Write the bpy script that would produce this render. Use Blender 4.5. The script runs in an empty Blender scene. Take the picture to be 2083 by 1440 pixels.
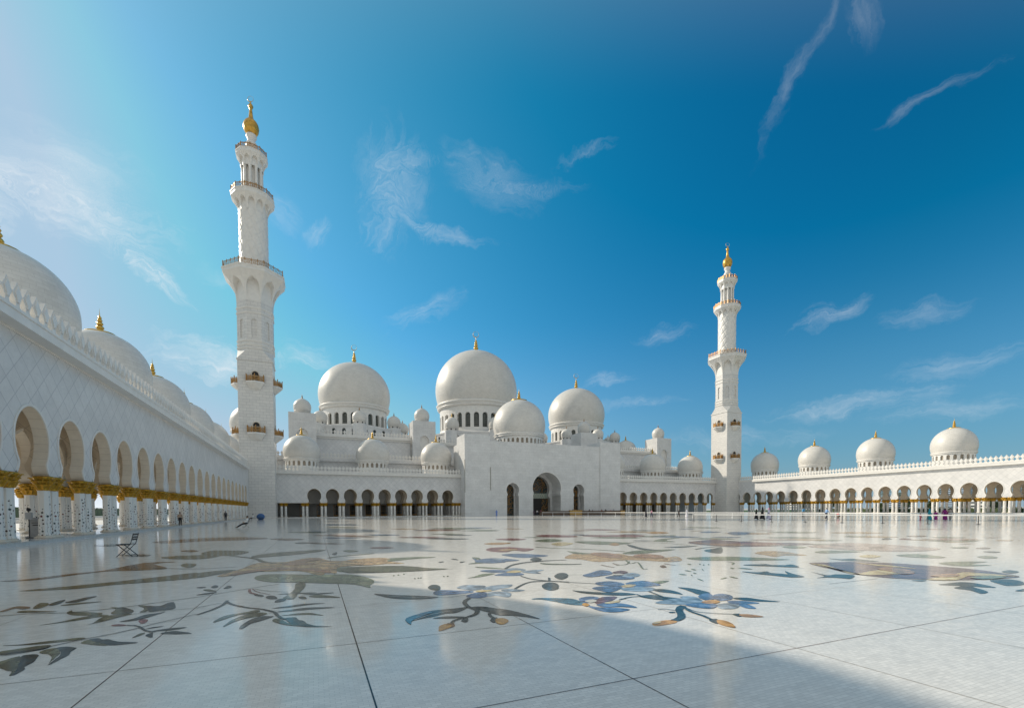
import bpy, bmesh, math, random
from mathutils import Vector, Matrix
R = math.radians
PI = math.pi
random.seed(7)
scene = bpy.context.scene
col = scene.collection

# ------------------------------------------------------------------ camera
cam_d = bpy.data.cameras.new('camera')
cam = bpy.data.objects.new('camera', cam_d); col.objects.link(cam)
cam_d.sensor_fit = 'HORIZONTAL'; cam_d.sensor_width = 36.0
cam_d.lens = 928.99 / 2083 * 36
cam_d.shift_y = (1065.46 - 720) / 2083
cam_d.clip_start = .05; cam_d.clip_end = 20000
yaw, pitch, roll = 0.4066015, -0.0307046, -0.0066693
F = Vector((math.sin(yaw)*math.cos(pitch), math.cos(yaw)*math.cos(pitch), math.sin(pitch)))
Rt = Vector((math.cos(yaw), -math.sin(yaw), 0)); U = Rt.cross(F)
R2 = Rt*math.cos(roll) + U*math.sin(roll); U2 = -Rt*math.sin(roll) + U*math.cos(roll)
M = Matrix((R2, U2, -F)).transposed().to_4x4(); M.translation = (0, 0, 1.6)
cam.matrix_world = M
scene.camera = cam
scene.render.resolution_x = 1024; scene.render.resolution_y = 707

# ------------------------------------------------------------------ world, sun, exposure
SUN_AZ = math.atan2(-1.14, 1.30); SUN_EL = math.atan(1/math.hypot(1.14, 1.30))
CLOUDS = [(-0.318, 0.8409, 0.4378, 0.9051, 0.4068, -0.1239, 0.1301, 0.0398, 1.15), (-0.2688, 0.8626, 0.4286, 0.963, 0.2324, 0.1363, 0.0864, 0.0333, 1.1), (-0.3761, 0.8344, 0.4028, 0.8042, 0.5099, -0.3054, 0.0227, 0.0293, 1.0), (-0.2235, 0.8992, 0.3761, 0.6595, 0.4236, -0.6209, 0.0599, 0.0173, 1.2), (-0.2471, 0.885, 0.3946, 0.3718, 0.4627, -0.8048, 0.0294, 0.0125, 0.7), (-0.1728, 0.9488, 0.2643, 0.9832, 0.1503, 0.1035, 0.1082, 0.0295, 1.15), (-0.0295, 0.9557, 0.293, 0.9923, -0.0072, 0.1233, 0.0536, 0.0209, 0.85), (0.1266, 0.8266, 0.5484, 0.1675, -0.5628, 0.8095, 0.0997, 0.0574, 0.42), (0.1037, 0.8451, 0.5245, 0.3958, -0.5188, 0.7577, 0.0582, 0.0159, 0.4), (0.147, 0.7958, 0.5874, 0.8645, -0.392, 0.3146, 0.062, 0.0116, 0.3), (0.1173, 0.8557, 0.504, 0.4627, -0.4961, 0.7347, 0.0509, 0.0254, 0.45), (0.1885, 0.8375, 0.513, 0.9813, -0.1807, -0.0655, 0.1319, 0.0127, 0.5), (0.2916, 0.7565, 0.5854, 0.954, -0.1853, -0.2359, 0.0995, 0.0341, 0.3), (0.4227, 0.6798, 0.5994, 0.7443, -0.6377, 0.1984, 0.0618, 0.0093, 0.3), (0.0198, 0.875, 0.4836, 0.4881, -0.4306, 0.7592, 0.0348, 0.0172, 0.6), (0.1998, 0.8965, 0.3955, 0.8732, -0.346, 0.3432, 0.0897, 0.0193, 0.4), (0.6415, 0.4537, 0.6186, -0.0989, -0.7507, 0.6532, 0.099, 0.0094, 0.24), (0.6615, 0.3881, 0.6417, 0.6882, 0.0259, -0.7251, 0.0471, 0.0159, 0.2), (0.7697, 0.3362, 0.5427, 0.3821, -0.9236, 0.0301, 0.0682, 0.0089, 0.3), (0.8013, 0.5013, 0.3264, 0.4558, -0.8651, 0.2096, 0.0541, 0.0171, 0.6), (0.8681, 0.3972, 0.2978, 0.4048, -0.9136, 0.0385, 0.0609, 0.0176, 0.35), (0.6184, 0.7102, 0.3365, 0.7488, -0.6624, 0.0218, 0.0661, 0.0162, 0.38), (0.5633, 0.7852, 0.2573, 0.7991, -0.5969, 0.0722, 0.0662, 0.0117, 0.5), (0.8464, 0.5025, 0.1764, 0.5051, -0.8624, 0.0333, 0.1463, 0.0177, 0.5), (0.9034, 0.3696, 0.2173, 0.3751, -0.9268, 0.017, 0.0901, 0.0198, 0.35), (0.6053, 0.7675, 0.2111, 0.7866, -0.6174, -0.0102, 0.1123, 0.0103, 0.45), (0.9144, 0.3785, 0.1432, 0.3915, -0.9171, -0.0755, 0.1278, 0.0179, 0.35), (0.7536, 0.6435, 0.1341, 0.649, -0.7608, 0.0035, 0.1582, 0.017, 0.35), (-0.0514, 0.8621, 0.5042, 0.9456, 0.2044, -0.2531, 0.0502, 0.0209, 0.3), (-0.2943, 0.8231, 0.4856, 0.9185, 0.3841, -0.0943, 0.0892, 0.0289, 0.3), (0.3341, 0.7473, 0.5744, 0.9292, -0.3632, -0.068, 0.129, 0.0146, 0.3), (-0.1223, 0.9023, 0.4134, 0.9882, 0.072, 0.135, 0.0547, 0.0178, 0.4)]
w = bpy.data.worlds.new('World'); scene.world = w; w.use_nodes = True
nt = w.node_tree; N = nt.nodes; LK = nt.links
for n in list(N): N.remove(n)
def nd(t, **kw):
    n = N.new(t)
    for k, v in kw.items(): setattr(n, k, v)
    return n
def mth(op, a, b=None, c=None, clamp=False):
    n = N.new('ShaderNodeMath'); n.operation = op; n.use_clamp = clamp
    for i, v in enumerate((a, b, c)):
        if v is None: continue
        if isinstance(v, (int, float)): n.inputs[i].default_value = v
        else: LK.new(v, n.inputs[i])
    return n.outputs[0]
def vmth(op, a, b=None, out=0):
    n = N.new('ShaderNodeVectorMath'); n.operation = op
    for i, v in enumerate((a, b)):
        if v is None: continue
        if isinstance(v, (tuple, list)): n.inputs[i].default_value = v
        elif op == 'SCALE' and i == 1:
            if isinstance(v, (int, float)): n.inputs['Scale'].default_value = v
            else: LK.new(v, n.inputs['Scale'])
        else: LK.new(v, n.inputs[i])
    return n.outputs[out]
sky = nd('ShaderNodeTexSky')
sky.sky_type = 'NISHITA'; sky.sun_disc = False; sky.sun_elevation = SUN_EL; sky.sun_rotation = SUN_AZ
sky.altitude = 0; sky.air_density = 1.0; sky.dust_density = 0.6; sky.ozone_density = 2.0
hs = nd('ShaderNodeHueSaturation'); hs.inputs['Saturation'].default_value = 1.22; hs.inputs['Hue'].default_value = 0.485
hs.inputs['Value'].default_value = 1.0
LK.new(sky.outputs[0], hs.inputs['Color'])
gm0 = nd('ShaderNodeVectorMath'); gm0.operation = 'MULTIPLY_ADD'
gm0.inputs[1].default_value = (.76, 1.0, 1.22); gm0.inputs[2].default_value = (-.46, -.34, -.75)
LK.new(hs.outputs[0], gm0.inputs[0])
gm = nd('ShaderNodeVectorMath'); gm.operation = 'MAXIMUM'; gm.inputs[1].default_value = (.02, .3, .6)
LK.new(gm0.outputs[0], gm.inputs[0])
tc = nd('ShaderNodeTexCoord')
# glow of the sky round the sun
sdir = (-.571, .651, .501)
dt = mth('MAXIMUM', vmth('DOT_PRODUCT', tc.outputs['Generated'], sdir, 1), 0)
dt2 = mth('MULTIPLY', dt, dt)
gl = nd('ShaderNodeCombineXYZ'); LK.new(mth('MULTIPLY', mth('MULTIPLY', dt2, dt2), .55), gl.inputs[0]); LK.new(mth('MULTIPLY', dt2, 1.55), gl.inputs[1]); LK.new(mth('MULTIPLY', dt, 1.1), gl.inputs[2])
sky2 = vmth('MINIMUM', vmth('ADD', gm.outputs[0], gl.outputs[0]), (3.6, 5.2, 6.7))
sz = nd('ShaderNodeSeparateXYZ'); LK.new(tc.outputs['Generated'], sz.inputs[0])
hz = mth('POWER', mth('SUBTRACT', 1.0, mth('DIVIDE', mth('MAXIMUM', sz.outputs[2], 0), .38), clamp=True), 1.6)
sunw = nd('ShaderNodeMapRange', interpolation_type='SMOOTHSTEP'); sunw.inputs[1].default_value = -.1; sunw.inputs[2].default_value = 1.0
LK.new(mth('ADD', mth('MULTIPLY', sz.outputs[0], -.670), mth('MULTIPLY', sz.outputs[1], .742)), sunw.inputs[0])
hc = nd('ShaderNodeMix', data_type='RGBA'); LK.new(sunw.outputs[0], hc.inputs['Factor']); hc.inputs['A'].default_value = (1.05, 2.5, 3.8, 1); hc.inputs['B'].default_value = (4.6, 5.5, 6.5, 1)
hz2 = mth('MULTIPLY', mth('POWER', mth('SUBTRACT', 1.0, mth('DIVIDE', mth('MAXIMUM', sz.outputs[2], 0), .13), clamp=True), 2.0), .7)
hc2 = nd('ShaderNodeMix', data_type='RGBA'); LK.new(hz2, hc2.inputs['Factor']); LK.new(hc.outputs['Result'], hc2.inputs['A']); hcw = nd('ShaderNodeMix', data_type='RGBA'); LK.new(sunw.outputs[0], hcw.inputs['Factor']); hcw.inputs['A'].default_value = (3.6, 4.6, 5.4, 1); hcw.inputs['B'].default_value = (10.5, 10.6, 10.6, 1); LK.new(hcw.outputs['Result'], hc2.inputs['B'])
hm = nd('ShaderNodeMix', data_type='RGBA'); LK.new(mth('MULTIPLY', hz, .92), hm.inputs['Factor']); LK.new(sky2, hm.inputs['A']); LK.new(hc2.outputs['Result'], hm.inputs['B'])
dn1 = nd('ShaderNodeTexNoise'); dn1.inputs['Scale'].default_value = 7.0; dn1.inputs['Detail'].default_value = 2; LK.new(tc.outputs['Generated'], dn1.inputs['Vector'])
dn2 = nd('ShaderNodeTexNoise'); dn2.inputs['Scale'].default_value = 26.0; dn2.inputs['Detail'].default_value = 5; dn2.inputs['Roughness'].default_value = .6; LK.new(tc.outputs['Generated'], dn2.inputs['Vector'])
dirw = vmth('ADD', tc.outputs['Generated'], vmth('ADD', vmth('SCALE', vmth('SUBTRACT', dn1.outputs['Color'], (.5, .5, .5)), .075), vmth('SCALE', vmth('SUBTRACT', dn2.outputs['Color'], (.5, .5, .5)), .042)))
# thin cirrus: each wisp has its own place, direction and length on the sky
msum = None; vsum = None; dens = None; mxm = None
for i, (cx, cy, cz, ux, uy, uz, ln, wd, st) in enumerate(CLOUDS):
    C3 = Vector((cx, cy, cz)).normalized(); U3 = Vector((ux, uy, uz)); U3 = (U3 - C3*U3.dot(C3)).normalized(); V3 = C3.cross(U3)
    rot = Matrix((U3, V3, C3)).transposed().to_euler('XYZ')
    mp = nd('ShaderNodeMapping', vector_type='TEXTURE')
    mp.inputs['Rotation'].default_value = rot; mp.inputs['Scale'].default_value = (ln*1.25, wd*1.5, 1)
    LK.new(dirw, mp.inputs['Vector'])
    sp = nd('ShaderNodeSeparateXYZ'); LK.new(mp.outputs[0], sp.inputs[0])
    front = mth('GREATER_THAN', sp.outputs[2], 0)
    r2 = mth('ADD', mth('MULTIPLY', sp.outputs[0], sp.outputs[0]), mth('MULTIPLY', sp.outputs[1], sp.outputs[1]))
    m = mth('MULTIPLY', mth('SUBTRACT', 1.0, r2, clamp=True), front)
    v = vmth('ADD', vmth('MULTIPLY', mp.outputs[0], (ln*13, wd*75, 0)), (i*3.7, i*1.3, i*.37))
    vs = vmth('SCALE', v, m)
    vsum = vs if vsum is None else vmth('ADD', vsum, vs)
    msum = m if msum is None else mth('ADD', msum, m)
    d = mth('MULTIPLY', mth('POWER', m, .5), st)
    dens = d if dens is None else mth('MAXIMUM', dens, d)
    mxm = m if mxm is None else mth('MAXIMUM', mxm, m)
vn = vmth('SCALE', vsum, mth('DIVIDE', 1.0, mth('MAXIMUM', msum, .001)))
w1 = nd('ShaderNodeTexNoise'); w1.inputs['Scale'].default_value = .8; w1.inputs['Detail'].default_value = 4
LK.new(vn, w1.inputs['Vector'])
vw = vmth('ADD', vn, vmth('SCALE', vmth('SUBTRACT', w1.outputs['Color'], (.5, .5, .5)), 2.2))
w2 = nd('ShaderNodeTexNoise'); w2.inputs['Scale'].default_value = 1.7; w2.inputs['Detail'].default_value = 11; w2.inputs['Roughness'].default_value = .66
LK.new(vw, w2.inputs['Vector'])
w3 = nd('ShaderNodeTexNoise'); w3.inputs['Scale'].default_value = 9.0; w3.inputs['Detail'].default_value = 5; w3.inputs['Distortion'].default_value = .6
LK.new(tc.outputs['Generated'], w3.inputs['Vector'])
nn_ = mth('ADD', mth('MULTIPLY', w2.outputs[0], .62), mth('MULTIPLY', w3.outputs[0], .38))
er = mth('SUBTRACT', mth('ADD', nn_, mth('MULTIPLY', mth('POWER', mxm, .8), .34)), .62)
cl = mth('POWER', mth('DIVIDE', er, .46, clamp=True), 1.5)
cl = mth('MULTIPLY', cl, mth('MULTIPLY', dens, .95, clamp=True), clamp=True)
mx = nd('ShaderNodeMix', data_type='RGBA')
LK.new(cl, mx.inputs['Factor']); LK.new(hm.outputs['Result'], mx.inputs['A']); mx.inputs['B'].default_value = (7.2, 7.7, 8.1, 1)
bg = nd('ShaderNodeBackground'); bg.inputs['Strength'].default_value = 0.105
# pale veil added to the unseen sky overhead and behind, as fill light for shade
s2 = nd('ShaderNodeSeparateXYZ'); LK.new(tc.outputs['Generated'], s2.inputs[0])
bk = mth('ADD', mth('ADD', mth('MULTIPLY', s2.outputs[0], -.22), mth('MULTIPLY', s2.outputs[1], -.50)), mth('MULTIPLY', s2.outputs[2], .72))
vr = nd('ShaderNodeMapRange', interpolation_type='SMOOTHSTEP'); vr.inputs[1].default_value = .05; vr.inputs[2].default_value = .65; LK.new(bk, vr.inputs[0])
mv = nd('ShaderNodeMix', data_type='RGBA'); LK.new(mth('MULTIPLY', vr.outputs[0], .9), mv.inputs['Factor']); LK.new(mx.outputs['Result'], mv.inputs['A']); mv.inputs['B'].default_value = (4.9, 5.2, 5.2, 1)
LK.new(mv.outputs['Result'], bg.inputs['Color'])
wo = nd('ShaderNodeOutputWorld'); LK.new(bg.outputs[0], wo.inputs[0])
sd = bpy.data.lights.new('sun', 'SUN'); sd.energy = 3.95; sd.angle = R(.55); sd.color = (1.0, .90, .75)
so = bpy.data.objects.new('sun', sd); col.objects.link(so)
so.rotation_euler = Vector((1.14, -1.30, -1)).to_track_quat('-Z', 'Y').to_euler(); so.location = (-60, 60, 60)
scene.view_settings.view_transform = 'Standard'; scene.view_settings.look = 'None'
scene.view_settings.exposure = 0.10; scene.view_settings.gamma = 1.0
scene.cycles.max_bounces = 7; scene.cycles.diffuse_bounces = 4; scene.cycles.glossy_bounces = 4
scene.cycles.caustics_reflective = False; scene.cycles.caustics_refractive = False

# ------------------------------------------------------------------ materials
def mat(name):
    m = bpy.data.materials.new(name); m.use_nodes = True
    return m, m.node_tree, m.node_tree.nodes['Principled BSDF']
def simple(name, c, rough=.6, metal=0., noise=0., nscale=3., spec=.5):
    m, t, b = mat(name)
    b.inputs['Roughness'].default_value = rough; b.inputs['Metallic'].default_value = metal
    b.inputs['Specular IOR Level'].default_value = spec
    if noise:
        tx = t.nodes.new('ShaderNodeTexNoise'); tx.inputs['Scale'].default_value = nscale; tx.inputs['Detail'].default_value = 5
        tcn = t.nodes.new('ShaderNodeTexCoord'); t.links.new(tcn.outputs['Object'], tx.inputs['Vector'])
        rp = t.nodes.new('ShaderNodeValToRGB')
        rp.color_ramp.elements[0].position = .3; rp.color_ramp.elements[1].position = .7
        rp.color_ramp.elements[0].color = tuple(x*(1-noise) for x in c) + (1,)
        rp.color_ramp.elements[1].color = tuple(min(1, x*(1+noise)) for x in c) + (1,)
        t.links.new(tx.outputs[0], rp.inputs[0]); t.links.new(rp.outputs[0], b.inputs['Base Color'])
    else: b.inputs['Base Color'].default_value = tuple(c) + (1,)
    return m
def marble(name, c1, c2, mortar, bw, bh, rot=0., msize=.012, rough=.32, var=.05, bump=.15, diamond=False):
    m, t, b = mat(name); nn = t.nodes; lk = t.links
    uv = nn.new('ShaderNodeUVMap')
    mp = nn.new('ShaderNodeMapping'); mp.inputs['Rotation'].default_value = (0, 0, rot); lk.new(uv.outputs[0], mp.inputs[0])
    br = nn.new('ShaderNodeTexBrick'); lk.new(mp.outputs[0], br.inputs['Vector'])
    br.inputs['Scale'].default_value = 1; br.inputs['Brick Width'].default_value = bw; br.inputs['Row Height'].default_value = bh
    br.inputs['Mortar Size'].default_value = msize; br.inputs['Mortar Smooth'].default_value = .3; br.inputs['Bias'].default_value = 0
    if diamond: br.offset = 0.0
    br.inputs['Color1'].default_value = c1 + (1,); br.inputs['Color2'].default_value = c2 + (1,); br.inputs['Mortar'].default_value = mortar + (1,)
    ns = nn.new('ShaderNodeTexNoise'); ns.inputs['Scale'].default_value = .35; ns.inputs['Detail'].default_value = 8; ns.inputs['Roughness'].default_value = .65
    geo = nn.new('ShaderNodeNewGeometry'); lk.new(geo.outputs['Position'], ns.inputs['Vector'])
    mr = nn.new('ShaderNodeMapRange'); mr.inputs[1].default_value = .3; mr.inputs[2].default_value = .7
    mr.inputs[3].default_value = 1 - var*1.6; mr.inputs[4].default_value = 1 + var*.4; lk.new(ns.outputs[0], mr.inputs[0])
    n2 = nn.new('ShaderNodeTexNoise'); n2.inputs['Scale'].default_value = 2.6; n2.inputs['Detail'].default_value = 6; n2.inputs['Distortion'].default_value = 1.2
    lk.new(geo.outputs['Position'], n2.inputs['Vector'])
    m2 = nn.new('ShaderNodeMapRange'); m2.inputs[1].default_value = .35; m2.inputs[2].default_value = .6; m2.inputs[3].default_value = 1 - var; m2.inputs[4].default_value = 1.0
    lk.new(n2.outputs[0], m2.inputs[0])
    mu = nn.new('ShaderNodeMath'); mu.operation = 'MULTIPLY'; lk.new(mr.outputs[0], mu.inputs[0]); lk.new(m2.outputs[0], mu.inputs[1])
    vs = nn.new('ShaderNodeVectorMath'); vs.operation = 'SCALE'; lk.new(br.outputs[0], vs.inputs[0]); lk.new(mu.outputs[0], vs.inputs['Scale'])
    lk.new(vs.outputs[0], b.inputs['Base Color'])
    b.inputs['Roughness'].default_value = rough
    if bump:
        bp = nn.new('ShaderNodeBump'); bp.inputs['Strength'].default_value = bump; bp.inputs['Distance'].default_value = .03; bp.invert = True
        lk.new(br.outputs['Fac'], bp.inputs['Height']); lk.new(bp.outputs[0], b.inputs['Normal'])
    return m
W1, W2 = (.755, .735, .70), (.71, .69, .665)
M_course = marble('marble_courses', W1, (.69, .675, .65), (.46, .45, .44), 1.25, .62, msize=.022)
M_portal = marble('marble_portal', (.74, .735, .725), (.69, .685, .675), (.58, .575, .565), 2.4, .8, msize=.018, var=.09)
M_lattice = marble('marble_lattice', (.755, .745, .735), (.69, .685, .68), (.52, .52, .53), .98, .98, rot=R(45), msize=.024, diamond=True, var=.07)
M_dome = marble('marble_dome', (.72, .695, .65), (.67, .645, .60), (.56, .54, .51), .85, .34, msize=.014, rough=.42, bump=.15, var=.06)
M_plain = simple('marble_plain', (.745, .725, .69), .4, noise=.05, nscale=1.5)
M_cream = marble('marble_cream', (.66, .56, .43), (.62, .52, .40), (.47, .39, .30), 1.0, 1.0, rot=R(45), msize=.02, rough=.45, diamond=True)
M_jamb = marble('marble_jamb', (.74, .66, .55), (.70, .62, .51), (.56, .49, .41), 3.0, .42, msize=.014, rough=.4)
def gold(name, c, rough, nscale=14., bump=.35):
    m, t, b = mat(name); nn = t.nodes
    b.inputs['Metallic'].default_value = .62; b.inputs['Roughness'].default_value = rough
    tcn = nn.new('ShaderNodeTexCoord'); tx = nn.new('ShaderNodeTexNoise'); tx.inputs['Scale'].default_value = nscale; tx.inputs['Detail'].default_value = 3
    t.links.new(tcn.outputs['Object'], tx.inputs['Vector'])
    rp = nn.new('ShaderNodeValToRGB'); rp.color_ramp.elements[0].position = .32; rp.color_ramp.elements[1].position = .66
    rp.color_ramp.elements[0].color = tuple(x*.6 for x in c) + (1,); rp.color_ramp.elements[1].color = tuple(c) + (1,)
    t.links.new(tx.outputs[0], rp.inputs[0]); t.links.new(rp.outputs[0], b.inputs['Base Color'])
    bp = nn.new('ShaderNodeBump'); bp.inputs['Strength'].default_value = bump; bp.inputs['Distance'].default_value = .02
    t.links.new(tx.outputs[0], bp.inputs['Height']); t.links.new(bp.outputs[0], b.inputs['Normal'])
    return m
M_gold = gold('gold_leaf', (.86, .55, .12), .3)
M_goldcap = gold('gold_capital', (.60, .33, .035), .3, 9)
M_bronze = gold('bronze_railing', (.50, .27, .09), .42, 5)
M_silver = gold('crescent_metal', (.62, .58, .45), .3, 5)
M_core = simple('drum_inside', (.34, .29, .23), .7)
M_glass = simple('window_glass', (.035, .05, .05), .12, noise=.5, nscale=.8)
M_glassbars = simple('window_bars', (.22, .21, .17), .5)
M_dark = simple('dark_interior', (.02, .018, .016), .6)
M_wood = simple('walnut_wood', (.10, .055, .03), .35, noise=.3, nscale=2)
M_tan = simple('honey_wood', (.46, .27, .07), .35, noise=.2, nscale=2)
M_black = simple('black_metal', (.025, .025, .028), .4)
M_grey = simple('grey_enamel', (.42, .44, .46), .4)
M_white = simple('white_enamel', (.78, .77, .75), .45)
M_leaf = simple('tree_foliage', (.055, .085, .03), .6, noise=.5, nscale=.9)
M_palm = simple('palm_fronds', (.10, .12, .055), .55, noise=.4, nscale=1.2)
M_bark = simple('bark', (.16, .11, .075), .8, noise=.35, nscale=4)
M_lawn = simple('lawn_grass', (.06, .10, .025), .8, noise=.35, nscale=.35)
M_pave = simple('outer_paving', (.55, .52, .47), .5, noise=.12, nscale=.3)

# column shafts: white marble inlaid with climbing vines
def vine_mat():
    m, t, b = mat('inlaid_shaft'); nn = t.nodes; lk = t.links
    uv = nn.new('ShaderNodeUVMap'); sp = nn.new('ShaderNodeSeparateXYZ'); lk.new(uv.outputs[0], sp.inputs[0])
    def ma(op, a, bb=None, c=None):
        n = nn.new('ShaderNodeMath'); n.operation = op
        for i, v in enumerate((a, bb, c)):
            if v is None: continue
            if isinstance(v, (int, float)): n.inputs[i].default_value = v
            else: lk.new(v, n.inputs[i])
        return n.outputs[0]
    u, v = sp.outputs[0], sp.outputs[1]
    facet = ma('FLOOR', u); fu = ma('SUBTRACT', ma('FRACT', u), .5)
    wn = nn.new('ShaderNodeTexWhiteNoise'); wn.noise_dimensions = '2D'
    oi = nn.new('ShaderNodeObjectInfo')
    wf = nn.new('ShaderNodeTexWhiteNoise'); wf.noise_dimensions = '1D'; lk.new(ma('ADD', facet, ma('MULTIPLY', oi.outputs['Random'], 91.)), wf.inputs['W'])
    v0 = v; v = ma('ADD', v, ma('MULTIPLY', wf.outputs['Value'], .21))
    row = ma('FLOOR', ma('DIVIDE', v, 0.21))
    cb = nn.new('ShaderNodeCombineXYZ'); lk.new(row, cb.inputs[0]); lk.new(ma('ADD', facet, ma('MULTIPLY', oi.outputs['Random'], 37.)), cb.inputs[1]); lk.new(cb.outputs[0], wn.inputs['Vector'])
    sc = nn.new('ShaderNodeSeparateColor'); lk.new(wn.outputs['Color'], sc.inputs[0])
    fv = ma('SUBTRACT', ma('FRACT', ma('DIVIDE', v, 0.21)), .5)
    du = ma('SUBTRACT', fu, ma('MULTIPLY', ma('SUBTRACT', sc.outputs[0], .5), .60))
    a = ma('MULTIPLY', du, .21); bq = ma('MULTIPLY', fv, .21)
    d = ma('SQRT', ma('ADD', ma('MULTIPLY', a, a), ma('MULTIPLY', bq, bq)))
    dot = ma('LESS_THAN', d, ma('ADD', .008, ma('MULTIPLY', sc.outputs[1], .052)))
    w2 = nn.new('ShaderNodeTexWhiteNoise'); w2.noise_dimensions = '2D'
    cb2 = nn.new('ShaderNodeCombineXYZ'); lk.new(facet, cb2.inputs[0]); lk.new(oi.outputs['Random'], cb2.inputs[1]); lk.new(cb2.outputs[0], w2.inputs['Vector'])
    top = ma('LESS_THAN', v0, ma('ADD', 1.55, ma('MULTIPLY', w2.outputs['Value'], 1.1)))
    stem = ma('LESS_THAN', ma('ABSOLUTE', ma('SUBTRACT', ma('MULTIPLY', fu, .21), ma('MULTIPLY', ma('SINE', ma('MULTIPLY', v, 14.)), .018))), .004)
    msk = ma('MULTIPLY', ma('MAXIMUM', dot, stem), top)
    rp = nn.new('ShaderNodeValToRGB'); rp.color_ramp.interpolation = 'CONSTANT'
    for p, c in ((0, (.03, .05, .045)), (.45, (.07, .045, .035)), (.75, (.14, .03, .03))):
        e = rp.color_ramp.elements[0] if p == 0 else rp.color_ramp.elements.new(p)
        e.color = c + (1,)
    lk.new(sc.outputs[2], rp.inputs[0])
    mx = nn.new('ShaderNodeMix'); mx.data_type = 'RGBA'; lk.new(msk, mx.inputs['Factor']); mx.inputs['A'].default_value = (.80, .78, .74, 1)
    lk.new(rp.outputs[0], mx.inputs['B']); lk.new(mx.outputs['Result'], b.inputs['Base Color'])
    b.inputs['Roughness'].default_value = .3
    return m
M_vine = vine_mat()

# polished courtyard floor: white mosaic marble
def floor_mat(name, base, mosaic=True):
    m, t, b = mat(name); nn = t.nodes; lk = t.links
    geo = nn.new('ShaderNodeNewGeometry')
    br = nn.new('ShaderNodeTexBrick'); lk.new(geo.outputs['Position'], br.inputs['Vector'])
    br.inputs['Scale'].default_value = 1; br.inputs['Brick Width'].default_value = .085; br.inputs['Row Height'].default_value = .042; br.inputs['Mortar Size'].default_value = .0026
    k = .93
    br.inputs['Color1'].default_value = tuple(base) + (1,); br.inputs['Color2'].default_value = tuple(x*.87 for x in base) + (1,); br.inputs['Mortar'].default_value = tuple(x*.74 for x in base) + (1,)
    mp = nn.new('ShaderNodeMapping'); mp.inputs['Scale'].default_value = (1.2, 2.4, 1); mp.inputs['Rotation'].default_value = (0, 0, R(10)); lk.new(geo.outputs['Position'], mp.inputs[0])
    ns = nn.new('ShaderNodeTexNoise'); ns.inputs['Scale'].default_value = 2.3; ns.inputs['Detail'].default_value = 7; ns.inputs['Roughness'].default_value = .7; lk.new(mp.outputs[0], ns.inputs['Vector'])
    r1 = nn.new('ShaderNodeMapRange'); r1.inputs[1].default_value = .35; r1.inputs[2].default_value = .6; r1.inputs[3].default_value = .91; r1.inputs[4].default_value = 1.0; lk.new(ns.outputs[0], r1.inputs[0])
    n3 = nn.new('ShaderNodeTexNoise'); n3.inputs['Scale'].default_value = .22; n3.inputs['Detail'].default_value = 4; lk.new(geo.outputs['Position'], n3.inputs['Vector'])
    r3 = nn.new('ShaderNodeMapRange'); r3.inputs[1].default_value = .3; r3.inputs[2].default_value = .7; r3.inputs[3].default_value = .95; r3.inputs[4].default_value = 1.0; lk.new(n3.outputs[0], r3.inputs[0])
    mu = nn.new('ShaderNodeMath'); mu.operation = 'MULTIPLY'; lk.new(r1.outputs[0], mu.inputs[0]); lk.new(r3.outputs[0], mu.inputs[1])
    vs = nn.new('ShaderNodeVectorMath'); vs.operation = 'SCALE'; lk.new(br.outputs[0], vs.inputs[0]); lk.new(mu.outputs[0], vs.inputs['Scale'])
    if not mosaic:   # coloured stones: tones change from piece to piece and along the grain
        nv = nn.new('ShaderNodeTexNoise'); nv.inputs['Scale'].default_value = 3.2; nv.inputs['Detail'].default_value = 4; nv.inputs['Distortion'].default_value = 1.6; lk.new(geo.outputs['Position'], nv.inputs['Vector'])
        rp = nn.new('ShaderNodeValToRGB'); E = rp.color_ramp.elements
        tones = ((.34, .62), (.46, 1.0), (.55, 1.25), (.64, 1.75))
        E[0].position, E[1].position = tones[0][0], tones[3][0]
        for p, q in tones[1:3]: E.new(p)
        for e, (p, q) in zip(sorted(E, key=lambda e: e.position), tones): e.color = tuple(min(.75, x*q + (.02 if q > 1.5 else 0)) for x in base) + (1,)
        vm = nn.new('ShaderNodeVectorMath'); vm.operation = 'SCALE'; lk.new(rp.outputs[0], vm.inputs[0]); lk.new(nv.outputs[0], rp.inputs[0]); lk.new(mu.outputs[0], vm.inputs['Scale'])
        lk.new(vm.outputs[0], b.inputs['Base Color'])
    else: lk.new(vs.outputs[0], b.inputs['Base Color'])
    # polish varies tile to tile; the sheet is very slightly wavy
    r4 = nn.new('ShaderNodeMapRange'); r4.inputs[1].default_value = .35; r4.inputs[2].default_value = .7; r4.inputs[3].default_value = .07; r4.inputs[4].default_value = .17; lk.new(ns.outputs[0], r4.inputs[0])
    lk.new(r4.outputs[0], b.inputs['Roughness'])
    b.inputs['Specular IOR Level'].default_value = .5; b.inputs['IOR'].default_value = 1.24
    n5 = nn.new('ShaderNodeTexNoise'); n5.inputs['Scale'].default_value = 1.7; n5.inputs['Detail'].default_value = 2; lk.new(geo.outputs['Position'], n5.inputs['Vector'])
    bp = nn.new('ShaderNodeBump'); bp.inputs['Strength'].default_value = .05; bp.inputs['Distance'].default_value = .05; lk.new(n5.outputs[0], bp.inputs['Height'])
    lk.new(bp.outputs[0], b.inputs['Normal'])
    return m
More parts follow.
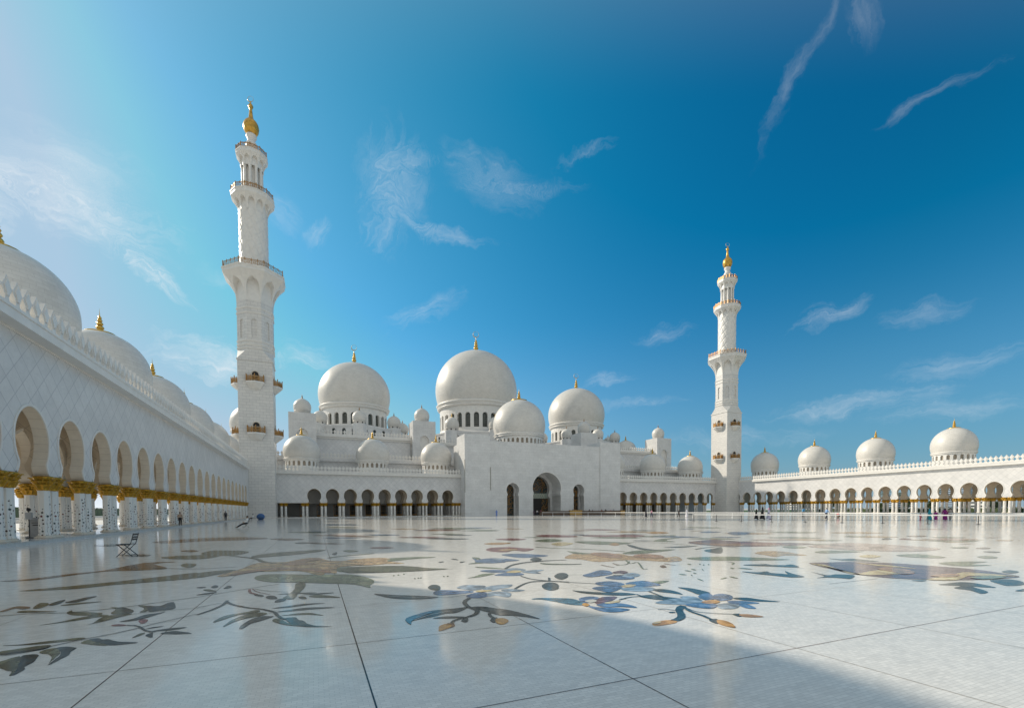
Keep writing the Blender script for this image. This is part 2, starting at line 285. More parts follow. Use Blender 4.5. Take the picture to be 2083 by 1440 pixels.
INLAY_COL = dict(dk=(.028, .050, .056), ol=(.105, .110, .070), gn=(.17, .20, .13), bl=(.085, .15, .26), lb=(.22, .29, .36), bt=(.06, .16, .23), rd=(.22, .07, .07),
                 tn=(.46, .31, .17), tb=(.34, .20, .13), og=(.46, .24, .07), br=(.17, .10, .06), pu=(.13, .08, .10), yl=(.56, .44, .24), wt=(.68, .68, .64), pk=(.45, .34, .29), jt=(.10, .055, .04), jd=(.025, .02, .02), jl=(.42, .36, .28))
M_floor = floor_mat('courtyard_marble', (.85, .82, .765))
M_inlay = {k: floor_mat('inlay_' + k, v, k in ('jt', 'jd', 'jl', 'wt')) for k, v in INLAY_COL.items()}
M_plat = floor_mat('platform_marble', (.74, .73, .71))

# ------------------------------------------------------------------ mesh builder
class MB:
    def __init__(s): s.v = []; s.f = []; s.m = []; s.sm = []; s.uv = {}
    def add(s, vs, fs, mi=0, smooth=False, uvs=None):
        o = len(s.v); s.v += [tuple(p) for p in vs]
        for i, f in enumerate(fs):
            if uvs: s.uv[len(s.f)] = uvs[i]
            s.f.append(tuple(k + o for k in f)); s.m.append(mi); s.sm.append(smooth)
        return s
    def quad(s, a, b, c, d, mi=0): s.add([a, b, c, d], [(0, 1, 2, 3)], mi)
    def grid(s, P, mi=0, smooth=True, closed=False, uvf=None):
        n = len(P); m = len(P[0]); vs = [p for row in P for p in row]; fs = []; uvs = [] if uvf else None
        for i in range(n - 1):
            for j in range(m if closed else m - 1):
                k = (j + 1) % m
                fs.append((i*m + j, i*m + k, (i + 1)*m + k, (i + 1)*m + j))
                if uvf: uvs.append([uvf(i, j), uvf(i, j + 1), uvf(i + 1, j + 1), uvf(i + 1, j)])
        return s.add(vs, fs, mi, smooth, uvs)
    def box(s, x0, x1, y0, y1, z0, z1, mi=0):
        v = [(x, y, z) for z in (z0, z1) for x, y in ((x0, y0), (x1, y0), (x1, y1), (x0, y1))]
        return s.add(v, [(3, 2, 1, 0), (4, 5, 6, 7), (0, 1, 5, 4), (1, 2, 6, 5), (2, 3, 7, 6), (3, 0, 4, 7)], mi)
    def hexa(s, f, u0, u1, z0, z1, d0, d1, mi=0):
        v = [f(u, z, d) for z in (z0, z1) for u, d in ((u0, d0), (u1, d0), (u1, d1), (u0, d1))]
        return s.add(v, [(3, 2, 1, 0), (4, 5, 6, 7), (0, 1, 5, 4), (1, 2, 6, 5), (2, 3, 7, 6), (3, 0, 4, 7)], mi)
    def lathe(s, x, y, prof, n=32, mi=0, smooth=True, a0=0., rfun=None, cap=False):
        P = []; L = [0.]
        for i in range(1, len(prof)): L.append(L[-1] + math.hypot(prof[i][0] - prof[i-1][0], prof[i][1] - prof[i-1][1]))
        rm = max(p[0] for p in prof)
        for r, z in prof:
            P.append([(x + r*math.cos(a0 + 2*PI*k/n), y + r*math.sin(a0 + 2*PI*k/n), z) for k in range(n)])
        s.grid(P, mi, smooth, True, lambda i, j: (2*PI*rm*j/n, L[i]))
        if cap:
            o = len(s.v) ; s.add(P[-1], [tuple(range(n))], mi)
        return s
    def tube(s, pts, rad, n=8, mi=0, caps=True):
        pts = [Vector(p) for p in pts]; rad = rad if isinstance(rad, (list, tuple)) else [rad]*len(pts); P = []
        for i, p in enumerate(pts):
            t = (pts[min(i+1, len(pts)-1)] - pts[max(i-1, 0)]).normalized()
            a = t.cross(Vector((0, 0, 1)) if abs(t.z) < .9 else Vector((1, 0, 0))).normalized(); b = t.cross(a)
            P.append([tuple(p + (a*math.cos(2*PI*k/n) + b*math.sin(2*PI*k/n))*rad[i]) for k in range(n)])
        s.grid(P, mi, True, True)
        if caps: s.add(P[0], [tuple(range(n))], mi); s.add(P[-1], [tuple(range(n))[::-1]], mi)
        return s
    def bar(s, a, b, w, mi=0):   # square bar
        a = Vector(a); b = Vector(b); t = (b - a).normalized()
        p = t.cross(Vector((0, 0, 1)) if abs(t.z) < .9 else Vector((1, 0, 0))).normalized()*w/2; q = t.cross(p)
        v = [tuple(e + x) for e in (a, b) for x in (p + q, p - q, -p - q, -p + q)]
        return s.add(v, [(0, 1, 2, 3), (7, 6, 5, 4), (0, 4, 5, 1), (1, 5, 6, 2), (2, 6, 7, 3), (3, 7, 4, 0)], mi)
    def ball(s, c, r, n=12, m=8, mi=0, sq=(1, 1, 1)):
        P = [[(c[0] + r*sq[0]*math.cos(2*PI*k/n)*math.cos(e), c[1] + r*sq[1]*math.sin(2*PI*k/n)*math.cos(e), c[2] + r*sq[2]*math.sin(e)) for k in range(n)]
             for e in [PI*(i/m - .5)*.999 for i in range(m + 1)]]
        return s.grid(P, mi, True, True)

def mesh_of(name, mb, mats, off=(0, 0, 0)):
    me = bpy.data.meshes.new(name)
    ox, oy, oz = off
    me.from_pydata([(x - ox, y - oy, z - oz) for x, y, z in mb.v], [], mb.f)
    mats = mats if isinstance(mats, (list, tuple)) else [mats]
    for m in mats: me.materials.append(m)
    me.polygons.foreach_set('material_index', mb.m); me.polygons.foreach_set('use_smooth', mb.sm)
    uvl = me.uv_layers.new(name='UVMap').data
    for p in me.polygons:
        e = mb.uv.get(p.index); nx, ny, nz = abs(p.normal.x), abs(p.normal.y), abs(p.normal.z)
        for j, li in enumerate(p.loop_indices):
            if e: uvl[li].uv = e[j]
            else:
                x, y, z = mb.v[mb.f[p.index][j]]
                uvl[li].uv = (x, y) if nz > nx and nz > ny else ((y, z) if nx > ny else (x, z))
    me.update()
    return me
def rootloc(p):
    v = Vector((0, 0, 0))
    while p: v += p.location; p = p.parent
    return v
def obj(name, mb, mats, parent=None, local=False, loc=None, rz=0.):
    off = (0, 0, 0) if local else (rootloc(parent) if parent else (0, 0, 0))
    o = bpy.data.objects.new(name, mesh_of(name, mb, mats, off)); col.objects.link(o)
    if parent: o.parent = parent
    if loc: o.location = loc
    if rz: o.rotation_euler = (0, 0, rz)
    return o
def inst(name, me, parent, loc=(0, 0, 0), rz=0., sc=None, local=False):
    o = bpy.data.objects.new(name, me); col.objects.link(o); o.parent = parent
    o.location = Vector(loc) - (Vector((0, 0, 0)) if local else rootloc(parent)); o.rotation_euler = (0, 0, rz)
    if sc: o.scale = sc
    return o
def thing(name, label, cat, loc=(0, 0, 0), group=None):
    o = bpy.data.objects.new(name, None); col.objects.link(o); o.location = loc; o.empty_display_size = .5
    o['label'] = label; o['category'] = cat
    if group: o['group'] = group
    return o
def tag(o, label, cat, group=None):
    o['label'] = label; o['category'] = cat
    if group: o['group'] = group
    return o
def struct(o): o['kind'] = 'structure'; return o

# ------------------------------------------------------------------ arches
def horseshoe(zb, wb, zn, wn, zc, rad, zt, n=14, point=.06):
    out = []
    for i in range(5):
        s = i/5; out.append((zb + (zn - zb)*s, wn + (wb - wn)*(1 - s)**1.9))
    dz = math.sqrt(max(rad*rad - wn*wn, 1e-6)); a0 = -math.asin(dz/rad); kl = (zc - zn)/dz
    for i in range(n + 1):
        a = a0 + (PI/2 - a0)*i/n
        z = zc + rad*math.sin(a)*(kl if a < 0 else (zt - zc)/rad)
        wv = rad*math.cos(a)
        if a > 0: wv *= 1 - point*math.sin(a)**3
        out.append((z, max(wv, 0.)))
    out[-1] = (zt, 0.)
    return out
def roundarch(zb, wv, zt, n=7, point=.04):
    zs = zt - wv
    return [(zb, wv)] + [(zs + wv*math.sin(PI/2*i/n), max(0., wv*math.cos(PI/2*i/n)*(1 - point*(i/n)**2))) for i in range(n + 1)]
def arch_wall(mb, f, u0, u1, z0, z1, ops, th, rim=0., mi=0, mj=1, back=True, sub=1, jamb=True):
    """wall between u0..u1 with openings [(centre, profile)], profile = [(z, half width)...]"""
    ops = sorted(ops, key=lambda o: o[0])
    eds = [u0] + [(ops[i][0] + ops[i+1][0])/2 for i in range(len(ops) - 1)] + [u1]
    def strip(ua, ub, za, zb):   # full quad, both faces
        k = max(1, sub)
        for i in range(k):
            a = ua + (ub - ua)*i/k; b = ua + (ub - ua)*(i + 1)/k
            mb.quad(f(a, za, 0), f(b, za, 0), f(b, zb, 0), f(a, zb, 0), mi)
            if back: mb.quad(f(a, za, th), f(b, za, th), f(b, zb, th), f(a, zb, th), mj)
    if not ops: strip(u0, u1, z0, z1)
    for i, (c, pr) in enumerate(ops):
        ul, ur = eds[i], eds[i+1]
        if pr[0][0] > z0 + 1e-4:
            strip(ul, ur, z0, pr[0][0])
            mb.quad(f(c - pr[0][1], pr[0][0], 0), f(c + pr[0][1], pr[0][0], 0), f(c + pr[0][1], pr[0][0], th), f(c - pr[0][1], pr[0][0], th), mj)
        for (za, wa), (zb, wb) in zip(pr[:-1], pr[1:]):
            for d, mm in ((0, mi), (th, mj)):
                if d and not back: continue
                mb.quad(f(ul, za, d), f(c - wa, za, d), f(c - wb, zb, d), f(ul, zb, d), mm)
                mb.quad(f(c + wa, za, d), f(ur, za, d), f(ur, zb, d), f(c + wb, zb, d), mm)
        strip(ul, ur, pr[-1][0], z1)
        if jamb:
            line = [(c - wv, z) for z, wv in pr] + [(c + wv, z) for z, wv in pr[::-1]]
            mb.grid([[f(u, z, d) for u, z in line] for d in (0, th)], mj, True)
        if rim:
            line = [(c - wv, z) for z, wv in pr] + [(c + wv, z) for z, wv in pr[-2::-1]]
            out = []
            for k, (u, z) in enumerate(line):
                a = line[max(k-1, 0)]; b = line[min(k+1, len(line)-1)]
                tx, tz = b[0]-a[0], b[1]-a[1]; l = math.hypot(tx, tz) or 1
                out.append((u - tz/l*rim, z + tx/l*rim))
            e = -.05
            mb.grid([[f(u, z, e) for u, z in line], [f(u, z, e) for u, z in out], [f(u, z, 0) for u, z in out]], 2, False)
            mb.grid([[f(u, z, e) for u, z in line], [f(u, z, 0.01) for u, z in line]], 2, False)
def pmap(ox, oy, ux, uy, nx, ny): return lambda u, z, d: (ox + u*ux + d*nx, oy + u*uy + d*ny, z)

# ------------------------------------------------------------------ ornaments shared by many parts
def leaf_capital():
    mb = MB()
    mb.lathe(0, 0, [(.26, 2.86), (.30, 2.89), (.28, 2.93), (.33, 3.1), (.40, 3.3), (.46, 3.5), (.48, 3.6), (.42, 3.665), (0.02, 3.67)], 16)
    for tier, (z0, r0, n, h, ob) in enumerate(((2.90, .285, 9, .34, .08), (3.09, .325, 9, .34, .10), (3.28, .38, 9, .33, .125))):
        for k in range(n):
            a = 2*PI*(k + .5*(tier % 2))/n; hw = PI/n*.98
            rows = []
            for t in (0, .35, .7, .92, 1.0):
                z = z0 + h*min(t, .92) - (.05 if t == 1 else 0); r = r0 + ob*(t**1.7) + .085*t*h/.3
                wv = hw*(1 if t < .8 else (.75 if t < .95 else .3))
                rows.append([((r + dr)*math.cos(a + q*wv), (r + dr)*math.sin(a + q*wv), z) for q, dr in ((-1, -.03), (0, .04), (1, -.03))])
            o = [((p[0]), p[1], p[2]) for row in rows for p in row]
            mb.grid(rows, 0, False)
    return mesh_of('capital', mb, M_goldcap)
def shaft():
    mb = MB(); n = 8; r = .27
    P = []
    for z, rr in ((.33, r*1.12), (.40, r*1.12), (.44, r), (2.84, r*.97), (2.88, r*1.02)):
        P.append([(rr*math.cos(2*PI*k/n + PI/8), rr*math.sin(2*PI*k/n + PI/8), z) for k in range(n)])
    zz = [.33, .40, .44, 2.84, 2.88]
    mb.grid(P, 0, False, True, lambda i, j: (j, zz[i]))
    return mesh_of('column', mb, M_vine)
def plinth():
    mb = MB(); n = 8
    mb.lathe(0, 0, [(.44, .185), (.44, .25), (.40, .28), (.36, .29), (.36, .33), (.1, .335)], n, 0, False, PI/8)
    return mesh_of('plinth', mb, M_jamb)
ME_cap, ME_shaft, ME_plinth = leaf_capital(), shaft(), plinth()
def column(parent, x, y, z=0.):
    s = inst('column', ME_shaft, parent, (x, y, z), random.choice((0, PI/2, PI, -PI/2)))
    c = inst('capital', ME_cap, s, local=True); c.rotation_euler.z = random.random()
    inst('plinth', ME_plinth, s, local=True)
def add_copy(mb, me, x, y, z=0, mi=0):
    vs = [(v.co.x + x, v.co.y + y, v.co.z + z) for v in me.vertices]
    uvl = me.uv_layers[0].data
    fs = [tuple(p.vertices) for p in me.polygons]; uvs = [[tuple(uvl[l].uv) for l in p.loop_indices] for p in me.polygons]
    mb.add(vs, fs, mi, False, uvs)

MER = [(.36, 0), (.36, .10), (.17, .22), (.15, .40), (.24, .52), (.39, .74), (.41, .84), (.30, .93), (.25, 1.04), (.14, 1.16), (.0, 1.42)]
def crenel(mb, f, u0, u1, z, d0, th=.22, step=.856, sc=1.0, base=.22):
    mb.hexa(f, u0, u1, z, z + base, d0 - .04, d0 + th + .04)
    n = max(1, int(round((u1 - u0)/step)))
    for i in range(n):
        c = u0 + (i + .5)*(u1 - u0)/n
        pl = [(-a, b) for a, b in MER] + [(a, b) for a, b in MER[-2::-1]]
        pts = [(c + a*sc, z + base + b*sc) for a, b in pl]; k = len(pts)
        mb.add([f(u, q, d0) for u, q in pts], [tuple(range(k))]); mb.add([f(u, q, d0 + th) for u, q in pts], [tuple(range(k))])
        mb.grid([[f(u, q, d0) for u, q in pts], [f(u, q, d0 + th) for u, q in pts]], 0, False)
        ins = [(c + (u - c)*.62, z + base + .22*sc + (q - z - base)*.74) for u, q in pts[2:-2]]; k = len(ins)
        for dd, e in ((d0 - .05, 0), (d0 + th + .05, 1)):
            mb.add([f(u, q, dd) for u, q in ins], [tuple(range(k))])
            mb.grid([[f(u, q, dd) for u, q in ins], [f(u, q, d0 if not e else d0 + th) for u, q in ins]], 0, False)
def cornice(mb, f, u0, u1, zs=10.82, zt=11.4, out=.8):
    mb.hexa(f, u0, u1, zs, zt, -out, .3)
    mb.hexa(f, u0, u1, zs - .10, zs - .003, -.07, .3)
    mb.hexa(f, u0, u1, zt - .10, zt + .06, -out - .05, -out - .002)

def crescent(mb, c, r, ax=(1, 0)):
    P = []; n = 30
    for i in range(n):
        a = 2*PI*i/n; t = ((1 - math.sin(a + .5))/2)**1.4; tr = r*(.035 + .15*t); rr = r*(1 - .05*t)
        ctr = Vector((c[0] + ax[0]*math.cos(a)*rr, c[1] + ax[1]*math.cos(a)*rr, c[2] + rr*math.sin(a)))
        rd = Vector((ax[0]*math.cos(a), ax[1]*math.cos(a), math.sin(a))); sd2 = Vector((-ax[1], ax[0], 0))
        P.append([tuple(ctr + rd*tr*math.cos(q) + sd2*max(tr*.6, .05*r)*math.sin(q)) for q in [2*PI*k/6 for k in range(6)]])
    P.append(P[0]); mb.grid(P, 0, True, True)
def finial_mesh(mb, x, y, z, s=1.0, cap=1.35, spike=True):
    pr = [(cap, z - .30*cap*.55), (cap*1.02, z - .14*cap*.6), (cap*.7, z + .02), (cap*.4, z + .12*s), (.30*s, z + .22*s)]
    for zc, rr in ((.50, .40), (.95, .33), (1.32, .26), (1.62, .20)):
        pr += [(.14*s, z + (zc - rr*.75)*s), (rr*.8*s, z + (zc - rr*.38)*s), (rr*s, z + zc*s), (rr*.8*s, z + (zc + rr*.38)*s), (.13*s, z + (zc + rr*.72)*s)]
    pr += [(.05*s, z + 1.9*s), (.025*s, z + 2.2*s), (.004, z + (2.75 if spike else 2.3)*s)]
    mb.lathe(x, y, pr, 18)
def dome_profile(Rd, zr, zt, zm=None, n=16, foot=.36):
    zm = zm if zm else zr + (zt - zr)*.27
    p = []
    for i in range(7):
        t = i/7; p.append((Rd*math.sqrt(1 - ((1 - t)*foot)**2), zr + (zm - zr)*t))
    for i in range(n + 1):
        a = PI/2*i/n; p.append((max(.02, Rd*math.cos(a)**.97), zm + (zt - zm)*(.97*math.sin(a) + .03*(i/n)**6)))
    return p
def ring_prof(Rd, zr, h):
    f = .935*Rd
    return [(f*.97, zr - h*1.05), (f*1.015, zr - h*.95), (f*1.03, zr - h*.75), (f*1.0, zr - h*.6), (f*1.0, zr - h*.5), (f*1.045, zr - h*.35), (f*1.055, zr - h*.1), (f*1.03, zr + h*.03), (f*.985, zr + h*.04)]
def cyl(x, y, r): return lambda u, z, d: (x + (r - d)*math.cos(u/r), y + (r - d)*math.sin(u/r), z)
def dome(parent, x, y, Rd, zr, zt, dz0, nwin=16, fs=1.0, cap=None, wh=(.14, .80), seg=48, name='dome', cres=0., winobj=False, wratio=.26, label=None, fmat=None, drum=True):
    mb = MB(); mb.lathe(x, y, dome_profile(Rd, zr, zt), seg); h = Rd*.12
    o = obj(name, mb, M_dome, parent)
    if label: o['label'] = label
    m2 = MB(); m2.lathe(x, y, ring_prof(Rd, zr, h), seg); obj('cornice_ring', m2, M_plain, o)
    if drum:
        r = .9*Rd; zc = zr - h*.9; H = zc - dz0
        md = MB(); L = 2*PI*r; st = L/nwin
        ops = [(st*(k + .5), roundarch(dz0 + H*wh[0], st*wratio, dz0 + H*wh[1], 5)) for k in range(nwin)]
        arch_wall(md, cyl(x, y, r), 0, L, dz0, zc, ops, Rd*.07, back=False, rim=0, sub=2, mj=0)
        md.lathe(x, y, [(r*1.02, dz0), (r*1.02, dz0 + H*.06), (r*.99, dz0 + H*.08)], nwin*2)
        obj('drum', md, M_plain, o)
        mc = MB(); rc = r - Rd*.068; mc.lathe(x, y, [(rc, dz0 + .02), (rc, zc - .02)], nwin*2)
        obj('drum_core', mc, M_core if not winobj else M_jamb, o)
        if winobj:
            mw = MB(); ww = st*wratio*.985; za, zb = dz0 + H*wh[0], dz0 + H*wh[1]; ap = roundarch(za, ww, zb, 6, 0)
            ln = [(-a, b) for b, a in ap] + [(a, b) for b, a in ap[::-1]]
            mw.add([(u, 0, z) for u, z in ln], [tuple(range(len(ln)))], 0)
            for q in (-.5, 0, .5): mw.box(ww*q - .05, ww*q + .05, -.06, -.005, za, zb - ww*.35, 1)
            k = int((zb - za)/.75)
            for i in range(1, k): mw.box(-ww, ww, -.055, -.004, za + i*.75 - .04, za + i*.75 + .04, 1)
            me = mesh_of('window', mw, [M_glass, M_glassbars])
            for k in range(nwin):
                a = (k + .5)*2*PI/nwin
                if math.sin(a) < .35: inst('window', me, o, (x + (rc + .10)*math.cos(a), y + (rc + .10)*math.sin(a), 0), a + PI/2)
    mf = MB(); finial_mesh(mf, x, y, zt - .05, fs, cap or .3*Rd, not cres)
    fo = obj('finial', mf, fmat or M_gold, o)
    if cres:
        mc = MB(); crescent(mc, (x, y, zt + 2.3*fs + cres*.9), cres, (.92, -.39)); mf2 = obj('crescent', mc, M_silver, o)
    return o
def onion(parent, x, y, Rd, z0, name='turret_dome', holes=8, gold=False):
    mb = MB(); zm = z0 + Rd*.95; zt = z0 + Rd*2.0
    pr = [(Rd*.86, z0), (Rd*.86, z0 + Rd*.30), (Rd*.94, z0 + Rd*.33), (Rd*.94, z0 + Rd*.40), (Rd*.90, z0 + Rd*.42)]
    pr += [(Rd*math.sqrt(max(0, 1 - ((1 - t)*.4)**2)), z0 + Rd*(.42 + .5*t)) for t in (0, .25, .5, .75)]
    for i in range(11):
        a = PI/2*i/10; pr.append((max(.02, Rd*math.cos(a)**1.02), zm + (zt - zm)*(.90*math.sin(a) + .10*(i/10)**4)))
    mb.lathe(x, y, pr, 28)
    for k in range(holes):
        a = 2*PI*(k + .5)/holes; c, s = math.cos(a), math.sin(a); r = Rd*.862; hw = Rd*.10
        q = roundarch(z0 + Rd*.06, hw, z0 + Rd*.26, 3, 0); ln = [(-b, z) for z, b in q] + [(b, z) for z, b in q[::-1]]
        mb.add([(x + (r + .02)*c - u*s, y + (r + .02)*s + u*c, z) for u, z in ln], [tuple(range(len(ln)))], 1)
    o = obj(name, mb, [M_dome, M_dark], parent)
    mf = MB(); finial_mesh(mf, x, y, zt - .05, Rd*.22, Rd*.16); obj('finial', mf, M_gold if gold else M_bronze, o)
    return o

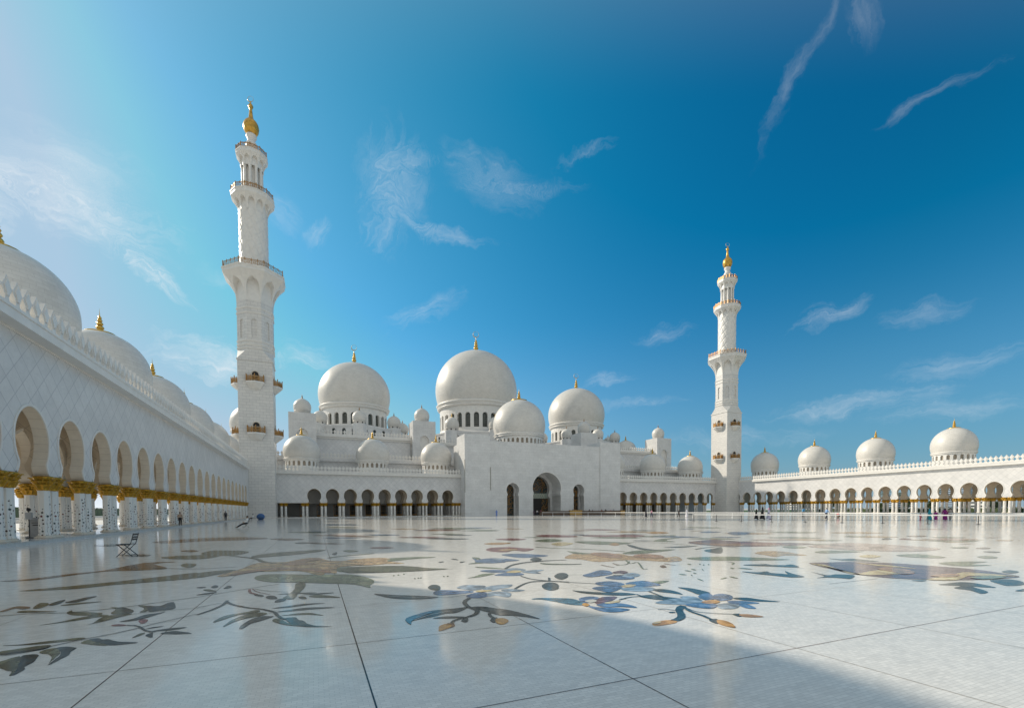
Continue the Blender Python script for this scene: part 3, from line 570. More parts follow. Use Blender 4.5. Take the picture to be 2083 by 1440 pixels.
# ------------------------------------------------------------------ ground and courtyard floor
INLAY = """P|ol|0|-3.16,6.64;-3.16,6.67;-3.15,6.7;-3.13,6.73;-3.12,6.78;-3.09,6.83;-3.07,6.84;-3.03,6.78;-2.99,6.68;-2.95,6.57;-2.91,6.48;-2.88,6.38;-2.85,6.29;-2.82,6.21;-2.8,6.15;-2.78,6.09;-2.78,6.06;-2.78,6.04;-2.79,6.04;-2.81,6.08;-2.83,6.15;-2.85,6.21;-2.87,6.23;-2.89,6.24;-2.92,6.27;-2.96,6.32;-3.02,6.39;-3.07,6.45;-3.11,6.52;-3.14,6.58
P|dk|0|-3.05,6.83;-3.05,6.86;-3.03,6.87;-3.01,6.87;-2.98,6.87;-2.95,6.86;-2.92,6.84;-2.9,6.81;-2.88,6.78;-2.87,6.73;-2.85,6.66;-2.83,6.59;-2.81,6.51;-2.81,6.45;-2.81,6.39;-2.81,6.34;-2.79,6.29;-2.77,6.26;-2.76,6.21;-2.76,6.15;-2.76,6.08;-2.77,6.05;-2.79,6.07;-2.8,6.14;-2.82,6.21;-2.84,6.27;-2.87,6.34;-2.89,6.41;-2.92,6.48;-2.94,6.55;-2.97,6.62;-3,6.7;-3.03,6.77
P|ol|0|-2.95,6.95;-2.95,6.98;-2.94,7.02;-2.93,7.04;-2.91,7.07;-2.89,7.08;-2.86,7.08;-2.82,7.04;-2.79,6.98;-2.75,6.92;-2.73,6.85;-2.7,6.79;-2.69,6.73;-2.68,6.68;-2.68,6.64;-2.67,6.6;-2.66,6.54;-2.65,6.47;-2.64,6.42;-2.63,6.36;-2.62,6.31;-2.62,6.3;-2.63,6.36;-2.66,6.47;-2.69,6.57;-2.72,6.65;-2.76,6.72;-2.79,6.77;-2.82,6.81;-2.85,6.83;-2.88,6.85;-2.91,6.88;-2.93,6.91
P|dk|0|-2.85,7.07;-2.84,7.1;-2.81,7.1;-2.77,7.1;-2.73,7.07;-2.69,7.04;-2.65,7;-2.63,6.98;-2.62,6.96;-2.62,6.92;-2.62,6.88;-2.62,6.82;-2.61,6.77;-2.6,6.74;-2.59,6.71;-2.58,6.67;-2.58,6.63;-2.58,6.58;-2.59,6.52;-2.59,6.44;-2.6,6.34;-2.61,6.3;-2.62,6.34;-2.63,6.43;-2.64,6.51;-2.65,6.57;-2.65,6.62;-2.66,6.67;-2.68,6.74;-2.71,6.82;-2.74,6.89;-2.78,6.96;-2.83,7.03
P|ol|0|-3.39,7.15;-3.36,7.18;-3.3,7.2;-3.23,7.23;-3.17,7.25;-3.11,7.27;-3.05,7.28;-3.01,7.28;-2.98,7.26;-2.96,7.24;-2.96,7.22;-2.99,7.18;-3.02,7.15;-3.06,7.11;-3.12,7.07;-3.17,7.05;-3.23,7.04;-3.29,7.03;-3.34,7.04;-3.38,7.07;-3.4,7.11
P|dk|0|-3.34,7.04;-3.3,7.05;-3.24,7.06;-3.18,7.07;-3.13,7.1;-3.07,7.12;-3.02,7.15;-2.98,7.18;-2.96,7.2;-2.95,7.21;-2.94,7.17;-2.94,7.11;-2.96,7.06;-3.01,7.03;-3.09,7.02;-3.16,7.01;-3.22,7;-3.28,6.99;-3.32,6.99;-3.34,7.01;-3.35,7.03
P|ol|0|-3.5,7.48;-3.46,7.47;-3.4,7.46;-3.33,7.45;-3.25,7.46;-3.16,7.48;-3.07,7.5;-2.97,7.51;-2.87,7.53;-2.8,7.53;-2.75,7.51;-2.72,7.47;-2.72,7.44;-2.75,7.42;-2.81,7.4;-2.88,7.39;-2.96,7.38;-3.06,7.37;-3.16,7.37;-3.25,7.39;-3.34,7.41;-3.42,7.44;-3.47,7.45;-3.5,7.47
P|ol|0|-2.68,7.23;-2.68,7.27;-2.68,7.32;-2.66,7.35;-2.65,7.36;-2.63,7.36;-2.6,7.33;-2.57,7.29;-2.53,7.23;-2.49,7.16;-2.43,7.08;-2.36,7;-2.32,6.95;-2.34,6.95;-2.4,6.98;-2.46,7.02;-2.52,7.06;-2.58,7.12;-2.63,7.16;-2.66,7.19;-2.67,7.2
P|dk|0|-2.65,7.36;-2.64,7.39;-2.61,7.4;-2.58,7.4;-2.55,7.38;-2.52,7.33;-2.5,7.3;-2.47,7.29;-2.45,7.29;-2.43,7.28;-2.41,7.26;-2.38,7.22;-2.36,7.19;-2.32,7.15;-2.29,7.11;-2.24,7.07;-2.16,7.03;-2.08,6.98;-2.03,6.95;-2.05,6.93;-2.11,6.92;-2.17,6.92;-2.21,6.92;-2.25,6.92;-2.3,6.94;-2.35,6.99;-2.4,7.05;-2.46,7.12;-2.53,7.2;-2.6,7.29
P|ol|0|-3.66,9.44;-3.7,9.55;-3.71,9.65;-3.7,9.71;-3.68,9.67;-3.65,9.59;-3.61,9.52;-3.54,9.49;-3.47,9.46;-3.39,9.42;-3.3,9.36;-3.21,9.29;-3.14,9.22;-3.12,9.17;-3.12,9.12;-3.15,9.09;-3.22,9.1;-3.33,9.13;-3.43,9.18;-3.52,9.25;-3.6,9.35
P|ol|0|-3.64,8.6;-3.63,8.62;-3.56,8.67;-3.49,8.73;-3.44,8.81;-3.37,8.91;-3.31,9;-3.26,9.05;-3.2,9.09;-3.15,9.09;-3.08,9.07;-3,9.01;-2.97,8.96;-3,8.93;-3.07,8.9;-3.15,8.87;-3.22,8.82;-3.3,8.76;-3.38,8.71;-3.49,8.66;-3.59,8.62
P|ol|0|-3.11,8.25;-3.09,8.27;-3.03,8.34;-2.99,8.43;-3,8.56;-3.02,8.73;-3.02,8.86;-3,8.93;-2.96,8.97;-2.91,8.98;-2.83,8.99;-2.73,8.98;-2.67,8.95;-2.68,8.91;-2.72,8.85;-2.77,8.78;-2.81,8.7;-2.85,8.6;-2.9,8.5;-2.98,8.4;-3.06,8.3
P|ol|0|-3,9.12;-3.03,9.23;-3.04,9.39;-3.07,9.52;-3.12,9.61;-3.18,9.68;-3.21,9.72;-3.18,9.72;-3.12,9.7;-3.07,9.65;-3.03,9.59;-2.99,9.52;-2.95,9.44;-2.91,9.36;-2.88,9.28;-2.85,9.21;-2.84,9.14;-2.83,9.08;-2.84,9.04;-2.88,9.04;-2.95,9.06
P|dk|0|-3.07,9.65;-3.05,9.66;-2.99,9.62;-2.93,9.54;-2.86,9.44;-2.78,9.31;-2.73,9.2;-2.72,9.12;-2.72,9.05;-2.74,9.01;-2.77,9;-2.81,9.01;-2.84,9.04;-2.86,9.11;-2.87,9.21;-2.9,9.31;-2.96,9.44;-3.03,9.57
P|ol|0|-2.62,9.06;-2.62,9.14;-2.62,9.25;-2.64,9.37;-2.7,9.5;-2.79,9.63;-2.83,9.73;-2.82,9.74;-2.76,9.71;-2.7,9.65;-2.65,9.57;-2.6,9.47;-2.56,9.37;-2.54,9.26;-2.53,9.14;-2.53,9.06;-2.55,9.03;-2.59,9.03
P|dk|0|-2.68,9.61;-2.63,9.6;-2.54,9.53;-2.47,9.51;-2.44,9.58;-2.43,9.69;-2.42,9.77;-2.39,9.81;-2.36,9.83;-2.33,9.78;-2.28,9.62;-2.22,9.4;-2.18,9.24;-2.18,9.16;-2.19,9.11;-2.22,9.08;-2.26,9.07;-2.31,9.07;-2.35,9.06;-2.39,9.04;-2.43,9.01;-2.46,9.01;-2.5,9.06;-2.53,9.15;-2.57,9.24;-2.61,9.37;-2.66,9.51
P|dk|0|-2.67,8.38;-2.65,8.42;-2.6,8.47;-2.55,8.53;-2.52,8.62;-2.5,8.72;-2.47,8.79;-2.42,8.83;-2.37,8.83;-2.32,8.84;-2.28,8.88;-2.25,8.92;-2.24,8.92;-2.25,8.86;-2.29,8.75;-2.33,8.65;-2.37,8.55;-2.42,8.46;-2.47,8.39;-2.54,8.37;-2.63,8.37
P|ol|0|-4.47,9.93;-4.47,9.97;-4.46,10.01;-4.42,10.02;-4.34,9.99;-4.24,9.92;-4.14,9.85;-4.03,9.79;-3.92,9.73;-3.87,9.69;-3.92,9.69;-4.02,9.72;-4.12,9.75;-4.21,9.77;-4.29,9.8;-4.36,9.83;-4.41,9.86;-4.45,9.89
P|br|0|-4.75,10.06;-4.76,10.11;-4.76,10.2;-4.76,10.29;-4.76,10.38;-4.76,10.47;-4.74,10.53;-4.69,10.52;-4.61,10.47;-4.55,10.42;-4.5,10.36;-4.46,10.3;-4.44,10.25;-4.44,10.21;-4.47,10.18;-4.5,10.17;-4.55,10.21;-4.61,10.28;-4.66,10.31;-4.67,10.24;-4.67,10.14;-4.68,10.06;-4.7,10.04;-4.73,10.03
P|ol|0|-4.37,10.16;-4.43,10.32;-4.49,10.56;-4.52,10.73;-4.48,10.75;-4.41,10.7;-4.35,10.61;-4.3,10.48;-4.27,10.33;-4.27,10.21;-4.29,10.15;-4.33,10.12
P|dk|0|-4.31,10.51;-4.32,10.61;-4.32,10.72;-4.32,10.81;-4.31,10.9;-4.29,10.96;-4.26,10.96;-4.23,10.87;-4.2,10.73;-4.18,10.6;-4.17,10.49;-4.18,10.4;-4.2,10.35;-4.23,10.37;-4.28,10.43
P|dk|0|-4.13,10.6;-4.14,10.65;-4.11,10.73;-4.09,10.81;-4.06,10.91;-4.03,11.02;-3.99,11.11;-3.94,11.16;-3.89,11.17;-3.86,11.14;-3.86,11.05;-3.88,10.92;-3.9,10.8;-3.91,10.7;-3.93,10.6;-3.96,10.54;-4.02,10.53;-4.09,10.56
P|ol|0|-4.08,10.31;-4.05,10.36;-3.99,10.42;-3.9,10.47;-3.78,10.47;-3.63,10.46;-3.55,10.43;-3.58,10.4;-3.68,10.37;-3.77,10.34;-3.83,10.31;-3.89,10.28;-3.94,10.26;-4,10.27;-4.05,10.28
P|rd|0|-2.69,8.16;-2.68,8.19;-2.65,8.21;-2.62,8.21;-2.57,8.18;-2.52,8.13;-2.49,8.09;-2.48,8.07;-2.5,8.06;-2.52,8.05;-2.55,8.06;-2.59,8.08;-2.63,8.1;-2.66,8.12;-2.68,8.14
P|rd|0|-2.43,8.34;-2.43,8.39;-2.43,8.43;-2.41,8.45;-2.39,8.44;-2.35,8.41;-2.32,8.36;-2.3,8.29;-2.29,8.2;-2.29,8.14;-2.3,8.11;-2.32,8.11;-2.34,8.13;-2.37,8.19;-2.4,8.27
P|ol|0|-2.17,7.22;-2.18,7.27;-2.17,7.35;-2.17,7.42;-2.15,7.46;-2.12,7.48;-2.11,7.48;-2.1,7.44;-2.1,7.39;-2.11,7.34;-2.13,7.29;-2.16,7.24
P|dk|0|-2.06,7.32;-2.06,7.35;-2.05,7.39;-2.03,7.42;-2.03,7.44;-2.02,7.45;-2.01,7.43;-1.99,7.35;-1.96,7.23;-1.94,7.16;-1.96,7.15;-1.99,7.18;-2.01,7.22;-2.03,7.25;-2.05,7.28
P|dk|0|-1.91,7.33;-1.9,7.37;-1.85,7.41;-1.8,7.42;-1.75,7.4;-1.69,7.35;-1.64,7.3;-1.58,7.25;-1.54,7.19;-1.52,7.15;-1.56,7.16;-1.63,7.18;-1.71,7.21;-1.78,7.25;-1.87,7.29
P|dk|0|-2.17,7.71;-2.16,7.73;-2.13,7.77;-2.1,7.8;-2.06,7.8;-2.01,7.8;-1.98,7.79;-2,7.77;-2.04,7.75;-2.08,7.73;-2.12,7.71;-2.15,7.7
P|dk|0|-2.06,7.54;-2.02,7.56;-1.96,7.59;-1.89,7.61;-1.81,7.61;-1.71,7.6;-1.66,7.58;-1.68,7.55;-1.73,7.51;-1.79,7.49;-1.85,7.48;-1.9,7.48;-1.95,7.49;-2,7.5;-2.04,7.52
S|dk|0.025|-3.3,6.96;-3.26,6.96;-3.22,6.95;-3.16,6.95;-3.12,6.96;-3.07,7;-3.04,7.05;-2.99,7.11;-2.95,7.16;-2.9,7.22;-2.85,7.28;-2.79,7.34;-2.73,7.39;-2.67,7.44;-2.6,7.49;-2.53,7.54;-2.46,7.59;-2.41,7.65;-2.35,7.71;-2.3,7.77;-2.27,7.81
S|dk|0.02|-2.27,7.81;-2.25,7.84;-2.22,7.89;-2.19,7.95;-2.15,8;-2.12,8.05;-2.08,8.09;-2.03,8.15;-1.98,8.2;-1.92,8.27;-1.85,8.36;-1.78,8.44;-1.74,8.49
S|dk|0.03|-2.49,8.07;-2.47,8.06;-2.43,8.03;-2.38,8.01;-2.35,7.97;-2.32,7.94;-2.29,7.9;-2.27,7.85;-2.24,7.8;-2.21,7.74;-2.18,7.68;-2.15,7.62;-2.12,7.57;-2.08,7.53;-2.05,7.49;-2.01,7.47;-1.99,7.45
S|ol|0.03|-4.55,9.65;-4.49,9.65;-4.4,9.66;-4.29,9.66;-4.18,9.65;-4.07,9.62;-3.95,9.58;-3.83,9.53;-3.7,9.51;-3.57,9.51;-3.43,9.52;-3.3,9.55;-3.18,9.57;-3.08,9.6;-3,9.64;-2.93,9.68;-2.84,9.73;-2.73,9.79;-2.61,9.86;-2.49,9.94;-2.38,10.01;-2.29,10.06;-2.2,10.11;-2.13,10.15;-2.07,10.18
S|ol|0.02|-2.66,8.92;-2.62,8.93;-2.57,8.94;-2.5,8.95;-2.41,8.96;-2.28,8.98;-2.12,9;-1.96,9.02;-1.84,9.04
P|ol|0|-5.63,12.59;-5.52,12.69;-5.23,12.82;-4.92,12.96;-4.67,13.09;-4.41,13.24;-4.16,13.39;-3.94,13.55;-3.72,13.73;-3.5,13.89;-3.28,14.1;-3.07,14.3;-2.89,14.32;-2.74,14.02;-2.64,13.56;-2.67,13.2;-2.86,13.03;-3.16,12.94;-3.44,12.87;-3.68,12.82;-3.92,12.79;-4.14,12.73;-4.33,12.62;-4.51,12.5;-4.73,12.43;-5.06,12.45;-5.44,12.51
P|br|0|-6.86,14.6;-6.79,14.65;-6.59,14.71;-6.4,14.82;-6.24,15.04;-6.08,15.32;-5.91,15.58;-5.74,15.71;-5.58,15.8;-5.42,16.02;-5.31,16.55;-5.19,17.29;-5.02,17.86;-4.71,17.99;-4.34,17.88;-4.14,17.73;-4.25,17.67;-4.51,17.59;-4.63,17.35;-4.39,16.83;-4.04,16.19;-3.87,15.74;-4.02,15.59;-4.33,15.6;-4.63,15.63;-4.87,15.68;-5.11,15.77;-5.33,15.74;-5.53,15.52;-5.71,15.21;-5.87,14.95;-6,14.75;-6.11,14.58;-6.25,14.48;-6.48,14.48;-6.73,14.54
P|ol|0|-3.78,16.64;-3.79,16.85;-3.76,17.03;-3.7,17.1;-3.59,17.01;-3.45,16.81;-3.35,16.57;-3.31,16.24;-3.3,15.89;-3.32,15.67;-3.37,15.67;-3.45,15.8;-3.53,15.96;-3.62,16.16;-3.72,16.41
P|br|0|-5.11,22.55;-5.1,22.71;-5.01,22.82;-4.9,22.86;-4.77,22.81;-4.64,22.68;-4.54,22.51;-4.49,22.26;-4.49,21.97;-4.54,21.84;-4.72,21.99;-4.96,22.29
P|dk|0|-6.69,21.67;-6.62,21.77;-6.46,21.76;-6.28,21.69;-6.09,21.57;-5.89,21.39;-5.73,21.19;-5.66,20.94;-5.63,20.67;-5.68,20.52;-5.81,20.52;-6.01,20.62;-6.2,20.79;-6.4,21.06;-6.59,21.41
P|ol|0|-1.39,7.75;-1.39,7.84;-1.36,8;-1.32,8.14;-1.25,8.22;-1.16,8.26;-1.08,8.3;-1.01,8.35;-0.96,8.4;-0.92,8.43;-0.88,8.41;-0.85,8.36;-0.84,8.32;-0.85,8.27;-0.87,8.23;-0.92,8.19;-0.98,8.18;-1.06,8.18;-1.13,8.16;-1.18,8.09;-1.22,8.01;-1.26,7.93;-1.31,7.84;-1.36,7.76
P|ol|0|-1.21,7.38;-1.21,7.46;-1.19,7.61;-1.17,7.76;-1.13,7.89;-1.08,8.01;-1.03,8.11;-0.97,8.16;-0.9,8.19;-0.84,8.19;-0.79,8.16;-0.74,8.12;-0.72,8.06;-0.73,8.01;-0.76,7.96;-0.81,7.91;-0.88,7.88;-0.95,7.85;-1.02,7.81;-1.06,7.76;-1.1,7.69;-1.13,7.62;-1.16,7.52;-1.19,7.42
P|dk|0|-0.99,7.2;-0.99,7.31;-0.97,7.46;-0.94,7.6;-0.91,7.71;-0.86,7.81;-0.81,7.87;-0.76,7.89;-0.7,7.86;-0.66,7.84;-0.63,7.83;-0.61,7.81;-0.61,7.78;-0.64,7.73;-0.69,7.66;-0.74,7.59;-0.78,7.54;-0.84,7.48;-0.88,7.42;-0.9,7.34;-0.92,7.24;-0.94,7.18;-0.96,7.15;-0.98,7.16
P|ol|0|-0.6,7.47;-0.61,7.53;-0.6,7.59;-0.58,7.62;-0.57,7.63;-0.54,7.61;-0.51,7.56;-0.47,7.48;-0.43,7.36;-0.39,7.25;-0.31,7.14;-0.23,7.03;-0.19,6.97;-0.21,6.97;-0.27,7.01;-0.33,7.06;-0.39,7.12;-0.45,7.19;-0.5,7.27;-0.54,7.34;-0.58,7.41
P|dk|0|-0.45,7.55;-0.44,7.6;-0.41,7.61;-0.38,7.61;-0.35,7.61;-0.32,7.6;-0.29,7.57;-0.28,7.52;-0.27,7.46;-0.26,7.4;-0.24,7.36;-0.2,7.32;-0.18,7.27;-0.16,7.21;-0.15,7.14;-0.13,7.07;-0.09,7.01;-0.06,6.95;-0.01,6.89;0.07,6.84;0.16,6.79;0.2,6.77;0.16,6.77;0.08,6.8;-0.01,6.83;-0.07,6.86;-0.13,6.89;-0.19,6.94;-0.24,7;-0.29,7.08;-0.34,7.17;-0.38,7.3;-0.42,7.44
P|dk|0|-0.7,8.45;-0.66,8.47;-0.57,8.51;-0.48,8.54;-0.39,8.58;-0.3,8.62;-0.2,8.64;-0.07,8.62;0.07,8.57;0.14,8.54;0.1,8.53;-0.01,8.54;-0.12,8.53;-0.21,8.5;-0.3,8.46;-0.39,8.44;-0.51,8.43;-0.63,8.44
P|dk|0|-0.6,8.13;-0.57,8.16;-0.48,8.2;-0.39,8.23;-0.31,8.26;-0.22,8.28;-0.11,8.28;0.04,8.22;0.2,8.15;0.28,8.09;0.22,8.08;0.08,8.1;-0.06,8.11;-0.16,8.11;-0.26,8.09;-0.35,8.09;-0.45,8.1;-0.55,8.11
P|ol|0|-0.51,7.82;-0.49,7.84;-0.43,7.85;-0.37,7.87;-0.3,7.88;-0.23,7.88;-0.16,7.87;-0.11,7.84;-0.07,7.8;-0.03,7.74;0.02,7.67;0.08,7.58;0.09,7.54;0.05,7.57;-0.03,7.64;-0.11,7.7;-0.18,7.73;-0.26,7.75;-0.34,7.77;-0.41,7.79;-0.48,7.8
S|dk|0.05|-1.49,9.48;-1.46,9.41;-1.43,9.32;-1.39,9.22;-1.34,9.12;-1.29,9.03;-1.23,8.94;-1.17,8.85;-1.11,8.76;-1.04,8.67;-0.96,8.59;-0.88,8.51;-0.81,8.43;-0.76,8.35;-0.71,8.28;-0.67,8.21;-0.63,8.13;-0.6,8.03;-0.58,7.93;-0.56,7.83;-0.53,7.75;-0.51,7.67;-0.48,7.6;-0.45,7.55;-0.43,7.51
S|dk|0.05|-1.72,8.43;-1.7,8.47;-1.67,8.53;-1.64,8.61;-1.6,8.69;-1.57,8.79;-1.54,8.9;-1.51,9.02;-1.49,9.14;-1.48,9.25;-1.48,9.37;-1.48,9.48;-1.48,9.56
S|dk|0.02|-1.85,9.04;-1.82,9.07;-1.77,9.12;-1.72,9.18;-1.67,9.22;-1.63,9.26;-1.58,9.3;-1.53,9.33;-1.5,9.35
S|dk|0.025|-2.07,10.17;-2.01,10.22;-1.91,10.31;-1.8,10.4;-1.69,10.5;-1.59,10.59;-1.49,10.68;-1.38,10.77;-1.27,10.87;-1.14,10.98;-0.98,11.09;-0.84,11.2;-0.74,11.28
S|rd|0.05|-1.27,10.75;-1.26,10.67;-1.25,10.55;-1.23,10.43;-1.21,10.32;-1.17,10.22;-1.12,10.13;-1.08,10.04;-1.05,9.98
S|rd|0.02|-1.23,10.79;-1.2,10.7;-1.17,10.58;-1.13,10.44;-1.08,10.32;-1.02,10.19;-0.94,10.07;-0.87,9.95;-0.82,9.88
S|ol|0.02|-1.19,10.77;-1.14,10.69;-1.07,10.57;-0.98,10.45;-0.89,10.34;-0.8,10.25;-0.69,10.17;-0.59,10.1;-0.52,10.05
P|dk|0|-1.11,9.96;-1.09,9.98;-1.05,10;-1.02,9.99;-0.98,9.95;-0.95,9.88;-0.93,9.82;-0.92,9.77;-0.93,9.73;-0.95,9.71;-0.97,9.73;-1,9.78;-1.03,9.82;-1.06,9.87;-1.09,9.92
P|dk|0|-0.88,9.61;-0.88,9.68;-0.86,9.74;-0.83,9.78;-0.8,9.77;-0.77,9.74;-0.73,9.68;-0.7,9.58;-0.67,9.45;-0.67,9.36;-0.69,9.34;-0.74,9.35;-0.79,9.39;-0.83,9.45;-0.86,9.53
P|dk|0|-0.69,9.04;-0.69,9.12;-0.67,9.23;-0.65,9.31;-0.62,9.33;-0.58,9.33;-0.55,9.3;-0.52,9.26;-0.51,9.2;-0.51,9.15;-0.53,9.09;-0.56,9.03;-0.6,9;-0.63,8.99;-0.67,9
P|ol|0|-0.42,11.17;-0.36,11.25;-0.29,11.23;-0.23,11.12;-0.22,10.91;-0.22,10.63;-0.24,10.37;-0.27,10.16;-0.3,9.95;-0.34,9.75;-0.35,9.53;-0.37,9.31;-0.39,9.18;-0.45,9.19;-0.53,9.27;-0.58,9.37;-0.57,9.46;-0.54,9.58;-0.51,9.73;-0.48,9.9;-0.45,10.11;-0.42,10.34;-0.42,10.63;-0.43,10.94
P|dk|0|-0.32,9.39;-0.31,9.43;-0.27,9.44;-0.23,9.42;-0.2,9.35;-0.18,9.25;-0.17,9.17;-0.18,9.13;-0.21,9.12;-0.24,9.13;-0.28,9.2;-0.31,9.31
P|ol|0|-0.14,9.37;-0.12,9.42;-0.06,9.46;-0,9.47;0.07,9.43;0.14,9.36;0.22,9.28;0.3,9.17;0.38,9.05;0.41,8.97;0.35,8.99;0.25,9.04;0.15,9.1;0.08,9.13;0.02,9.16;-0.03,9.2;-0.08,9.26;-0.13,9.32
P|dk|0|-0.72,9.88;-0.67,9.89;-0.53,9.89;-0.39,9.88;-0.24,9.84;-0.09,9.79;0,9.75;-0.02,9.72;-0.11,9.71;-0.22,9.72;-0.4,9.76;-0.6,9.83
P|dk|0|-0.27,9.59;-0.23,9.62;-0.12,9.63;0,9.64;0.13,9.63;0.26,9.61;0.32,9.58;0.28,9.55;0.18,9.52;0.06,9.51;-0.06,9.53;-0.2,9.56
P|dk|0|-2.07,11.43;-2.07,11.52;-2.05,11.62;-2.03,11.67;-1.99,11.62;-1.95,11.52;-1.93,11.43;-1.93,11.36;-1.95,11.29;-1.97,11.26;-2.01,11.29;-2.04,11.36
P|dk|0|-1.79,11.12;-1.79,11.24;-1.78,11.41;-1.77,11.51;-1.73,11.47;-1.69,11.37;-1.66,11.27;-1.66,11.2;-1.68,11.12;-1.7,11.07;-1.73,11.06;-1.77,11.07
P|dk|0|-2.35,11.48;-2.33,11.51;-2.29,11.55;-2.25,11.56;-2.21,11.54;-2.18,11.51;-2.16,11.48;-2.16,11.44;-2.19,11.4;-2.22,11.38;-2.27,11.4;-2.32,11.44
P|ol|0|-2.15,11.11;-2.14,11.14;-2.09,11.15;-2.04,11.12;-1.98,11.02;-1.9,10.89;-1.86,10.8;-1.88,10.78;-1.94,10.8;-1.99,10.84;-2.05,10.92;-2.12,11.03
P|dk|0|-2.14,10.45;-2.12,10.5;-2.05,10.58;-1.99,10.64;-1.92,10.66;-1.85,10.66;-1.81,10.64;-1.84,10.59;-1.89,10.52;-1.95,10.46;-2.03,10.44;-2.1,10.43
P|gn|0|-1.38,12.64;-1.38,12.8;-1.34,12.95;-1.28,13.06;-1.19,13.11;-1.07,13.11;-0.92,13.06;-0.73,12.96;-0.51,12.81;-0.28,12.66;-0.03,12.56;0.24,12.46;0.47,12.35;0.63,12.26;0.76,12.16;0.87,12.01;0.98,11.8;1.08,11.54;1.14,11.3;1.19,11.07;1.21,10.86;1.2,10.67;1.16,10.49;1.1,10.33;1.05,10.2;1.04,10.04;1.04,9.91;1.01,9.87;0.95,10.01;0.87,10.25;0.76,10.47;0.63,10.6;0.48,10.7;0.3,10.82;0.06,11;-0.2,11.19;-0.44,11.36;-0.64,11.47;-0.82,11.56;-0.97,11.67;-1.09,11.82;-1.19,11.99;-1.27,12.15;-1.33,12.32;-1.37,12.48
P|tn|1|-2.28,13.37;-2.23,13.62;-2.13,13.95;-2.04,14.28;-1.97,14.59;-1.9,14.88;-1.85,15.17;-1.83,15.43;-1.82,15.66;-1.79,15.87;-1.72,16.04;-1.62,16.17;-1.49,16.25;-1.3,16.19;-1.07,16.08;-0.87,16.08;-0.7,16.33;-0.53,16.73;-0.37,17.02;-0.21,17.12;-0.06,17.1;0.08,16.96;0.19,16.63;0.28,16.2;0.39,15.87;0.55,15.7;0.74,15.62;0.98,15.58;1.34,15.63;1.77,15.73;2.06,15.63;2.12,15.14;2.04,14.5;1.85,14.05;1.47,13.97;0.99,14.04;0.63,13.94;0.51,13.48;0.5,12.92;0.48,12.57;0.41,12.58;0.32,12.77;0.25,12.87;0.2,12.67;0.16,12.4;0.09,12.31;-0.04,12.59;-0.21,13.08;-0.41,13.48;-0.62,13.63;-0.84,13.67;-1.05,13.7;-1.25,13.78;-1.44,13.87;-1.61,13.87;-1.74,13.74;-1.83,13.54;-1.91,13.37;-1.98,13.25;-2.05,13.16;-2.1,13.12;-2.18,13.14;-2.25,13.23
P|tb|2|-2.04,13.35;-2.01,13.52;-1.94,13.75;-1.83,13.98;-1.67,14.2;-1.47,14.4;-1.24,14.53;-1.02,14.54;-0.79,14.46;-0.55,14.29;-0.25,14.02;0.05,13.68;0.26,13.36;0.35,13.05;0.36,12.77;0.31,12.65;0.2,12.79;0.02,13.09;-0.19,13.37;-0.43,13.62;-0.71,13.84;-0.98,13.97;-1.21,13.94;-1.42,13.81;-1.59,13.67;-1.72,13.53;-1.82,13.37;-1.9,13.27;-1.97,13.25;-2.03,13.27
P|tb|2|-0.93,15.44;-0.82,15.79;-0.62,16.22;-0.42,16.57;-0.25,16.76;-0.1,16.84;0.02,16.82;0.12,16.7;0.17,16.5;0.16,16.29;-0,16.09;-0.22,15.89;-0.34,15.67;-0.25,15.42;-0.07,15.16;-0.01,14.98;-0.19,14.91;-0.48,14.91;-0.72,14.96;-0.85,15.06;-0.93,15.22
P|ol|2|0.64,13.27;0.72,13.47;0.87,13.63;1.1,13.71;1.46,13.68;1.9,13.56;2.3,13.34;2.61,12.96;2.86,12.51;3.06,12.18;3.31,12.07;3.53,12.06;3.53,12.06;3.16,12.04;2.58,12.04;2.08,12.07;1.73,12.13;1.45,12.22;1.2,12.3;1,12.36;0.85,12.42;0.74,12.53;0.66,12.75;0.62,13.03
P|ol|0|-2.86,14.1;-2.8,14.3;-2.68,14.44;-2.53,14.53;-2.35,14.58;-2.14,14.57;-2.02,14.48;-2.05,14.26;-2.17,13.96;-2.29,13.7;-2.42,13.46;-2.56,13.25;-2.68,13.2;-2.77,13.4;-2.84,13.77
P|ol|0|-2.1,18.4;-2.08,18.62;-2,18.9;-1.87,19.18;-1.67,19.47;-1.4,19.77;-1.07,19.98;-0.61,20.08;-0.09,20.07;0.23,19.97;0.22,19.75;0.01,19.44;-0.26,19.14;-0.58,18.84;-0.96,18.55;-1.27,18.33;-1.5,18.19;-1.67,18.11;-1.82,18.08;-1.95,18.13;-2.05,18.24
S|ol|0.14|-2.83,19.12;-2.76,19.05;-2.66,18.94;-2.55,18.81;-2.43,18.64;-2.3,18.42;-2.15,18.18;-2.01,17.91;-1.88,17.63;-1.77,17.31;-1.68,16.97;-1.59,16.65;-1.5,16.39;-1.39,16.19;-1.28,16.01;-1.17,15.88;-1.1,15.79
P|br|0|-3.96,20.45;-4.03,20.83;-4.06,21.35;-4.02,21.73;-3.89,21.84;-3.69,21.78;-3.45,21.66;-3.11,21.5;-2.73,21.27;-2.49,21.02;-2.45,20.72;-2.53,20.41;-2.69,20.19;-2.93,20.14;-3.25,20.17;-3.51,20.22;-3.7,20.25;-3.85,20.29
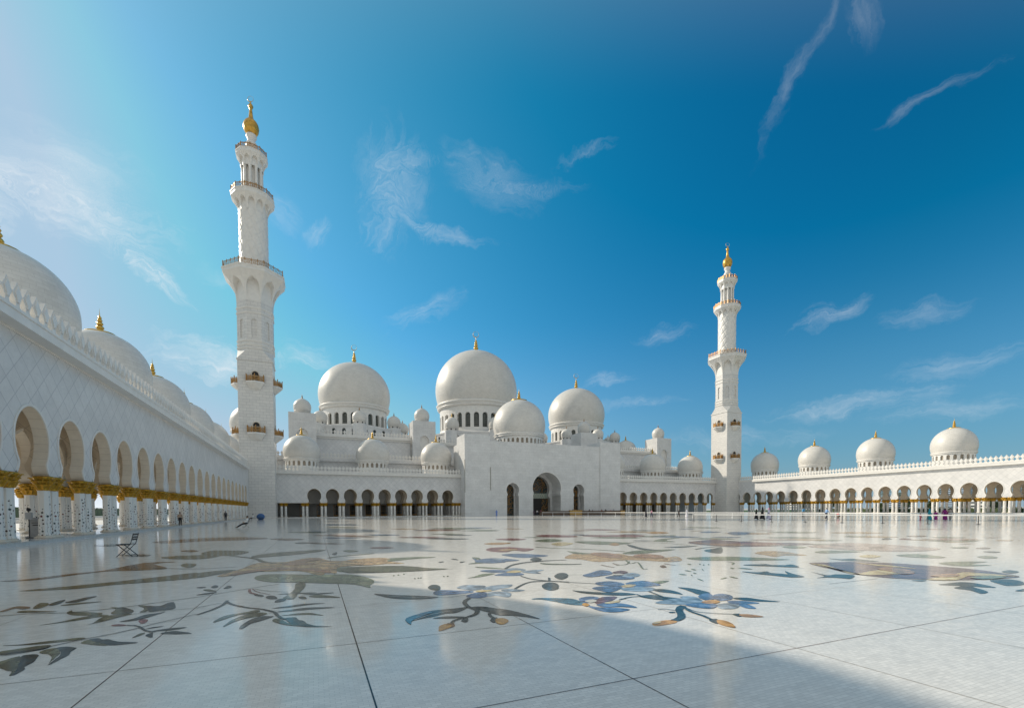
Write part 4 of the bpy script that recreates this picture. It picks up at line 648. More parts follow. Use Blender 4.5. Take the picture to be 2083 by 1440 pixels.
P|dk|0|2.29,7.19;2.24,7.2;2.16,7.19;2.07,7.18;2.01,7.18;1.94,7.18;1.87,7.18;1.79,7.18;1.7,7.17;1.62,7.15;1.55,7.11;1.49,7.06;1.43,7.01;1.35,6.95;1.27,6.88;1.21,6.81;1.18,6.71;1.18,6.62;1.18,6.54;1.19,6.47;1.2,6.43;1.21,6.42;1.22,6.46;1.23,6.54;1.26,6.61;1.3,6.64;1.35,6.66;1.41,6.68;1.48,6.71;1.55,6.73;1.63,6.76;1.7,6.8;1.77,6.85;1.83,6.88;1.88,6.88;1.93,6.85;1.97,6.85;2.03,6.88;2.1,6.94;2.16,7;2.22,7.07;2.28,7.14
S|wt|0.02|1.3,6.65;1.34,6.68;1.39,6.73;1.46,6.79;1.52,6.84;1.59,6.88;1.66,6.91;1.73,6.93;1.79,6.96;1.84,6.97;1.88,6.98;1.91,6.99;1.93,7
P|bt|1|1.21,6.81;1.27,6.88;1.35,6.95;1.43,7.01;1.49,7.06;1.56,7.1;1.61,7.12;1.65,7.12;1.68,7.09;1.68,7.05;1.61,6.98;1.52,6.9;1.44,6.82;1.37,6.75;1.3,6.68;1.26,6.61;1.23,6.53;1.22,6.46;1.21,6.42;1.2,6.43;1.19,6.47;1.18,6.54;1.18,6.62;1.18,6.71
P|dk|0|2.35,7.15;2.4,7.17;2.46,7.15;2.52,7.12;2.56,7.08;2.6,7.01;2.64,6.95;2.69,6.88;2.74,6.81;2.79,6.74;2.83,6.66;2.86,6.57;2.89,6.49;2.91,6.4;2.94,6.32;2.96,6.23;2.98,6.12;3,6;3,5.94;2.97,5.97;2.92,6.06;2.87,6.14;2.82,6.2;2.76,6.27;2.7,6.32;2.64,6.35;2.59,6.38;2.55,6.42;2.51,6.51;2.48,6.62;2.45,6.72;2.42,6.8;2.39,6.87;2.37,6.93;2.35,7.01;2.34,7.1
P|dk|0|1.57,6.63;1.6,6.67;1.67,6.69;1.75,6.7;1.8,6.69;1.86,6.66;1.91,6.63;1.97,6.59;2.03,6.55;2.05,6.52;2.02,6.51;1.96,6.51;1.88,6.52;1.77,6.55;1.65,6.6
S|dk|0.075|2.55,7.9;2.53,7.87;2.49,7.82;2.45,7.77;2.41,7.71;2.39,7.65;2.36,7.59;2.34,7.53;2.33,7.47;2.32,7.39;2.31,7.32;2.3,7.24;2.3,7.18;2.31,7.12;2.32,7.07;2.33,7.02;2.34,6.98;2.34,6.94;2.34,6.9;2.34,6.86;2.33,6.82;2.31,6.76;2.28,6.71;2.25,6.65;2.21,6.61;2.18,6.58;2.14,6.55;2.11,6.53;2.09,6.51
S|dk|0.05|2.09,6.51;2.06,6.51;2.03,6.49;1.99,6.48;1.95,6.46;1.92,6.44;1.89,6.42;1.85,6.4;1.82,6.38;1.8,6.34;1.77,6.29;1.75,6.25;1.74,6.23
S|dk|0.05|2.45,6.6;2.44,6.57;2.43,6.54;2.42,6.5;2.41,6.46;2.4,6.41;2.4,6.36;2.4,6.31;2.4,6.28
P|og|0|1.48,5.94;1.5,6;1.52,6.09;1.55,6.16;1.59,6.2;1.64,6.24;1.68,6.25;1.71,6.25;1.74,6.24;1.75,6.22;1.76,6.18;1.76,6.13;1.75,6.09;1.73,6.06;1.7,6.03;1.66,6.01;1.61,5.97;1.55,5.93;1.5,5.91;1.48,5.9;1.48,5.91
P|br|1|1.68,6.25;1.7,6.26;1.73,6.25;1.76,6.23;1.77,6.19;1.76,6.13;1.75,6.09;1.72,6.05;1.68,6.02;1.66,6.01;1.67,6.04;1.7,6.08;1.72,6.12;1.71,6.17;1.69,6.22
P|dk|0|2.3,6.18;2.33,6.22;2.35,6.26;2.38,6.29;2.42,6.3;2.45,6.31;2.46,6.28;2.43,6.21;2.39,6.12;2.35,6.05;2.32,6.03;2.3,6.03;2.29,6.05;2.29,6.08;2.29,6.13
P|og|0|2.41,6.22;2.45,6.24;2.49,6.24;2.52,6.22;2.54,6.19;2.55,6.14;2.55,6.1;2.54,6.05;2.52,6;2.49,5.96;2.45,5.92;2.4,5.88;2.36,5.87;2.34,5.9;2.33,5.95;2.33,6.01;2.35,6.08;2.38,6.16
P|dk|0|1.91,6.32;1.93,6.36;1.96,6.41;1.99,6.44;2.01,6.46;2.04,6.46;2.05,6.44;2.04,6.39;2.02,6.32;2,6.27;1.98,6.24;1.96,6.21;1.94,6.21;1.92,6.24;1.91,6.28
P|dk|0|1.01,9.1;1.03,9.1;1.1,9.04;1.18,8.97;1.26,8.9;1.34,8.82;1.43,8.75;1.52,8.7;1.6,8.64;1.69,8.58;1.78,8.51;1.88,8.43;1.96,8.36;2.02,8.31;2.07,8.27;2.07,8.24;2.01,8.21;1.91,8.18;1.82,8.18;1.74,8.19;1.66,8.22;1.59,8.25;1.51,8.29;1.44,8.33;1.37,8.39;1.3,8.46;1.24,8.54;1.18,8.64;1.11,8.8;1.04,8.98
S|wt|0.02|1.2,8.77;1.26,8.7;1.34,8.61;1.43,8.51;1.53,8.43;1.65,8.36;1.8,8.31;1.93,8.26;2.02,8.22
S|dk|0.02|2.07,8.24;2.11,8.22;2.16,8.19;2.23,8.17;2.29,8.16;2.37,8.17;2.45,8.19;2.54,8.21;2.59,8.23
P|lb|0|2.65,9.06;2.69,9.15;2.77,9.25;2.84,9.32;2.9,9.34;2.96,9.32;3.01,9.3;3.06,9.27;3.1,9.24;3.14,9.2;3.2,9.16;3.26,9.11;3.28,9.05;3.24,8.94;3.17,8.83;3.09,8.73;3.02,8.67;2.93,8.63;2.86,8.63;2.81,8.68;2.77,8.76;2.73,8.85;2.69,8.92;2.65,8.99
P|bl|0|2.08,8.74;2.12,8.83;2.19,8.92;2.27,8.96;2.36,8.94;2.45,8.87;2.54,8.8;2.65,8.73;2.76,8.66;2.83,8.59;2.84,8.52;2.81,8.46;2.76,8.42;2.69,8.4;2.6,8.39;2.49,8.4;2.36,8.39;2.21,8.4;2.1,8.43;2.06,8.52;2.06,8.63
P|lb|0|3.08,8.69;3.14,8.78;3.23,8.89;3.33,8.97;3.4,9.01;3.47,9.03;3.55,9.04;3.66,9.04;3.79,9.02;3.86,8.98;3.83,8.89;3.76,8.77;3.67,8.68;3.6,8.63;3.52,8.6;3.44,8.57;3.34,8.51;3.24,8.45;3.16,8.43;3.11,8.49;3.08,8.58
P|bl|0|2.57,8.17;2.64,8.25;2.74,8.33;2.83,8.38;2.91,8.39;2.99,8.35;3.02,8.29;3.01,8.19;2.97,8.06;2.92,7.95;2.86,7.89;2.8,7.85;2.74,7.84;2.68,7.85;2.62,7.88;2.58,7.93;2.56,8;2.55,8.08
P|lb|0|3.02,8.24;3.11,8.3;3.21,8.32;3.3,8.31;3.36,8.27;3.41,8.19;3.43,8.1;3.42,8.01;3.39,7.92;3.35,7.84;3.31,7.77;3.26,7.7;3.21,7.68;3.17,7.74;3.12,7.85;3.08,7.93;3.02,7.93;2.95,7.9;2.92,7.91;2.93,8;2.97,8.13
P|lb|0|3.4,8.48;3.45,8.5;3.51,8.5;3.59,8.48;3.68,8.41;3.77,8.31;3.81,8.23;3.78,8.18;3.7,8.15;3.62,8.14;3.54,8.16;3.45,8.21;3.39,8.27;3.37,8.34;3.38,8.42
P|yl|1|2.88,8.53;2.92,8.56;2.98,8.57;3.04,8.57;3.1,8.56;3.17,8.54;3.21,8.52;3.2,8.48;3.17,8.43;3.12,8.4;3.05,8.39;2.97,8.38;2.91,8.4;2.88,8.44;2.87,8.49
P|dk|0|2.11,9.34;2.15,9.46;2.21,9.58;2.26,9.66;2.31,9.68;2.35,9.65;2.38,9.6;2.39,9.52;2.39,9.42;2.37,9.31;2.34,9.18;2.3,9.05;2.26,8.97;2.22,8.95;2.18,8.97;2.15,9.02;2.12,9.11;2.11,9.22
P|bl|0|3.95,11.34;4,11.41;4.09,11.44;4.2,11.44;4.36,11.39;4.53,11.29;4.64,11.19;4.64,11.05;4.57,10.89;4.48,10.8;4.36,10.8;4.22,10.85;4.11,10.93;4.03,11.06;3.97,11.21
P|lb|0|4.6,11.21;4.7,11.34;4.85,11.47;4.98,11.51;5.07,11.42;5.14,11.24;5.16,11.08;5.12,10.98;5.04,10.9;4.93,10.85;4.8,10.83;4.65,10.82;4.55,10.86;4.52,10.95;4.54,11.08
P|bl|0|4.01,10.44;4.08,10.52;4.21,10.62;4.34,10.69;4.45,10.74;4.55,10.76;4.64,10.73;4.71,10.61;4.75,10.45;4.76,10.32;4.71,10.22;4.61,10.15;4.51,10.11;4.39,10.13;4.26,10.19;4.16,10.25;4.08,10.31;4.02,10.37
P|lb|0|4.87,10.7;4.96,10.79;5.1,10.85;5.25,10.89;5.38,10.88;5.51,10.83;5.56,10.77;5.49,10.7;5.35,10.61;5.24,10.52;5.2,10.4;5.2,10.28;5.18,10.2;5.12,10.2;5.04,10.25;4.98,10.33;4.92,10.44;4.86,10.58
P|yl|1|4.48,10.8;4.56,10.89;4.67,10.98;4.77,11.03;4.85,11;4.91,10.93;4.93,10.85;4.89,10.76;4.81,10.66;4.72,10.6;4.64,10.58;4.56,10.59;4.5,10.62;4.46,10.67;4.46,10.73
P|gn|0|3.26,10.26;3.29,10.29;3.38,10.34;3.48,10.41;3.58,10.53;3.7,10.68;3.82,10.78;3.95,10.8;4.08,10.76;4.14,10.71;4.08,10.63;3.96,10.53;3.83,10.44;3.73,10.38;3.62,10.32;3.52,10.28;3.41,10.26;3.31,10.25
P|gn|0|4.12,12.25;4.16,12.25;4.22,12.2;4.3,12.12;4.39,12.02;4.49,11.9;4.58,11.77;4.65,11.62;4.71,11.46;4.72,11.38;4.65,11.42;4.54,11.53;4.43,11.64;4.33,11.73;4.24,11.82;4.18,11.91;4.13,12.04;4.11,12.17
S|dk|0.05|4.73,11.43;4.79,11.53;4.88,11.68;4.99,11.84;5.1,11.98;5.21,12.09;5.31,12.18;5.43,12.26;5.55,12.33;5.69,12.4;5.84,12.45;6,12.49;6.15,12.53;6.32,12.56;6.49,12.59;6.64,12.61;6.74,12.62
S|dk|0.05|4.53,10.02;4.53,9.92;4.53,9.78;4.53,9.62;4.55,9.49;4.59,9.37;4.65,9.26;4.72,9.16;4.79,9.06;4.87,8.97;4.97,8.87;5.06,8.79;5.12,8.73
S|dk|0.05|3.69,8.45;3.77,8.54;3.89,8.68;4.02,8.82;4.14,8.94;4.24,9.02;4.33,9.08;4.41,9.12;4.49,9.14;4.58,9.14;4.66,9.12;4.74,9.09;4.8,9.07
P|dk|0|4.37,8.58;4.45,8.68;4.54,8.76;4.62,8.82;4.68,8.84;4.74,8.83;4.77,8.79;4.78,8.71;4.76,8.6;4.72,8.48;4.65,8.34;4.56,8.19;4.48,8.07;4.39,8;4.31,7.96;4.25,7.97;4.22,8.03;4.22,8.13;4.24,8.24;4.27,8.35;4.32,8.47
P|bl|0|4.49,13.36;4.57,13.56;4.72,13.79;4.87,13.98;5.04,14.1;5.22,14.16;5.38,14.16;5.53,14.07;5.65,13.91;5.76,13.73;5.86,13.54;5.93,13.33;5.93,13.17;5.8,13.1;5.6,13.07;5.41,13.03;5.24,12.95;5.07,12.86;4.93,12.82;4.81,12.86;4.71,12.94;4.63,13.04;4.55,13.13;4.5,13.23
P|lb|1|5.29,13.91;5.35,14;5.44,14.04;5.52,14.03;5.6,13.96;5.68,13.84;5.69,13.71;5.58,13.56;5.42,13.4;5.3,13.35;5.27,13.48;5.26,13.72
P|gn|0|4.86,14.73;4.92,14.75;4.99,14.69;5.03,14.58;5.02,14.42;4.98,14.22;4.94,14.09;4.89,14.05;4.83,14.08;4.79,14.16;4.8,14.34;4.82,14.57
P|gn|0|4.15,12.97;4.22,13.06;4.36,13.18;4.48,13.24;4.57,13.2;4.65,13.1;4.67,13.02;4.61,12.97;4.48,12.94;4.37,12.92;4.27,12.92;4.18,12.93
P|dk|0|3.46,13.8;3.5,13.87;3.56,13.95;3.61,13.99;3.64,13.97;3.66,13.92;3.66,13.86;3.62,13.79;3.55,13.72;3.5,13.68;3.47,13.7;3.45,13.75
P|dk|0|4.08,14.58;4.11,14.6;4.17,14.58;4.21,14.52;4.22,14.4;4.23,14.26;4.22,14.17;4.19,14.17;4.14,14.21;4.11,14.28;4.09,14.38;4.08,14.5
P|dk|0|4.07,13.57;4.14,13.63;4.24,13.66;4.28,13.65;4.23,13.55;4.12,13.41;4.05,13.33;4.03,13.38;4.04,13.48
P|gn|0|1.72,11.47;1.74,11.53;1.76,11.56;1.78,11.53;1.78,11.48;1.76,11.41;1.73,11.37;1.72,11.41
P|gn|0|1.85,11.52;1.86,11.58;1.89,11.62;1.9,11.59;1.9,11.53;1.88,11.46;1.85,11.42;1.84,11.46
P|gn|0|2,11.62;2.02,11.68;2.04,11.72;2.05,11.68;2.05,11.62;2.03,11.56;2,11.51;2,11.55
P|gn|0|2.1,10.74;2.12,10.8;2.14,10.83;2.15,10.8;2.15,10.75;2.13,10.69;2.11,10.65;2.1,10.69
P|gn|0|2.19,10.78;2.21,10.83;2.23,10.86;2.24,10.83;2.24,10.78;2.22,10.72;2.19,10.69;2.19,10.72
P|gn|0|2.25,10.79;2.27,10.85;2.29,10.88;2.31,10.85;2.31,10.8;2.28,10.74;2.26,10.7;2.25,10.73
P|gn|0|2.81,10.78;2.83,10.84;2.86,10.87;2.87,10.84;2.86,10.79;2.84,10.73;2.81,10.69;2.8,10.72
P|gn|0|2.9,10.77;2.92,10.82;2.95,10.86;2.96,10.83;2.95,10.77;2.93,10.71;2.9,10.68;2.89,10.71
P|gn|0|0.61,13.78;0.85,13.81;1.2,13.71;1.51,13.59;1.75,13.49;1.97,13.37;2.17,13.22;2.38,13.02;2.58,12.8;2.77,12.6;3,12.43;3.24,12.28;3.33,12.18;3.21,12.18;2.95,12.23;2.7,12.28;2.48,12.31;2.25,12.34;2.03,12.37;1.82,12.39;1.61,12.41;1.39,12.46;1.09,12.54;0.78,12.65;0.56,12.81;0.48,13.12;0.5,13.51
P|gn|0|1.87,15.35;1.96,15.49;2.11,15.62;2.31,15.72;2.57,15.77;2.88,15.78;3.17,15.75;3.45,15.64;3.7,15.48;3.78,15.34;3.59,15.26;3.24,15.2;2.9,15.12;2.62,14.97;2.36,14.81;2.16,14.72;2.04,14.73;1.97,14.81;1.92,14.91;1.88,15.04;1.85,15.2
P|tn|0|0.96,15.81;1.24,16.01;1.64,16.08;1.96,16.05;2.14,15.9;2.25,15.65;2.27,15.44;2.14,15.32;1.94,15.22;1.84,15.09;1.93,14.9;2.1,14.69;2.25,14.49;2.36,14.28;2.45,14.08;2.45,13.96;2.31,13.96;2.08,14.04;1.82,14.15;1.49,14.24;1.13,14.35;0.88,14.55;0.8,14.92;0.83,15.42
P|bl|0|5.94,9.48;6.03,9.57;6.16,9.64;6.31,9.73;6.49,9.86;6.69,10.01;6.85,10.09;6.94,10.06;6.98,9.97;6.98,9.84;6.92,9.68;6.82,9.49;6.7,9.34;6.55,9.26;6.37,9.2;6.22,9.16;6.09,9.14;5.98,9.13;5.91,9.16;5.88,9.24;5.89,9.37
P|bl|0|6.19,8.91;6.3,9.02;6.48,9.1;6.63,9.14;6.7,9.12;6.74,9.04;6.78,8.96;6.82,8.87;6.86,8.78;6.86,8.7;6.8,8.6;6.71,8.51;6.61,8.46;6.49,8.46;6.37,8.5;6.27,8.56;6.21,8.66;6.17,8.8
P|lb|0|6.79,9.07;6.93,9.17;7.13,9.28;7.27,9.31;7.31,9.23;7.3,9.09;7.25,8.96;7.17,8.86;7.05,8.77;6.95,8.72;6.85,8.71;6.76,8.72;6.71,8.77;6.69,8.85;6.72,8.96
P|pu|1|6.83,9.53;6.95,9.63;7.14,9.73;7.28,9.77;7.32,9.7;7.31,9.56;7.26,9.44;7.16,9.35;7.02,9.27;6.92,9.24;6.85,9.3;6.81,9.41
P|wt|2|6.64,9.26;6.71,9.29;6.81,9.31;6.89,9.3;6.91,9.24;6.9,9.14;6.87,9.08;6.8,9.06;6.72,9.06;6.66,9.08;6.63,9.13;6.62,9.2
P|bl|0|5.6,8.4;5.72,8.44;5.87,8.46;5.99,8.44;6.05,8.36;6.08,8.24;6.08,8.13;6.05,8;5.98,7.88;5.9,7.8;5.82,7.81;5.72,7.87;5.63,7.94;5.56,7.99;5.5,8.06;5.47,8.13;5.48,8.22;5.53,8.32
P|bl|0|5.13,7.84;5.23,7.9;5.38,7.94;5.51,7.94;5.63,7.9;5.74,7.82;5.79,7.74;5.75,7.66;5.66,7.57;5.54,7.49;5.42,7.4;5.27,7.32;5.17,7.29;5.13,7.34;5.12,7.43;5.11,7.54;5.1,7.64;5.1,7.75
P|bl|0|6.12,8.05;6.29,8.13;6.49,8.17;6.65,8.18;6.72,8.13;6.74,8.05;6.73,7.95;6.72,7.81;6.7,7.65;6.64,7.54;6.55,7.5;6.43,7.51;6.31,7.52;6.19,7.53;6.06,7.54;5.99,7.59;5.99,7.73;6.03,7.91
P|lb|0|5.68,7.58;5.8,7.6;5.95,7.58;6.08,7.55;6.19,7.5;6.27,7.44;6.3,7.36;6.26,7.26;6.16,7.16;6.06,7.09;5.96,7.07;5.85,7.09;5.75,7.13;5.66,7.19;5.59,7.26;5.55,7.33;5.56,7.42;5.6,7.52
P|yl|1|5.81,7.8;5.88,7.84;6,7.88;6.09,7.89;6.15,7.86;6.19,7.81;6.18,7.76;6.1,7.69;5.97,7.63;5.87,7.6;5.82,7.64;5.8,7.73
P|gn|0|6.73,7.95;6.82,7.98;6.94,7.99;7.04,7.99;7.13,7.98;7.21,7.95;7.21,7.91;7.08,7.83;6.89,7.74;6.75,7.7;6.7,7.75;6.7,7.86
P|dk|0|6.14,7.2;6.21,7.22;6.29,7.19;6.36,7.14;6.39,7.06;6.41,6.96;6.4,6.85;6.37,6.72;6.31,6.59;6.27,6.52;6.24,6.55;6.21,6.65;6.18,6.74;6.13,6.81;6.09,6.87;6.06,6.94;6.06,7.03;6.09,7.14
P|dk|0|4.64,7.79;4.68,7.77;4.74,7.69;4.82,7.6;4.9,7.51;4.99,7.41;5.09,7.33;5.19,7.28;5.29,7.24;5.38,7.19;5.46,7.1;5.51,6.99;5.51,6.91;5.44,6.89;5.31,6.9;5.19,6.93;5.08,7;4.97,7.08;4.87,7.18;4.79,7.27;4.72,7.36;4.67,7.46;4.64,7.58;4.63,7.72
S|dk|0.05|5.51,6.91;5.5,6.87;5.49,6.8;5.48,6.72;5.48,6.66;5.48,6.62;5.5,6.57;5.51,6.54;5.52,6.51
P|dk|0|5.44,6.75;5.52,6.78;5.64,6.79;5.74,6.77;5.78,6.7;5.81,6.6;5.84,6.49;5.91,6.37;5.99,6.24;6.01,6.16;5.91,6.16;5.76,6.2;5.63,6.26;5.54,6.32;5.48,6.4;5.44,6.49;5.42,6.58;5.41,6.68
S|dk|0.05|5.93,7.07;5.91,7;5.88,6.89;5.85,6.77;5.82,6.67;5.8,6.58;5.77,6.48;5.75,6.4;5.74,6.35
S|dk|0.04|4.9,6.62;4.96,6.64;5.04,6.67;5.12,6.71;5.2,6.73;5.27,6.74;5.34,6.73;5.4,6.72;5.44,6.72
P|bt|0|3.52,7.33;3.55,7.36;3.61,7.38;3.69,7.38;3.77,7.35;3.87,7.3;3.97,7.25;4.06,7.19;4.15,7.13;4.21,7.05;4.23,6.94;4.22,6.82;4.2,6.71;4.19,6.62;4.16,6.54;4.12,6.5;4.06,6.51;3.98,6.56;3.91,6.63;3.87,6.72;3.84,6.84;3.81,6.96;3.76,7.06;3.72,7.16;3.67,7.24;3.6,7.29;3.54,7.31
P|bl|0|4.32,7.02;4.41,7.08;4.52,7.11;4.61,7.11;4.67,7.07;4.7,6.99;4.69,6.91;4.62,6.82;4.52,6.73;4.42,6.67;4.33,6.63;4.24,6.63;4.19,6.66;4.2,6.76;4.25,6.9
P|pu|0|4.42,6.67;4.52,6.77;4.65,6.88;4.77,6.96;4.88,6.96;4.97,6.93;5.02,6.88;5.02,6.84;4.98,6.8;4.91,6.74;4.78,6.64;4.61,6.54;4.49,6.47;4.41,6.44;4.37,6.45;4.34,6.48;4.35,6.52;4.37,6.59
P|bl|0|4.3,6.44;4.37,6.47;4.49,6.49;4.59,6.47;4.67,6.43;4.75,6.35;4.79,6.27;4.81,6.15;4.8,6.03;4.77,5.96;4.72,5.98;4.66,6.05;4.58,6.12;4.49,6.16;4.4,6.19;4.33,6.24;4.29,6.3;4.28,6.38
P|bl|0|4.12,6.42;4.15,6.41;4.19,6.33;4.24,6.25;4.32,6.2;4.4,6.15;4.47,6.1;4.53,6.03;4.58,5.95;4.58,5.9;4.5,5.86;4.36,5.83;4.25,5.84;4.18,5.87;4.12,5.94;4.09,6.03;4.08,6.16;4.09,6.32
P|og|1|4.08,6.54;4.12,6.58;4.16,6.62;4.2,6.62;4.21,6.59;4.21,6.54;4.2,6.49;4.16,6.44;4.11,6.4;4.07,6.39;4.06,6.42;4.07,6.49
P|yl|1|4.52,6.51;4.62,6.54;4.77,6.57;4.87,6.58;4.87,6.55;4.82,6.49;4.75,6.45;4.69,6.43;4.61,6.41;4.55,6.41;4.51,6.44;4.49,6.47
P|wt|1|4.3,6.78;4.35,6.82;4.43,6.84;4.49,6.84;4.51,6.8;4.5,6.73;4.48,6.68;4.42,6.64;4.34,6.61;4.29,6.61;4.27,6.66;4.27,6.73
P|dk|0|6.76,7.18;6.81,7.16;6.87,7.08;6.91,6.99;6.93,6.89;6.93,6.78;6.92,6.68;6.91,6.58;6.89,6.49;6.84,6.42;6.74,6.37;6.61,6.34;6.53,6.36;6.54,6.47;6.61,6.64;6.66,6.8;6.7,6.95;6.72,7.1
P|bl|0|6.36,6.25;6.48,6.34;6.64,6.42;6.76,6.46;6.8,6.45;6.8,6.4;6.76,6.32;6.69,6.21;6.59,6.08;6.5,5.99;6.4,5.94;6.29,5.92;6.23,5.93;6.24,6.01;6.28,6.13
P|bl|0|6.69,6.22;6.8,6.28;6.92,6.3;7,6.28;7.02,6.22;7.01,6.12;6.96,6.03;6.87,5.94;6.75,5.85;6.64,5.8;6.54,5.79;6.44,5.8;6.41,5.85;6.46,5.96;6.57,6.11
P|lb|0|5.29,6.15;5.37,6.19;5.5,6.24;5.64,6.27;5.78,6.29;5.93,6.29;6.05,6.26;6.14,6.2;6.2,6.1;6.2,6.01;6.13,5.91;6.01,5.81;5.9,5.75;5.8,5.75;5.7,5.78;5.61,5.83;5.52,5.88;5.43,5.94;5.37,6;5.31,6.05;5.28,6.1
P|lb|0|6.06,6.39;6.13,6.39;6.24,6.36;6.3,6.31;6.3,6.23;6.27,6.12;6.22,6.06;6.17,6.07;6.1,6.12;6.05,6.18;6.03,6.25;6.03,6.33
P|bl|0|5.63,5.82;5.73,5.84;5.89,5.84;6.02,5.8;6.09,5.74;6.13,5.66;6.12,5.59;6.04,5.52;5.92,5.45;5.82,5.41;5.75,5.43;5.69,5.48;5.65,5.55;5.61,5.64;5.6,5.74
P|lb|0|6.1,5.6;6.21,5.63;6.33,5.63;6.42,5.61;6.45,5.55;6.44,5.47;6.41,5.4;6.33,5.34;6.22,5.28;6.12,5.25;6.04,5.26;5.96,5.29;5.93,5.34;5.95,5.42;6.02,5.52
P|dk|0|6.82,5.9;6.89,5.9;7,5.87;7.08,5.82;7.11,5.76;7.13,5.7;7.15,5.62;7.2,5.51;7.26,5.4;7.28,5.32;7.22,5.33;7.13,5.38;7.03,5.44;6.95,5.5;6.88,5.58;6.82,5.65;6.8,5.75;6.79,5.84
P|bl|0|6.51,5.74;6.59,5.74;6.68,5.7;6.76,5.65;6.82,5.57;6.87,5.47;6.87,5.4;6.8,5.38;6.7,5.4;6.6,5.42;6.52,5.45;6.44,5.49;6.4,5.54;6.41,5.61;6.46,5.69
P|bl|0|6.47,5.48;6.52,5.47;6.57,5.43;6.59,5.37;6.55,5.28;6.49,5.17;6.43,5.11;6.38,5.12;6.33,5.17;6.32,5.23;6.35,5.32;6.41,5.42
P|og|1|6.05,5.87;6.13,5.9;6.23,5.93;6.32,5.93;6.37,5.9;6.39,5.85;6.39,5.8;6.35,5.75;6.28,5.7;6.21,5.68;6.14,5.68;6.07,5.7;6.02,5.72;6,5.77;6.01,5.82
S|dk|0.11|5.54,5.75;5.51,5.74;5.47,5.72;5.43,5.7;5.39,5.67;5.34,5.63;5.3,5.59;5.25,5.55;5.21,5.5;5.17,5.45;5.13,5.4;5.1,5.35;5.06,5.3;5.01,5.25;4.97,5.2;4.92,5.16;4.87,5.12;4.82,5.1;4.77,5.07;4.72,5.06;4.69,5.04
P|og|0|4.31,5.06;4.37,5.09;4.45,5.11;4.52,5.12;4.6,5.12;4.67,5.1;4.72,5.07;4.72,5.03;4.69,4.99;4.64,4.95;4.57,4.93;4.48,4.92;4.4,4.91;4.33,4.91;4.28,4.92;4.25,4.94;4.25,4.98;4.27,5.02
P|yl|1|4.33,5.07;4.38,5.09;4.44,5.1;4.48,5.1;4.49,5.09;4.47,5.06;4.45,5.04;4.4,5.02;4.34,5;4.3,4.99;4.29,5.01;4.3,5.04
S|dk|0.06|5.5,5.72;5.47,5.66;5.42,5.57;5.37,5.48;5.34,5.4;5.32,5.32;5.31,5.24;5.3,5.17;5.29,5.1;5.27,5.03;5.25,4.97;5.23,4.92;5.22,4.88
P|dk|0|5.2,4.89;5.24,4.9;5.29,4.89;5.32,4.88;5.31,4.84;5.29,4.79;5.26,4.74;5.21,4.7;5.15,4.67;5.1,4.66;5.09,4.68;5.1,4.73;5.11,4.77;5.13,4.82;5.16,4.86
P|og|0|5.29,4.83;5.32,4.81;5.34,4.76;5.34,4.7;5.32,4.64;5.29,4.57;5.25,4.52;5.21,4.46;5.17,4.42;5.14,4.4;5.12,4.42;5.11,4.46;5.1,4.51;5.1,4.57;5.11,4.63;5.13,4.68;5.18,4.74;5.24,4.8
S|dk|0.025|5.48,5.67;5.46,5.61;5.44,5.53;5.41,5.44;5.41,5.36;5.43,5.3;5.46,5.25;5.5,5.21;5.55,5.16;5.6,5.11;5.66,5.06;5.72,5.02;5.76,4.99
P|dk|0|5.76,4.99;5.8,5;5.85,5;5.89,4.98;5.89,4.95;5.88,4.91;5.86,4.88;5.82,4.85;5.76,4.83;5.73,4.83;5.72,4.87;5.74,4.94
P|og|0|5.86,4.94;5.91,4.93;5.97,4.9;6.01,4.85;6.04,4.79;6.06,4.72;6.05,4.68;6,4.68;5.93,4.7;5.86,4.73;5.82,4.76;5.79,4.79;5.78,4.83;5.79,4.87;5.82,4.92
S|dk|0.025|4.97,5.71;5,5.71;5.04,5.7;5.07,5.7;5.11,5.68;5.13,5.64;5.15,5.59;5.17,5.55;5.18,5.52
P|dk|0|4.99,5.49;5.01,5.5;5.04,5.51;5.07,5.5;5.09,5.49;5.1,5.46;5.09,5.45;5.06,5.44;5.02,5.43;4.99,5.44;4.98,5.45;4.98,5.48
P|dk|0|5.27,9.69;5.38,9.83;5.51,9.98;5.62,10.07;5.7,10.08;5.75,10.03;5.75,9.93;5.69,9.76;5.58,9.55;5.46,9.37;5.35,9.25;5.23,9.15;5.15,9.1;5.12,9.13;5.12,9.22;5.14,9.32;5.16,9.43;5.21,9.56
P|dk|0|4.36,8.55;4.44,8.67;4.55,8.79;4.64,8.86;4.71,8.87;4.77,8.83;4.79,8.75;4.77,8.63;4.71,8.47;4.63,8.33;4.53,8.19;4.41,8.06;4.32,7.99;4.26,8.01;4.23,8.07;4.22,8.17;4.24,8.28;4.29,8.41
S|dk|0.04|4.56,9.49;4.59,9.4;4.64,9.28;4.71,9.14;4.78,9.02;4.88,8.91;4.98,8.8;5.09,8.69;5.19,8.59;5.29,8.49;5.38,8.4;5.46,8.31;5.51,8.26
S|dk|0.04|4.36,9.09;4.4,9.08;4.46,9.07;4.52,9.05;4.58,9.04;4.64,9.03;4.7,9.03;4.75,9.02;4.78,9.02
S|dk|0.05|5.01,9.48;4.97,9.38;4.9,9.25;4.83,9.11;4.78,9.02
S|gn|0.02|5.64,9.67;5.71,9.65;5.82,9.62;5.92,9.59;5.99,9.57
S|dk|0.03|6,12.49;6.08,12.52;6.19,12.56;6.33,12.6;6.48,12.62;6.67,12.63;6.9,12.63;7.12,12.62;7.27,12.62
P|gn|0|6.19,12.22;6.27,12.16;6.37,12.03;6.51,11.88;6.75,11.71;7.02,11.52;7.14,11.4;7.01,11.4;6.73,11.47;6.49,11.56;6.33,11.66;6.2,11.79;6.12,11.91;6.1,12.04;6.13,12.16
